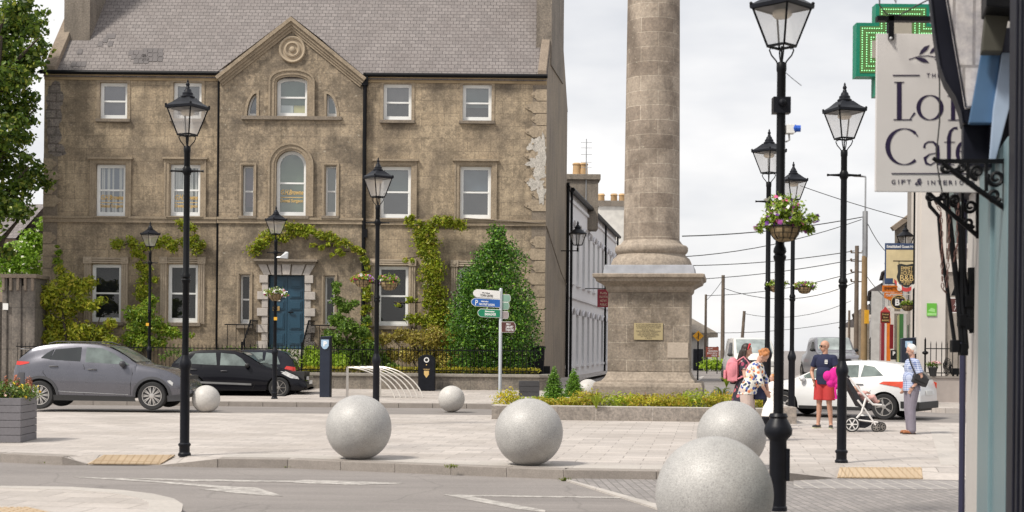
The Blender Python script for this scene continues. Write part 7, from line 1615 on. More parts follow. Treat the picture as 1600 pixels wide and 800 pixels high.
# shop sign hanging over the terrace pavement, dark red
D_ = 62; q = P(943, 466, D_); k = F / D_
t = thing('hanging_sign', 'small dark red hanging shop sign at the left of the column pedestal', 'shop sign', (q.x, D_, q.z)); mb = MB(); mb.box(q.x - 9.5/k, q.x + 9.5/k, D_, D_ + .06, q.z - 14/k, q.z + 14/k); obj('board', mb, mat('sign_maroon', (.25, .015, .03), .5), t)
for i, (s_, w_) in enumerate((('Kelly', .3), ('SOLICITORS', .36), ('NOTARY', .28), ('PUBLIC', .3))): text('lettering', s_, .14, mat('sign_gold_%d' % i, (.6, .5, .35), .5), frame_at((q.x, D_ - .01, q.z + (8 - 6 * i) / k)), t, fitw=w_)
mb = MB(); mb.tube([(q.x - 1.3, D_ + .03, q.z + 15/k), (q.x + .3, D_ + .03, q.z + 15/k)], .02, 5); obj('bracket', mb, M_['iron'], t)
# bracket lantern at the corner of the stucco house
wl, _, _ = (lambda r: (r, 0, 0))(thing('wall_lantern', 'black lantern on a bracket between the stucco house corner and the column', 'lantern', (0, 0, 0)))
def wall_lantern(t, px, ytop, D, h, brk):
    c = P(px, ytop, D); s_ = h / .8; z1 = c.z
    b, w = .1 * s_, .2 * s_; zA, zB = z1 - .8 * s_, z1 - .42 * s_; I = M_['iron']; cn = [(-1, -1), (1, -1), (1, 1), (-1, 1)]; ro = Matrix.Rotation(R(30), 4, 'Z'); O = Vector((c.x, D, 0))
    mb = MB()
    for k in range(4):
        x, y = cn[k]; x2, y2 = cn[(k+1) % 4]; mb.bar(O + ro @ Vector((x*b, y*b, zA)), O + ro @ Vector((x*w, y*w, zB)), .03); mb.bar(O + ro @ Vector((x*w, y*w, zB)), O + ro @ Vector((x2*w, y2*w, zB)), .035); mb.bar(O + ro @ Vector((x*b, y*b, zA)), O + ro @ Vector((x2*b, y2*b, zA)), .03)
    mb.tube([O + Vector((0, 0, zA)), O + Vector((0, 0, zA - .22))], .025, 6); mb.tube([O + Vector((0, 0, zA - .22)), O + Vector((brk, .15, zA - .22))], .022, 6); mb.tube([O + Vector((0, 0, zA - .25)), O + Vector((0, 0, zA - .1))], .04, 6)
    f = obj('frame', mb, I, t)
    for k in range(4): x, y = cn[k]; x2, y2 = cn[(k+1) % 4]; mb = MB(); mb.poly([O + ro @ Vector((x*b, y*b, zA)), O + ro @ Vector((x2*b, y2*b, zA)), O + ro @ Vector((x2*w, y2*w, zB)), O + ro @ Vector((x*w, y*w, zB))]); obj('pane', mb, M_['lampglass'], f, fix=False)
    mb = MB(); mb.lathe([(w * 1.5, zB), (w * 1.1, zB + .07 * s_), (w * .5, zB + .16 * s_), (w * .55, zB + .2 * s_), (w * .3, zB + .26 * s_), (w * .15, zB + .3 * s_), (w * .18, zB + .35 * s_), (.005, z1)], 16, (c.x, D, 0)); obj('hood', mb, M_['irongrey'], t, smooth=True)
    t.location = (0, 0, 0)
q = P(903, 345, 54.5); wall_lantern(wl, 903, 345, 54.5, (383 - 345) / (F / 54.5) * 1.0, -.95)

# ================================================================== FAR ROAD: house, signs, poles
def pole(label, px, ytop, ybot, D, r, m, lean=0, parts=None):
    a_ = P(px, ytop, D); z = gz(a_.x, D); c = Vector((a_.x - lean, D, z)); t = thing('utility_pole', label, 'pole', c)
    mb = MB(); mb.tube([c, Vector((a_.x, D, a_.z))], [r, r * .8], 10); obj('pole', mb, m, t, smooth=True); return t, a_
wood = mat('pole_wood', (.14, .11, .085), .9, var=.25, vs=3); wood2 = mat('pole_wood_new', (.28, .19, .1), .85, var=.2, vs=2)
pole('wooden utility pole right of the brown direction sign', 1130, 430, 570, 92, .14, wood)
pole('thinner wooden pole just right of the column pedestal', 1103, 460, 570, 96, .1, wood)
pole('short leaning wooden pole above the head of the dark haired woman', 1163, 486, 560, 92, .12, wood, lean=.25)
t, a_ = pole('tall wooden pole with a grey metal upper part left of the guest house signs', 1351, 400, 560, 62, .15, wood2)
mb = MB(); q1, q2, q3 = P(1351.5, 402, 62), P(1352, 330, 62), P(1352.5, 276, 62); mb.tube([q1, q2], .12, 8); mb.tube([q2, q3], .04, 6); obj('metal_mast', mb, M_['steel'], t, smooth=True)
mb = MB(); q4 = P(1338, 275, 62); mb.tube([q3, q4], .045, 6); mb.ball(P(1340, 275, 62), (.28, .1, .05), 10, 6); obj('lamp_arm', mb, M_['steel'], t); mb = MB(); q = P(1354, 495, 61.8); mb.box(q.x - .1, q.x + .08, 61.7, 61.8, q.z - .3, q.z + .3); obj('notice', mb, yl, t)
t, a_ = pole('thin dark pole with insulators immediately left of the tall metal topped pole', 1339, 384, 560, 68, .12, wood)
mb = MB()
for dy in (395, 408, 425, 440): q = P(1339, dy, 68); mb.tube([q + Vector((-.3, 0, 0)), q + Vector((.3, 0, 0))], .03, 5); mb.ball(q + Vector((-.28, 0, .08)), .06, 6, 5); mb.ball(q + Vector((.28, 0, .08)), .06, 6, 5)
obj('insulators', mb, wood, t)
pole('very distant pole left of the thin dark pole', 1327, 485, 560, 120, .12, wood)
cm = mat('cable_black', (.03, .03, .03), .7)
def cable(name, label, pts, r=.018):
    q = [P(*p) for p in pts]; mb = MB(); mb.tube(q, r, 4); tag(obj(name, mb, cm, loc=q[0]), label, 'cable')
def sagc(x0, y0, D0, x1, y1, D1, sag, n=10): return [(x0 + (x1 - x0) * t, y0 + (y1 - y0) * t + sag * 4 * t * (1 - t), D0 + (D1 - D0) * t) for t in [i / n for i in range(n + 1)]]
cl_ = [('highest thin cable crossing from the lamp posts up to the guest house', (1250, 290, 60), (1450, 350, 60), 3), ('dark cable from the column to the metal topped pole', (1066, 369, 50), (1348, 339, 62), 6), ('second dark cable from the column to the metal topped pole', (1070, 401, 50), (1346, 343, 62), 10),
       ('long sagging cable behind the near lamp post', (1075, 415, 70), (1335, 392, 68), 5), ('lower sagging cable behind the near lamp post', (1075, 437, 80), (1337, 405, 68), 5), ('cable from the far pole down to the right', (1103, 462, 96), (1337, 425, 68), 8),
       ('cable between the two wooden poles', (1103, 470, 96), (1130, 436, 92), 2), ('cable from the pole beside the brown sign to the right', (1130, 450, 92), (1339, 440, 68), 22), ('cable falling from the metal mast toward the guest house sign', (1356, 350, 62), (1392, 400, 55), 6), ('low cable from the wooden pole to the guest houses', (1352, 428, 62), (1392, 470, 60), 5), ('lowest cable across the far road', (1110, 520, 96), (1330, 500, 110), 6), ('thin cable above the parked van', (1163, 490, 92), (1330, 470, 90), 14)]
for l_, p0, p1, sg in cl_: cable('overhead_cable', l_, sagc(p0[0], p0[1], p0[2], p1[0], p1[1], p1[2], sg), .016 if 'thin' in l_ or 'second' in l_ else .02)
D_ = 100; t = thing('distant_house', 'small distant house with a hipped slate roof right of the column', 'house', (P(1090, 560, D_).x, D_, .4)); a_, b_ = P(1060, 520, D_), P(1107, 520, D_); mb = MB(); mb.box(a_.x, b_.x, D_, D_ + 8, .3, a_.z); obj('wall', mb, pale, t)
mb = MB(); pk_ = P(1080, 500, D_); mb.add([(a_.x - .5, D_ - .5, a_.z), (b_.x + .6, D_ - .5, a_.z), (b_.x + .6, D_ + 8.5, a_.z), (a_.x - .5, D_ + 8.5, a_.z), (pk_.x - 1, D_ + 4, pk_.z + .3), (pk_.x + .4, D_ + 4, pk_.z + .3)], [(0, 1, 5, 4), (1, 2, 5), (2, 3, 4, 5), (3, 0, 4)]); mb.box(a_.x - .5, b_.x + .6, D_ - .5, D_ + 8.5, a_.z - .3, a_.z - .01); obj('roof', mb, chm, t)
D_ = 84; a_, b_ = P(1084, 545, D_), P(1099, 545, D_); mb = MB(); mb.box(a_.x, b_.x, D_, D_ + .5, .3, a_.z); tag(obj('side_gate', mb, M_['irongrey'], loc=(a_.x, D_, .4), bevel=.04), 'dark gate beside the column pedestal under the yellow road sign', 'gate')
D_ = 58; q = P(1091, 525, D_); k = F / D_; zg = gz(q.x, D_); t = thing('road_sign', 'yellow diamond warning sign with a black junction symbol on a thin pole', 'road sign', (q.x, D_, zg)); mb = MB(); mb.tube([(q.x, D_ + .05, zg), (q.x, D_ + .05, q.z)], .035, 6); obj('pole', mb, M_['irongrey'], t)
h = 8.6 / k; mb = MB(); mb.ext([(q.x - h, D_, q.z), (q.x, D_, q.z - h), (q.x + h, D_, q.z), (q.x, D_, q.z + h)], (0, .03, 0)); obj('plate', mb, mat('sign_yellow', (.8, .38, .01), .5), t)
mb = MB(); mb.box(q.x - .015, q.x + .02, D_ - .01, D_ - .004, q.z - h * .6, q.z + h * .6); mb.bar((q.x, D_ - .008, q.z), (q.x + h * .45, D_ - .008, q.z + h * .3), .03, .006); mb.bar((q.x, D_ - .0085, q.z - h * .1), (q.x - h * .4, D_ - .0085, q.z - h * .3), .03, .006); obj('symbol', mb, blk, t)
D_ = 74; q = P(1113, 550, D_); k = F / D_; zg = gz(q.x, D_); t = thing('direction_sign', 'brown tourist direction sign on two posts before the distant hedge', 'road sign', (q.x, D_, zg)); mb = MB(); mb.box(q.x - 10/k, q.x + 10/k, D_, D_ + .05, q.z - 8/k, q.z + 8/k); obj('panel', mb, mat('tourist_brown', (.22, .055, .035), .5), t)
for i, (s_, w_, dx) in enumerate((('TO P', .25, -.12), ('CAISLEÁN BIORRA', .5, .03), ('BIRR CASTLE', .52, .0), ('GARDENS', .3, .1))): text('lettering', s_, .12, wht, frame_at((q.x + dx, D_ - .01, q.z + (5 - 3.6 * i) / k)), t, fitw=w_)
mb = MB(); 
for dx in (-8, 8): mb.tube([(q.x + dx/k, D_ + .08, zg), (q.x + dx/k, D_ + .08, q.z + 9/k)], .03, 5)
obj('post', mb, M_['irongrey'], t)
bl = [(P(px, 566, 82).x, 82, gz(9, 82) + h_, .7, .5, h_) for px, h_ in ((1106, .3), (1112, .42), (1119, .4), (1124, .3))]; plant('distant_bush', 'bright green bush behind the brown tourist sign', 'bush', bl, 900, .16, lime, (bl[0][0], 82, .4), seed=71)

# ================================================================== GUEST HOUSE STREET ON THE RIGHT
GD_ = 46.0; SD = Vector((.2477, 1, 0)).normalized(); SN = Vector((-SD.y, SD.x, 0)); gx0 = P(1432, 560, GD_).x
def SP(s, z, o=0): return Vector((gx0, GD_, 0)) + SD * s + SN * o + Vector((0, 0, z))
def sbox(mb, s0, s1, z0, z1, o0, o1): mb.ext([SP(s0, z0, o0), SP(s1, z0, o0), SP(s1, z1, o0), SP(s0, z1, o0)], SN * (o1 - o0)); return mb
rough = mat('roughcast', (.3, .265, .23), .95, var=.2, vs=3, bs=30, bstr=1.2, fine=28); cream = mat('cream_render', (.58, .54, .5), .85, var=.06, vs=1)
gh = thing('guest_house', 'cream and roughcast guest house corner behind the white haired man', 'house', SP(1, 0)); GT = P(1440, 250, GD_).z + 1
mb = MB(); mb.ext([SP(0, 0), SP(11, 0), SP(11, GT), SP(0, GT)], (9, 0, 0)); obj('wall', mb, rough, gh)
a_, b_ = P(1437, 500, GD_).x, P(1476, 500, GD_).x; mb = MB(); mb.box(a_, b_, GD_ - .08, GD_, .8, GT); mb.box(gx0, a_ - .0, GD_ - .03, GD_, .0, GT); obj('corner_pier', mb, cream, gh)
mb = MB(); q0, q1 = P(1477, 425, GD_).z, P(1477, 405, GD_).z; mb.box(b_ + .001, gx0 + 9, GD_ - .06, GD_, q0, q1); mb.box(b_, gx0 + 9, GD_ - .05, GD_, P(1480, 388, GD_).z, P(1480, 380, GD_).z); obj('window_sill', mb, cream, gh)
mb = MB(); mb.box(b_ + .1, gx0 + 4, GD_ - .03, GD_, P(1480, 380, GD_).z, GT - .5); obj('window', mb, carglass2, gh)
mb = MB(); sbox(mb, -.02, .5, 0, GT, 0.002, .06); sbox(mb, 4, 4.4, 0, GT, .002, .06); obj('street_pilaster', mb, cream, gh)
mb = MB(); mb.tube([SP(1.3, 0, .06), SP(1.3, GT, .06)], .03, 6); obj('downpipe', mb, M_['iron'], gh)
mb = MB(); 
for s_ in (2, 5.5, 8.5): sbox(mb, s_ - .5, s_ + .5, 3.6, 5.3, .004, .03); sbox(mb, s_ - .5, s_ + .5, .9, 2.6, .004, .03)
obj('window', mb, carglass, gh)
mb = MB(); sbox(mb, -.02, 11, GT, GT + .3, -.2, .3); obj('eaves', mb, M_['irongrey'], gh)
# low wall with railings, pots
wd = GD_ - 2.6; zt = P(1480, 588, wd).z; xw0 = P(1441, 600, wd).x
low = mat('low_wall_paint', (.4, .35, .32), .8, var=.08)
t = thing('garden_wall', 'low beige wall with black spiked railings behind the white haired man', 'wall', (xw0 + 2, wd, .05)); mb = MB(); mb.box(xw0, xw0 + 9, wd, wd + .25, 0, zt - .05); mb.box(xw0, xw0 + .25, wd + .25, GD_ - .1, 0, zt - .05); obj('wall', mb, low, t)
mb = MB(); mb.box(xw0 - .04, xw0 + 9, wd - .04, wd + .29, zt - .05, zt); mb.box(xw0 - .04, xw0 + .29, wd + .29, GD_ - .1, zt - .05, zt); obj('coping', mb, kerbm, t)
mb = MB(); x = xw0 + .12; i = 0
while x < xw0 + 2.6:
    hh = 1.0 + (.12 if i == 0 else 0); mb.tube([(x, wd + .12, zt), (x, wd + .12, zt + hh), (x, wd + .12, zt + hh + .08)], [.014 if i else .03, .014 if i else .03, .003], 5); x += .17; i += 1
mb.bar((xw0 + .1, wd + .12, zt + .85), (xw0 + 2.6, wd + .12, zt + .85), .03); mb.bar((xw0 + .1, wd + .12, zt + .1), (xw0 + 2.6, wd + .12, zt + .1), .03); mb.ball((xw0 + .12, wd + .12, zt + .72), (.1, .1, .06), 10, 6); obj('railing', mb, M_['iron'], t)
q = P(1456, 578, wd - .0 + .12)
t = thing('flower_pot', 'dark pot of pink flowers on the low wall beside the railings', 'flower pot', (q.x, wd + .05, zt)); mb = MB(); mb.lathe([(.09, zt), (.14, zt + .24), (.16, zt + .24), (.16, zt + .28)], 14, (q.x, wd + .02, 0)); obj('pot', mb, blackpl, t, smooth=True)
bl = [(q.x + dx, wd + .02, zt + .36, .14, .12, .09) for dx in (-.1, 0, .1)]; obj('foliage', leaves(bl, 380, .05, 61), grn, t, fix=False); obj('flowers', leaves([(q.x + .08, wd, zt + .42, .2, .12, .06)], 60, .05, 62, aspect=1), flowermat('pot_flowers', [(.7, .25, .3), (.75, .5, .5)]), t, fix=False)
q = P(1480, 575, wd); mb = MB(); r_ = .14
for k in range(7): a1 = k * .9; mb.tube([(q.x + math.cos(a1 + i * .5) * (r_ - i * .015), wd - .02, zt + .3 + math.sin(a1 + i * .5) * (.28 - i * .03)) for i in range(8)], .013, 5)
tag(obj('iron_ornament', mb, M_['iron'], loc=(q.x, wd, zt)), 'black scrolled iron ornament standing on the low wall at the railings', 'ornament')
q = P(1494, 580, wd); mb = MB(); mb.box(q.x - .1, q.x + .1, wd + .02, wd + .2, zt + .05, zt + .25); mb.box(q.x - .08, q.x - .04, wd + .05, wd + .1, zt, zt + .05); mb.box(q.x + .04, q.x + .08, wd + .05, wd + .1, zt, zt + .05); tag(obj('metal_trough', mb, M_['iron'], loc=(q.x, wd, zt)), 'small black metal trough at the right end of the low wall', 'trough')
q = P(1454.5, 484, GD_); k = F / GD_; t = thing('wall_plaque', 'bright green square plaque on the cream pier of the guest house', 'plaque', (q.x, GD_ - .1, q.z)); mb = MB(); mb.box(q.x - 7.5/k, q.x + 7.5/k, GD_ - .11, GD_ - .082, q.z - 10/k, q.z + 10/k); obj('plate', mb, mat('plaque_green', (.12, .42, .04), .4), t)
mb = MB(); mb.box(q.x - 7/k, q.x + 7/k, GD_ - .113, GD_ - .111, q.z - 9/k, q.z - 5/k); mb.ext([(q.x - 6/k, GD_ - .113, q.z - 2/k), (q.x + 5/k, GD_ - .113, q.z - 4/k), (q.x + 5/k, GD_ - .113, q.z + 1/k), (q.x - 1/k, GD_ - .113, q.z + 3/k)], (0, .002, 0)); obj('emblem', mb, mat('plaque_light', (.3, .6, .2), .4), t)
q = P(1495, 477, GD_ - 3.5); D_ = GD_ - 3.5; k = F / D_; t = thing('pedestrian_sign', 'brown sign with a white walking figure and a black arch finial above', 'sign', (q.x, D_, q.z)); mb = MB(); mb.box(q.x - 12/k, q.x + 14/k, D_, D_ + .03, q.z - 12/k, q.z + 12/k); obj('panel_edge', mb, fw_, t); mb = MB(); mb.box(q.x - 10.5/k, q.x + 14/k, D_ - .005, D_ - .001, q.z - 10.5/k, q.z + 10.5/k); obj('panel', mb, fn_, t)
mb = MB(); a1 = (q.x - 1/k, D_ - .012, q.z); 
mb.ball((a1[0], a1[1], a1[2] + 7/k), 1.5/k, 8, 6); mb.bar((a1[0], a1[1], a1[2] + 5/k), (a1[0], a1[1], a1[2] - 1/k), 3/k, .004)
for dx in (-3, 3): mb.bar((a1[0], a1[1] + .001, a1[2] - 1/k), (a1[0] + dx/k, a1[1] + .001, a1[2] - 8/k), 1.5/k, .004); mb.bar((a1[0], a1[1] + .002, a1[2] + 4/k), (a1[0] + dx * 1.3/k, a1[1] + .002, a1[2] - .5/k), 1.2/k, .004)
obj('walking_figure', mb, wht, t); mb = MB(); mb.tube([(q.x + 8/k, D_ + .06, 0), (q.x + 8/k, D_ + .06, q.z + .2)], .035, 8); obj('pole', mb, M_['iron'], t)
mb = MB(); mb.ext([(q.x - 9/k, D_, q.z + 15/k), (q.x + 10/k, D_, q.z + 15/k), (q.x + 6/k, D_, q.z + 30/k), (q.x + 9/k, D_, q.z + 44/k), (q.x - 6/k, D_, q.z + 44/k), (q.x - 3/k, D_, q.z + 30/k)], (0, .03, 0)); obj('arch_finial', mb, M_['iron'], t, bevel=.01)
# --- the houses beyond, each its own shopfront colours
def row_house(label, s0, s1, h, wallm, pil, o=0, roofm=None, n=2):
    t = thing('terraced_house', label, 'house', SP((s0 + s1) / 2, .3)); e = SN * 0
    mb = MB(); q = [SP(s0, 0, o), SP(s1, 0, o), SP(s1, h, o), SP(s0, h, o)]; mb.ext(q, -SN * 8); obj('wall', mb, wallm, t)
    mb = MB(); mb.add([SP(s0, h, o + .2), SP(s1, h, o + .2), SP(s1, h + 2.6, o - 4), SP(s0, h + 2.6, o - 4), SP(s0, h, o - 8.2), SP(s1, h, o - 8.2)], [(0, 1, 2, 3), (3, 2, 5, 4), (0, 3, 4), (1, 2, 5)]); obj('roof', mb, roofm or slate, t)
    for i, (sa_, sb_, m) in enumerate(pil): mb = MB(); sbox(mb, s0 + sa_, s0 + sb_, .1, 3.1, o + .003, o + .16); obj('shopfront_pilaster', mb, m, t)
    w = (s1 - s0) / n
    for i in range(n):
        for z0, z1 in ((1, 2.4), (3.7, 5.0)):
            if z1 > h: continue
            mb = MB(); c_ = s0 + (i + .5) * w; sbox(mb, c_ - .45, c_ + .45, z0, z1, o + .002, o + .02); wn_ = obj('window', mb, carglass, t); mb = MB(); sbox(mb, c_ - .6, c_ + .6, z0 - .12, z0, o + .002, o + .12); obj('sill', mb, cream, wn_)
    return t
org = mat('paint_orange', (.62, .16, .01), .5); grnp = mat('paint_dark_green', (.03, .12, .03), .5); yelp = mat('paint_pale_yellow', (.6, .52, .2), .5); redp = mat('paint_dark_red', (.2, .01, .02), .5); gryp = mat('paint_pale_grey', (.42, .41, .4), .7)
row_house('guest house terrace with green and yellow shopfront pilasters', 11, 19, 6.2, gryp, [(.3, .8, grnp), (1.0, 1.7, yelp), (1.9, 2.5, grnp), (2.8, 3.4, yelp), (3.6, 4.3, grnp), (6, 6.6, cream)], .1, dk)
row_house('house with a bright orange shopfront pilaster down the right street', 19, 26, 6.0, cream, [(.1, 1.2, org), (1.6, 2.1, cream), (4, 4.6, cream)], .45, dk)
row_house('house with a dark red shopfront beyond the orange one', 26, 35, 5.6, gryp, [(.6, 2.2, redp), (2.8, 3.4, cream), (5.4, 6.4, redp)], .6, dk)
row_house('plain grey rendered houses near the end of the right street', 35, 52, 5.0, gryp, [], 1.2, dk, 4)
row_house('low stone cottage with a gable at the far end of the right street', 52, 78, 4.1, chm, [], 2.2, slate, 4)
row_house('farthest low buildings of the right street', 78, 120, 3.6, cream, [], 3.5, dk, 5)
# gable of an older stone building showing over the guest house signs
q = P(1405, 380, 60); D_ = 62; t = thing('stone_gable_house', 'old stone gabled building rising behind the guest house lantern', 'house', (P(1420, 400, D_).x, D_, .4)); mb = MB()
x = lambda px, py: (P(px, py, D_).x, D_, P(px, py, D_).z)
mb.ext([x(1397, 560), x(1460, 560), x(1460, 318), x(1440, 324), x(1398, 350)], (2.4, 8, 0)); obj('wall', mb, chm, t); mb = MB(); a_, b_ = Vector(x(1394, 358)), Vector(x(1448, 318)); mb.bar(a_, b_, .3, .2); obj('gable_coping', mb, cop, t)
# lantern, boards and hanging signs
q = P(1415, 350, 49.5); wl2 = thing('wall_lantern', 'black lantern above the cream guest house sign', 'lantern', (0, 0, 0)); wall_lantern(wl2, 1415, 350, 49.5, 36 / (F / 49.5), .5)
def board(name, label, x0, y0, x1, y1, D, m, cat='sign', edge=None, dep=.06):
    a_, b_ = P(x0, y0, D), P(x1, y1, D); cx_, cz_ = (a_.x + b_.x) / 2, (a_.z + b_.z) / 2; w = (x1 - x0) / F * D / 2; h = (y1 - y0) / F * D / 2
    t = thing(name, label, cat, (cx_, D, cz_)); mb = MB(); mb.box(cx_ - w, cx_ + w, D, D + dep, cz_ - h, cz_ + h); obj('board', mb, edge or m, t, bevel=.006)
    if edge: mb = MB(); e = .035; mb.box(cx_ - w + e, cx_ + w - e, D - .006, D - .001, cz_ - h + e, cz_ + h - e); obj('face', mb, m, t)
    return t, cx_, cz_, w, h
sb = mat('sign_slate_blue', (.045, .075, .16), .5); cr_ = mat('sign_cream', (.72, .6, .36), .5); D_ = 48.4; k = F / D_
t, cx_, cz_, w, h = board('guest_house_sign', 'large cream projecting sign with blue bands reading Established Guest House', 1383, 380, 1437, 444, D_, cr_, edge=sb)
mb = MB(); mb.box(cx_ - w + .02, cx_ + w - .02, D_ - .012, D_ - .007, cz_ + h - .22, cz_ + h - .02); obj('band', mb, sb, t); mb = MB(); mb.box(cx_ - w + .02, cx_ - w * .55, D_ - .012, D_ - .007, cz_ - h + .02, cz_ - h + .2); obj('band', mb, sb, t); text('lettering', 'Established Guest House', .13, wht, frame_at((cx_, D_ - .014, cz_ + h - .12)), t, fitw=w * 1.85, bold=.004)
mb = MB(); mb.tube([(cx_ + w, D_ + .03, cz_ + .3), (cx_ + w + .6, D_ + .2, cz_ + .3)], .025, 6); obj('bracket', mb, M_['iron'], t)
# shield shaped house sign with red and white ribbon
D_ = 46.6; k = F / D_; q = P(1416.5, 431, D_); t = thing('hanging_sign', 'black shield sign with gold letters reading Emmet House B&B over a red ribbon', 'hanging sign', (q.x, D_, q.z))
def Q(dx, dy): return (q.x + dx / k, D_, q.z - dy / k)
mb = MB(); mb.ext([Q(-14, -17), Q(-9, -19), Q(0, -17), Q(9, -19), Q(14, -17), Q(13, -6), Q(15, 2), Q(12, 10), Q(5, 16), Q(0, 18), Q(-5, 16), Q(-12, 10), Q(-15, 2), Q(-13, -6)], (0, .05, 0)); obj('shield', mb, mat('shield_black', (.02, .022, .02), .5), t)
gd = mat('sign_gold', (.68, .5, .22), .5)
for s_, dy, fw, sz in (('EMMET', -11, 20, .2), ('HOUSE', -4, 20, .2), ('B&B', 4, 23, .28), ('AIT BHAILE', 9.5, 18, .1), ('EST 1810', 13, 10, .08)): text('lettering', s_, sz, gd, frame_at((q.x, D_ - .01, q.z - dy / k)), t, fitw=fw / k * .9, bold=0)
rib = mat('ribbon_red', (.5, .05, .05), .5)
for i in range(10):
    f0, f1 = i / 10, (i + 1) / 10; c0 = lambda f: (-19 + 38 * f, 8 + 14 * math.sin(math.pi * f)); (xa, ya), (xb, yb) = c0(f0), c0(f1)
    mb = MB(); mb.ext([Vector(Q(xa, ya - 3)) + Vector((0, -.02, 0)), Vector(Q(xb, yb - 3)) + Vector((0, -.02, 0)), Vector(Q(xb, yb + 3)) + Vector((0, -.02, 0)), Vector(Q(xa, ya + 3)) + Vector((0, -.02, 0))], (0, .03, 0)); obj('ribbon', mb, fw_ if i in (1, 2, 7, 8) else rib, t)
mb = MB(); mb.tube([Q(-21, -23), Q(24, -23)], .02, 6); 
for dx in (-12, 12): mb.tube([Q(dx, -23), Q(dx, -17)], .012, 4)
obj('bracket', mb, M_['iron'], t)
for i, (x0, y0, x1, y1, s_) in enumerate(((1379, 446, 1410, 456, 'EMMETS'), (1382, 457, 1410, 466, 'MARTINS'))):
    t, cx_, cz_, w, h = board('shop_sign', ('upper orange projecting sign with a white roundel', 'lower orange projecting sign with a pointed tail')[i], x0, y0, x1, y1, 52.5 + i * .0, org, 'shop sign'); text('lettering', s_, .16, M_['dark'] if i == 0 else fw_, frame_at((cx_ - .08, 52.49, cz_)), t, fitw=w * 1.2)
    if i == 0: mb = MB(); mb.lathe([(.09, 0), (.09, .01)], 16, (cx_ + w * .7, 52.49, cz_), T); obj('roundel', mb, fw_, t)
    else: mb = MB(); mb.ext([(cx_ - w * .9, 52.5, cz_ - h), (cx_ + w * .9, 52.5, cz_ - h), (cx_, 52.5, cz_ - h * 2.2)], (0, .06, 0)); obj('tail', mb, org, t)
D_ = 50; k = F / D_; q = P(1404, 472, D_); t = thing('hanging_sign', 'oval black hanging sign with a white letter B beside the flower basket', 'hanging sign', (q.x, D_, q.z)); mb = MB(); mb.ext([(q.x + 12/k * math.cos(a_), D_, q.z + 11/k * math.sin(a_)) for a_ in [i * math.pi / 12 for i in range(24)]], (0, .05, 0)); obj('oval', mb, mat('sign_black_oval', (.015, .015, .015), .5), t)
mb = MB(); o_ = [(q.x + 12/k * math.cos(a_), D_ - .01, q.z + 11/k * math.sin(a_)) for a_ in [i * math.pi / 12 for i in range(24)]]; i_ = [(q.x + 11/k * math.cos(a_), D_ - .01, q.z + 10/k * math.sin(a_)) for a_ in [i * math.pi / 12 for i in range(24)]]; mb.ring(o_, i_, (0, .008, 0)); obj('rim', mb, gd, t)
text('lettering', 'B', .3, wht, frame_at((q.x - .05, D_ - .012, q.z - .02)), t, bold=.012); text('lettering', 'THE MALTINGS', .08, gd, frame_at((q.x, D_ - .012, q.z + 6.5/k)), t, fitw=15/k)
mb = MB(); mb.tube([(q.x - 13/k, D_, q.z + 12/k), (q.x + .8, D_, q.z + 12/k)], .015, 5); mb.box(q.x - 12/k, q.x + 14/k, D_ - .02, D_ + .04, q.z - 18/k, q.z - 14.5/k); obj('bracket', mb, cream, t)
basket('brown basket of purple and green plants beside the oval black sign', 1418, 477, 48.2, .42, 64, flowermat('purple_small', [(.2, .12, .3), (.35, .3, .45), (.1, .2, .05)]), spread=1.1, nleaf=600, lsz=.08, nf=60)
t, cx_, cz_, w, h = board('shop_sign', 'small dark brown and red framed shop sign, lowest left of the group', 1376, 487, 1391, 505, 60, mat('sign_dark_brown', (.06, .02, .012), .5), 'shop sign', edge=mat('sign_red_frame', (.3, .03, .03), .5))
mb = MB(); mb.ext([(cx_ - w, 60, cz_ + h), (cx_ + w, 60, cz_ + h), (cx_ + w * .35, 60, cz_ + h + .12), (cx_, 60, cz_ + h + .22), (cx_ - w * .35, 60, cz_ + h + .12)], (0, .06, 0)); obj('pediment', mb, rib, t)
for i, s_ in enumerate(('Emmet', 'Row', 'BARBERS')): text('lettering', s_, .1, gd, frame_at((cx_, 59.98, cz_ + .13 - i * .13)), t, fitw=(.28, .18, .3)[i])
t, cx_, cz_, w, h = board('shop_sign', 'tall narrow dark red sign below the oval sign', 1390.5, 507, 1396, 545, 58, redp, 'shop sign')
p = P(1423, 560, 44.5); t = ticket_machine('ticket machine with a round blue P beside the guest house door', 1423, 0, .1, P(1423, 527, 44.5).z - .1, .42, D=44.5)
t, cx_, cz_, w, h = board('parking_sign', 'small black sign with a pale P on the street farther back', 1392, 547, 1401, 562, 56, M_['dark'], 'sign'); text('lettering', 'P', .2, wht, frame_at((cx_, 55.98, cz_ + .05)), t, bold=.01)

# ================================================================== THE CAFÉ FRONT AT THE RIGHT EDGE
C0 = Vector((3.36, 9.25, 0)); CU = Vector((.2367, .9716, 0)).normalized(); CN = Vector((-CU.y, CU.x, 0))
def wallhit(px):      # distance along the café wall where the photo column px meets it
    m_ = (px - CX) / F; return (m_ * C0.y - C0.x) / (CU.x - m_ * CU.y)
def CP(s, z, o=0): return C0 + CU * s + CN * o + Vector((0, 0, z))
def cbox(mb, s0, s1, z0, z1, o0, o1): mb.ext([CP(s0, z0, o0), CP(s1, z0, o0), CP(s1, z1, o0), CP(s0, z1, o0)], CN * (o1 - o0)); return mb
navy = mat('shopfront_navy', (.011, .012, .02), .5, var=.2, vs=3, spec=.2); duck = mat('shopfront_duck_egg', (.15, .225, .245), .4, var=.05, vs=2); creamp = mat('shopfront_cream', (.5, .47, .44), .6, var=.08, vs=5, fine=30); bluep = mat('shopfront_blue', (.06, .13, .24), .35); paleb = mat('fascia_pale_blue', (.3, .38, .5), .4)
S1 = wallhit(1511)
cafe = thing('cafe_building', 'café front with navy, duck egg blue and cream pilasters cut by the right edge', 'building', CP(2, 0))
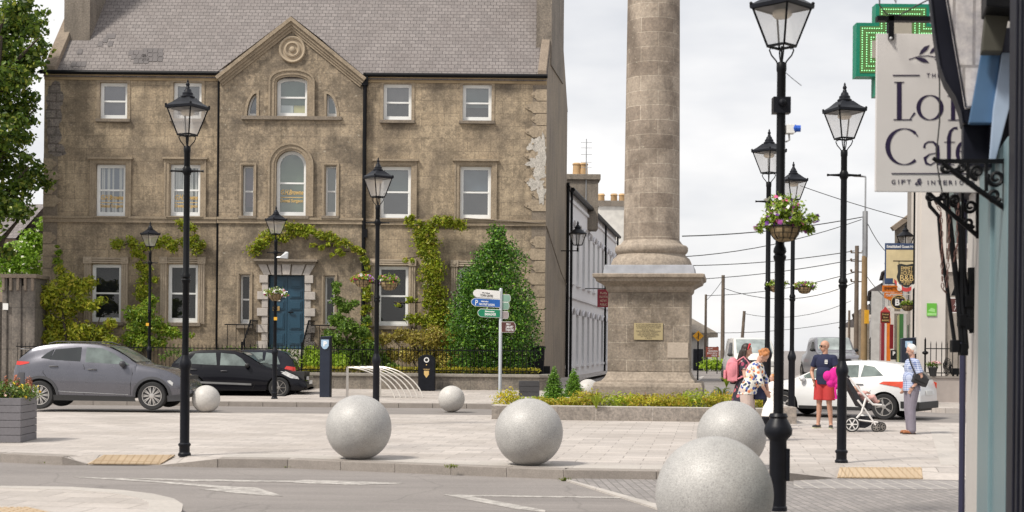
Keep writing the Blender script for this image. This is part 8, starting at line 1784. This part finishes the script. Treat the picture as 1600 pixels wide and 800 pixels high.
mb = MB(); cbox(mb, -12, S1, -.1, 7, -.5, 0); mb.ext([CP(S1, -.1, 0), CP(S1, 7, 0), CP(S1, 7, -6), CP(S1, -.1, -6)], CU * .02); obj('wall', mb, creamp, cafe)
def sm(px, off):      # wall position where a pilaster with projection off starts at photo column px
    O = C0 + CN * off; m_ = (px - CX) / F; return (m_ * O.y - O.x) / (CU.x - m_ * CU.y)
for nm, m_, o_, xa, xb, z1 in (('cream_pilaster', creamp, .06, 1512, 1528, 3.05), ('duck_egg_pilaster', duck, .12, 1528, 1545, 3.05), ('duck_egg_pilaster', duck, .09, 1546.5, 1572, 3.05)):
    mb = MB(); cbox(mb, sm(xb, o_), sm(xa, o_), -.1, z1, 0.002, o_); obj(nm, mb, m_, cafe, bevel=.01)
mb = MB(); cbox(mb, -6, sm(1573, .16), -.1, 6, .002, .16); obj('navy_pilaster', mb, navy, cafe, bevel=.012)
for q_ in (1581, 1588, 1596): mb = MB(); cbox(mb, sm(q_ + 2, .175), sm(q_, .175), -.1, 6, .161, .175); obj('pilaster_moulding', mb, navy, cafe, bevel=.004)
mb = MB(); sp_ = sm(1504.5, .07); mb.tube([CP(sp_, -.1, .07), CP(sp_, 3.1, .07)], .03, 8); obj('downpipe', mb, mat('pipe_navy', (.02, .02, .05), .4), cafe, smooth=True)
mb = MB(); cbox(mb, sm(1543, .16), S1 - .3, 3.05, 3.9, .002, .16); obj('fascia', mb, navy, cafe, bevel=.01)
# scrolled console with peeling paint over the far end of the fascia
def profp(s, pts, th, m_, nm, off=0):
    mb = MB(); mb.ext([CP(s, z, o) for o, z in pts], CU * th); return obj(nm, mb, m_, cafe, bevel=.01)
sc = 1.15; Oc = .30; kz = F / (C0.y + sc)
zf = lambda py: P(1510, py, C0.y + sc).z
peel = blockmat('peeling_paint', (.6, .57, .56), (.55, .52, .52), (.3, .28, .27), 'xz', .14, 1.2, .01, stain=(.3, .29, .33), samt=.6, sscale=4, mbump=1.2, speck=.25)
for nm, D_, th_, m_, pts in (('console', 10.0, .3, navy, [(1452, -30), (1461, 50), (1469, 100), (1478, 125), (1494, 150), (1502, 172), (1505, 192), (1556, 192), (1556, -30)]), ('console_face', 9.85, .1, peel, [(1475, -30), (1542, -30), (1538, 60), (1519, 166), (1509, 168)]),
        ('fascia_end', 9.8, .1, bluep, [(1518, 168), (1534, 78), (1564, 78), (1552, 192), (1514, 192)]), ('soffit_block', 9.6, .15, mat('olive_grey', (.06, .058, .045), .8), [(1541, 8), (1580, 8), (1566, 80), (1534, 80)]),
        ('corbel', 10.1, .2, navy, [(1505, 190), (1552, 190), (1550, 262), (1505, 262)]), ('blue_panel', 9.75, .06, paleb, [(1566, 82), (1582, 82), (1582, 150), (1556, 250), (1546, 250), (1552, 170)]), ('cornice', 9.35, .4, M_['iron'], [(1541, -30), (1640, -30), (1640, 16), (1541, 9)])):
    mb = MB(); mb.ext([P(x_, y_, D_) for x_, y_ in pts], CU * th_); obj(nm, mb, m_, cafe, bevel=.008)
mb = MB(); mb.tube([P(1475, -30, 9.84), P(1509, 168, 9.84)], .006, 5); mb.tube([P(1452, -30, 9.99), P(1461, 50, 9.99), P(1469, 100, 9.99), P(1478, 125, 9.99), P(1494, 150, 9.99), P(1502, 172, 9.99), P(1505, 192, 9.99)], .006, 5); obj('console_edge', mb, navy, cafe)
# hanging café sign board
SDp = 11.3; k = F / SDp; sx0, sx1, sy0, sy1 = 1369, 1551, 53, 300
a_, b_ = P(sx0, sy0 + 1, SDp), P(sx1, sy1, SDp); w = (sx1 - sx0) / k; hh = (sy1 - sy0) / k; cxs = a_.x + w / 2 + .006; czs = (P(1460, sy0, SDp).z + P(1460, sy1, SDp).z) / 2
t = thing('cafe_sign', 'hanging pale grey Loft Café sign board with a leaf sprig', 'sign', (cxs, SDp, czs))
sg = mat('sign_board_grey', (.6, .575, .56), .5, var=.035, vs=2.5); ink = mat('sign_ink_plum', (.02, .012, .045), .5)
mb = MB(); mb.box(cxs - w/2, cxs + w/2, SDp, SDp + .035, czs - hh/2, czs + hh/2); obj('board', mb, sg, t, bevel=.004)
def S_(px, py): v = P(px, py, SDp - .004); return Vector((v.x, SDp - .004, v.z))
def pen(name, strokes, thick, thin, ang=0, y=0):
    mb = MB()
    for st in strokes:
        pts = [S_(*p[:2]) for p in st]; W_ = []
        for i, p in enumerate(pts):
            d = (pts[min(i+1, len(pts)-1)] - pts[max(i-1, 0)]); d.y = 0
            if d.length < 1e-9: d = Vector((0, 0, 1))
            d.normalize(); c_ = abs(d.x * math.sin(ang) + d.z * math.cos(ang)); wd_ = (thin + (thick - thin) * c_ ** 1.6) / k / 2
            if len(st[i]) > 2: wd_ = st[i][2] / k / 2
            W_.append((p, Vector((-d.z, 0, d.x)) * wd_))
        n = len(W_); vs = [p + q for p, q in W_] + [p - q for p, q in W_]; mb.add(vs, [(i, i+1, n+i+1, n+i) for i in range(n-1)])
    mb.v = [(a, b - y, c) for a, b, c in mb.v]
    return obj(name, mb, ink, t, fix=False)
def arcp(cx_, cy_, rx, ry, a0, a1, n=28): return [(cx_ + rx * math.cos(R(a0 + (a1 - a0) * i / n)), cy_ - ry * math.sin(R(a0 + (a1 - a0) * i / n))) for i in range(n + 1)]
pen('letter', [[(1405, 128, 7.5), (1405, 187, 7.5)], [(1397, 128.5, 1.5), (1413, 128.5, 1.5)], [(1396, 187, 1.6), (1425, 187, 1.6)], [(1421, 187, 1), (1429.5, 176, 3)]], 7.5, 1.5)       # L
pen('letter', [arcp(1453, 168, 18, 19, 0, 360, 48)], 6.5, 1.2)                                                                                                 # o
pen('letter', [[(1489, 187, 6.5), (1489, 150, 6.5), (1490.5, 139, 5), (1495, 132, 2.5), (1501, 129.5, 1.6), (1507, 131, 3)], [(1481, 187.5, 1.4), (1499, 187.5, 1.4)], [(1480, 150, 1.4), (1500, 150, 1.4)]], 6, 1.4)   # f
pen('letter', [[(1516, 136, 3), (1516, 178, 6.5), (1519, 186, 3), (1527, 186, 1.5)], [(1507, 150, 1.4), (1527, 150, 1.4)]], 6, 1.4)     # t
pen('letter', [arcp(1413, 229, 26, 28, 48, 312, 40), [(1430.5, 208, 1.5), (1434, 213, 2)]], 7.5, 1.3)   # C
pen('letter', [[(1444, 231, 4), (1445, 225, 2.5), (1450, 221.5, 2), (1458, 221.5, 2.5), (1464.5, 228, 6), (1465, 240, 6.3), (1465, 252, 6.3), (1467, 256.5, 3), (1472, 256.5, 1.5)], [(1463, 239, 1.4), (1452, 241, 1.6), (1445, 247, 5), (1447, 255, 4), (1454, 257.5, 2), (1463, 252, 1.4)]], 6, 1.4)    # a
pen('letter', [[(1482.5, 257, 6.2), (1482.5, 215, 6.2), (1485, 205, 4.5), (1490, 200, 2.5), (1496, 200, 4)], [(1476, 257.3, 1.3), (1491, 257.3, 1.3)], [(1475, 222, 1.3), (1492, 222, 1.3)]], 6, 1.4)     # f
pen('letter', [[(1497, 236.5, 1.4), (1517, 236.5, 1.4)] , arcp(1508, 239, 12, 18, 5, 320, 36), [(1509, 214, 1.5), (1516, 207, 4)]], 6, 1.3)     # é
mb = MB()
for x0_, x1_, y_ in ((1395, 1437, 117.5), (1481, 1523, 117.5), (1393, 1527, 271)): p0, p1 = S_(x0_, y_), S_(x1_, y_); mb.bar(p0, p1, .004, .007)
obj('rule', mb, ink, t)
def stxt(s_, px, py, fw, sz, bold=.0): v = S_(px, py); text('lettering', s_, sz, ink, frame_at(v), t, depth=.001, fitw=fw / k, spacing=1.0, bold=bold)
for ch, px in (('T', 1450.5), ('H', 1459), ('E', 1467.5)): stxt(ch, px, 118, 5, .047)
for ch, px in zip('GIFT', (1396, 1404, 1411, 1420)): stxt(ch, px, 284.5, 1 if ch == 'I' else 6, .05)
for ch, px in zip('INTERIORS', (1450, 1458, 1467.5, 1476.5, 1485, 1493, 1502, 1512, 1520)): stxt(ch, px, 285.5, 1 if ch == 'I' else 6, .05)
v = S_(1434, 284.5); text('lettering', '&', .08, ink, frame_at(v), t, depth=.001, fitw=11 / k, shear=.3)
mb = MB(); pen('leaf_stalk', [[(1420, 93), (1435, 88), (1450, 87), (1465, 90), (1485, 86)]], 1.6, 1.4)
def leafs(x0_, y0_, x1_, y1_, w_):
    a_, b_ = S_(x0_, y0_), S_(x1_, y1_); d = b_ - a_; nn = Vector((-d.z, 0, d.x)).normalized() * w_ / k; pts = [a_, a_ + d * .3 + nn * .8, a_ + d * .65 + nn, b_, a_ + d * .6 - nn * .7, a_ + d * .25 - nn * .5]; mb.poly(pts)
for l_ in ((1436, 86, 1453, 70, 4), (1430, 90, 1452, 98, 4), (1452, 84, 1470, 70, 4), (1460, 92, 1478, 102, 4), (1472, 86, 1496, 82, 4)): leafs(*l_)
obj('leaf_sprig', mb, ink, t, fix=False)
mb = MB()
for px in (1392, 1530): q = P(px, 25, SDp); q2 = P(px, 62, SDp); mb.box(q.x - .022, q.x + .022, SDp - .02, SDp + .055, q2.z, q.z)
q = P(1370, 29, SDp); e = P(1590, 31, SDp); mb.box(q.x, e.x, SDp - .02, SDp + .05, q.z - .02, q.z + .02); obj('hanger', mb, M_['iron'], t)
mb = MB(); q = P(1392, 60, SDp - .03); mb.ball(q, .014, 8, 6); obj('bolt', mb, M_['steel'], t)
# pharmacy cross
XD = 14.6; k = F / XD; cxp = P(1410, 78, XD).x; czp = P(1410, 78, XD).z; u = 24.5 / k
t = thing('pharmacy_cross', 'green pharmacy cross with rows of lit dots behind the café sign', 'pharmacy sign', (cxp, XD, czp)); gcm = mat('cross_green', (.0, .2, .12), .4); lat = mat('cross_face', (.09, .18, .05), .6, var=.1, vs=20); led = emat('led_green', (.35, 1, .45), 1.0)
def cross(e, a_=None): a1, b1 = 42 / k - e, 72 / k - e; return [(-a1, -b1), (a1, -b1), (a1, -a1), (b1, -a1), (b1, a1), (a1, a1), (a1, b1), (-a1, b1), (-a1, a1), (-b1, a1), (-b1, -a1), (-a1, -a1)]
mb = MB(); mb.ext([(cxp + a_, XD, czp + b_) for a_, b_ in cross(0)], (0, .16, 0)); obj('case', mb, gcm, t)
mb = MB(); mb.ext([(cxp + a_, XD - .004, czp + b_) for a_, b_ in cross(5.5 / k)], (0, .003, 0)); obj('face', mb, lat, t)
mb = MB(); mb.box(cxp - 14/k, cxp + 14/k, XD - .006, XD - .005, czp + 5/k, czp + 44/k) ; mb.box(cxp - 50/k, cxp - 14.1/k, XD - .006, XD - .005, czp - 13/k, czp + 14/k); obj('display', mb, mat('cross_display', (.36, .33, .28), .7), t)
mb = MB(); 
for e in (9, 16, 23):
    c_ = cross(e / k)
    for (p0, p1) in zip(c_, c_[1:] + c_[:1]):
        l_ = math.hypot(p1[0]-p0[0], p1[1]-p0[1]); n = max(1, round(l_ * k / 3.6))
        for i in range(n): f = i / n; x_, z_ = cxp + p0[0] + (p1[0]-p0[0]) * f, czp + p0[1] + (p1[1]-p0[1]) * f; r_ = 1.0 / k; mb.add([(x_ - r_, XD - .008, z_), (x_, XD - .008, z_ - r_), (x_ + r_, XD - .008, z_), (x_, XD - .008, z_ + r_), (x_, XD - .012, z_)], [(0, 1, 4), (1, 2, 4), (2, 3, 4), (3, 0, 4)])
o = obj('light_dots', mb, led, t, fix=False)
mb = MB(); q = P(1395, 5, XD + .08); mb.tube([(cxp + 30/k, XD + .08, czp), (cxp + 1.0, XD + .08, czp)], .025, 6); obj('arm', mb, M_['iron'], t)
mb = MB(); mb.tube([P(1375, -30, 11.1), P(1374, 8, 11.1), P(1385, 22, 11.1), P(1405, 24, 11.1), P(1430, 10, 11.1), P(1450, 0, 11.1)], .006, 5); mb.tube([P(1394, -10, 11.1), P(1400, 5, 11.1), P(1402, -10, 11.1)], .006, 5); tag(obj('loose_cable', mb, cm, loc=P(1375, 8, 11.1)), 'loose black cable looping over the top of the café sign', 'cable')
mb = MB(); mb.tube([P(1462, -20, 10.6), P(1464, 60, 10.6), P(1468, 130, 10.6), P(1468, 190, 10.6), P(1463, 240, 10.6), P(1464, 255, 10.6), P(1467, 275, 10.6), P(1472, 300, 10.6)], .006, 5); tag(obj('hanging_wire', mb, cm, loc=P(1462, 0, 10.6)), 'thin black wire hanging down in front of the café sign letters', 'cable')
# scrolled iron basket brackets
def bracket(label, x0, x1, y, D, hgt, xe):
    k = F / D; a_, b_ = P(x0, y, D), P(x1, y, D); t = thing('scroll_bracket', label, 'bracket', (b_.x, D, b_.z)); I = M_['iron']; q = lambda px, py: P(px, py, D)
    mb = MB(); mb.bar(a_, b_, .022, .03); w_ = x1 - x0; mb.tube([q(x0 + w_ * .08, y + 3), q(x0 + w_ * .3, y + hgt * .28), q(x0 + w_ * .62, y + hgt * .62), q(x1, y + hgt)], .02, 6); mb.bar(q(x1, y - 4), q(x1, y + hgt * 1.05), .03, .03)
    for fx in (.45, .72): mb.bar(q(x0 + w_ * fx, y), q(x0 + w_ * fx, y + hgt * (fx * .95 - .05)), .02)
    mb.tube([q(x0 - w_ * .06, y - 5), q(x0, y)], .015, 5); obj('frame', mb, I, t)
    def scroll(cx_, cy_, r, turns, a0, s_=1): mb = MB(); mb.tube([q(cx_ + r * (1 - f * .78) * math.cos(a0 + s_ * f * turns * 6.283), cy_ + r * (1 - f * .78) * math.sin(a0 + s_ * f * turns * 6.283)) for f in [i / 22 for i in range(23)]], [.017 - .006 * i / 22 for i in range(23)], 6); obj('scroll', mb, I, t)
    scroll(x0 + w_ * .12, y + hgt * .14, w_ * .075, 1.1, 0); scroll(x0 + w_ * .35, y + hgt * .13, w_ * .07, 1.2, 3.1, -1); scroll(x0 + w_ * .58, y + hgt * .22, w_ * .11, 1.4, 1.5); scroll(x0 + w_ * .86, y + hgt * .35, w_ * .13, 1.5, 3.6, -1); scroll(x0 + w_ * .84, y + hgt * .72, w_ * .1, 1.4, 0.5)
    return t
bracket('upper scrolled black iron bracket near the right edge across the café sign', 1464, 1571, 252, 9.7, 74, 0)
bracket('lower scrolled black iron bracket below the café sign', 1442, 1528, 297, 12.0, 72, 0)
# folded awning arms and chains
t = thing('awning_arms', 'folded black awning arms hanging from under the lower scroll bracket', 'awning arms', CP(2.2, 2)); AD = 12.4; aq = lambda x_, y_, d=0: P(x_, y_, AD + d)
for pts, r_ in (([(1450, 303), (1453, 322), (1467, 338), (1471, 390), (1480, 450), (1493, 545)], .018), ([(1474, 300), (1482, 330), (1490, 400), (1497, 460), (1503, 535)], .026), ([(1492, 305), (1500, 340), (1503, 400), (1503, 470), (1509, 545)], .03), ([(1503, 340), (1504, 420), (1512, 480), (1520, 520)], .03)):
    mb = MB(); mb.tube([aq(*p) for p in pts], r_, 7); obj('arm', mb, M_['iron'], t, smooth=True)
mb = MB()
for x_, y_ in ((1492, 540), (1503, 500), (1513, 505), (1522, 470), (1512, 470), (1505, 545)): mb.box(aq(x_, y_).x - .035, aq(x_, y_).x + .035, AD - .04, AD + .04, aq(x_, y_).z - .06, aq(x_, y_).z + .05)
mb.box(aq(1522, 0).x - .03, aq(1528, 0).x, AD - .03, AD + .03, aq(1525, 512).z, aq(1525, 418).z); obj('joint', mb, M_['iron'], t, bevel=.01)
rust = mat('rusty_chain', (.12, .055, .045), .8, var=.3)
for j, (pts) in enumerate(([(1459, 312), (1470, 330), (1472, 380), (1472, 430), (1473, 452), (1479, 458)], [(1482, 312), (1483, 360), (1482, 400), (1479, 450)], [(1498, 315), (1495, 350), (1496, 380), (1490, 410)])):
    mb = MB(); W_ = [aq(*p, -.1) for p in pts]
    for a_, b_ in zip(W_[:-1], W_[1:]):
        n = max(1, int((b_ - a_).length / .05))
        for i in range(n):
            c_ = a_.lerp(b_, (i + .5) / n); d = (b_ - a_).normalized(); s_ = Vector((1, 0, 0)) if i % 2 else Vector((0, 1, 0)); mb.tube([c_ + d * .028 * math.sin(q_) + s_ * .012 * math.cos(q_) for q_ in [h_ * math.pi / 3 for h_ in range(7)]], .0045, 4)
    obj('chain', mb, rust, t)
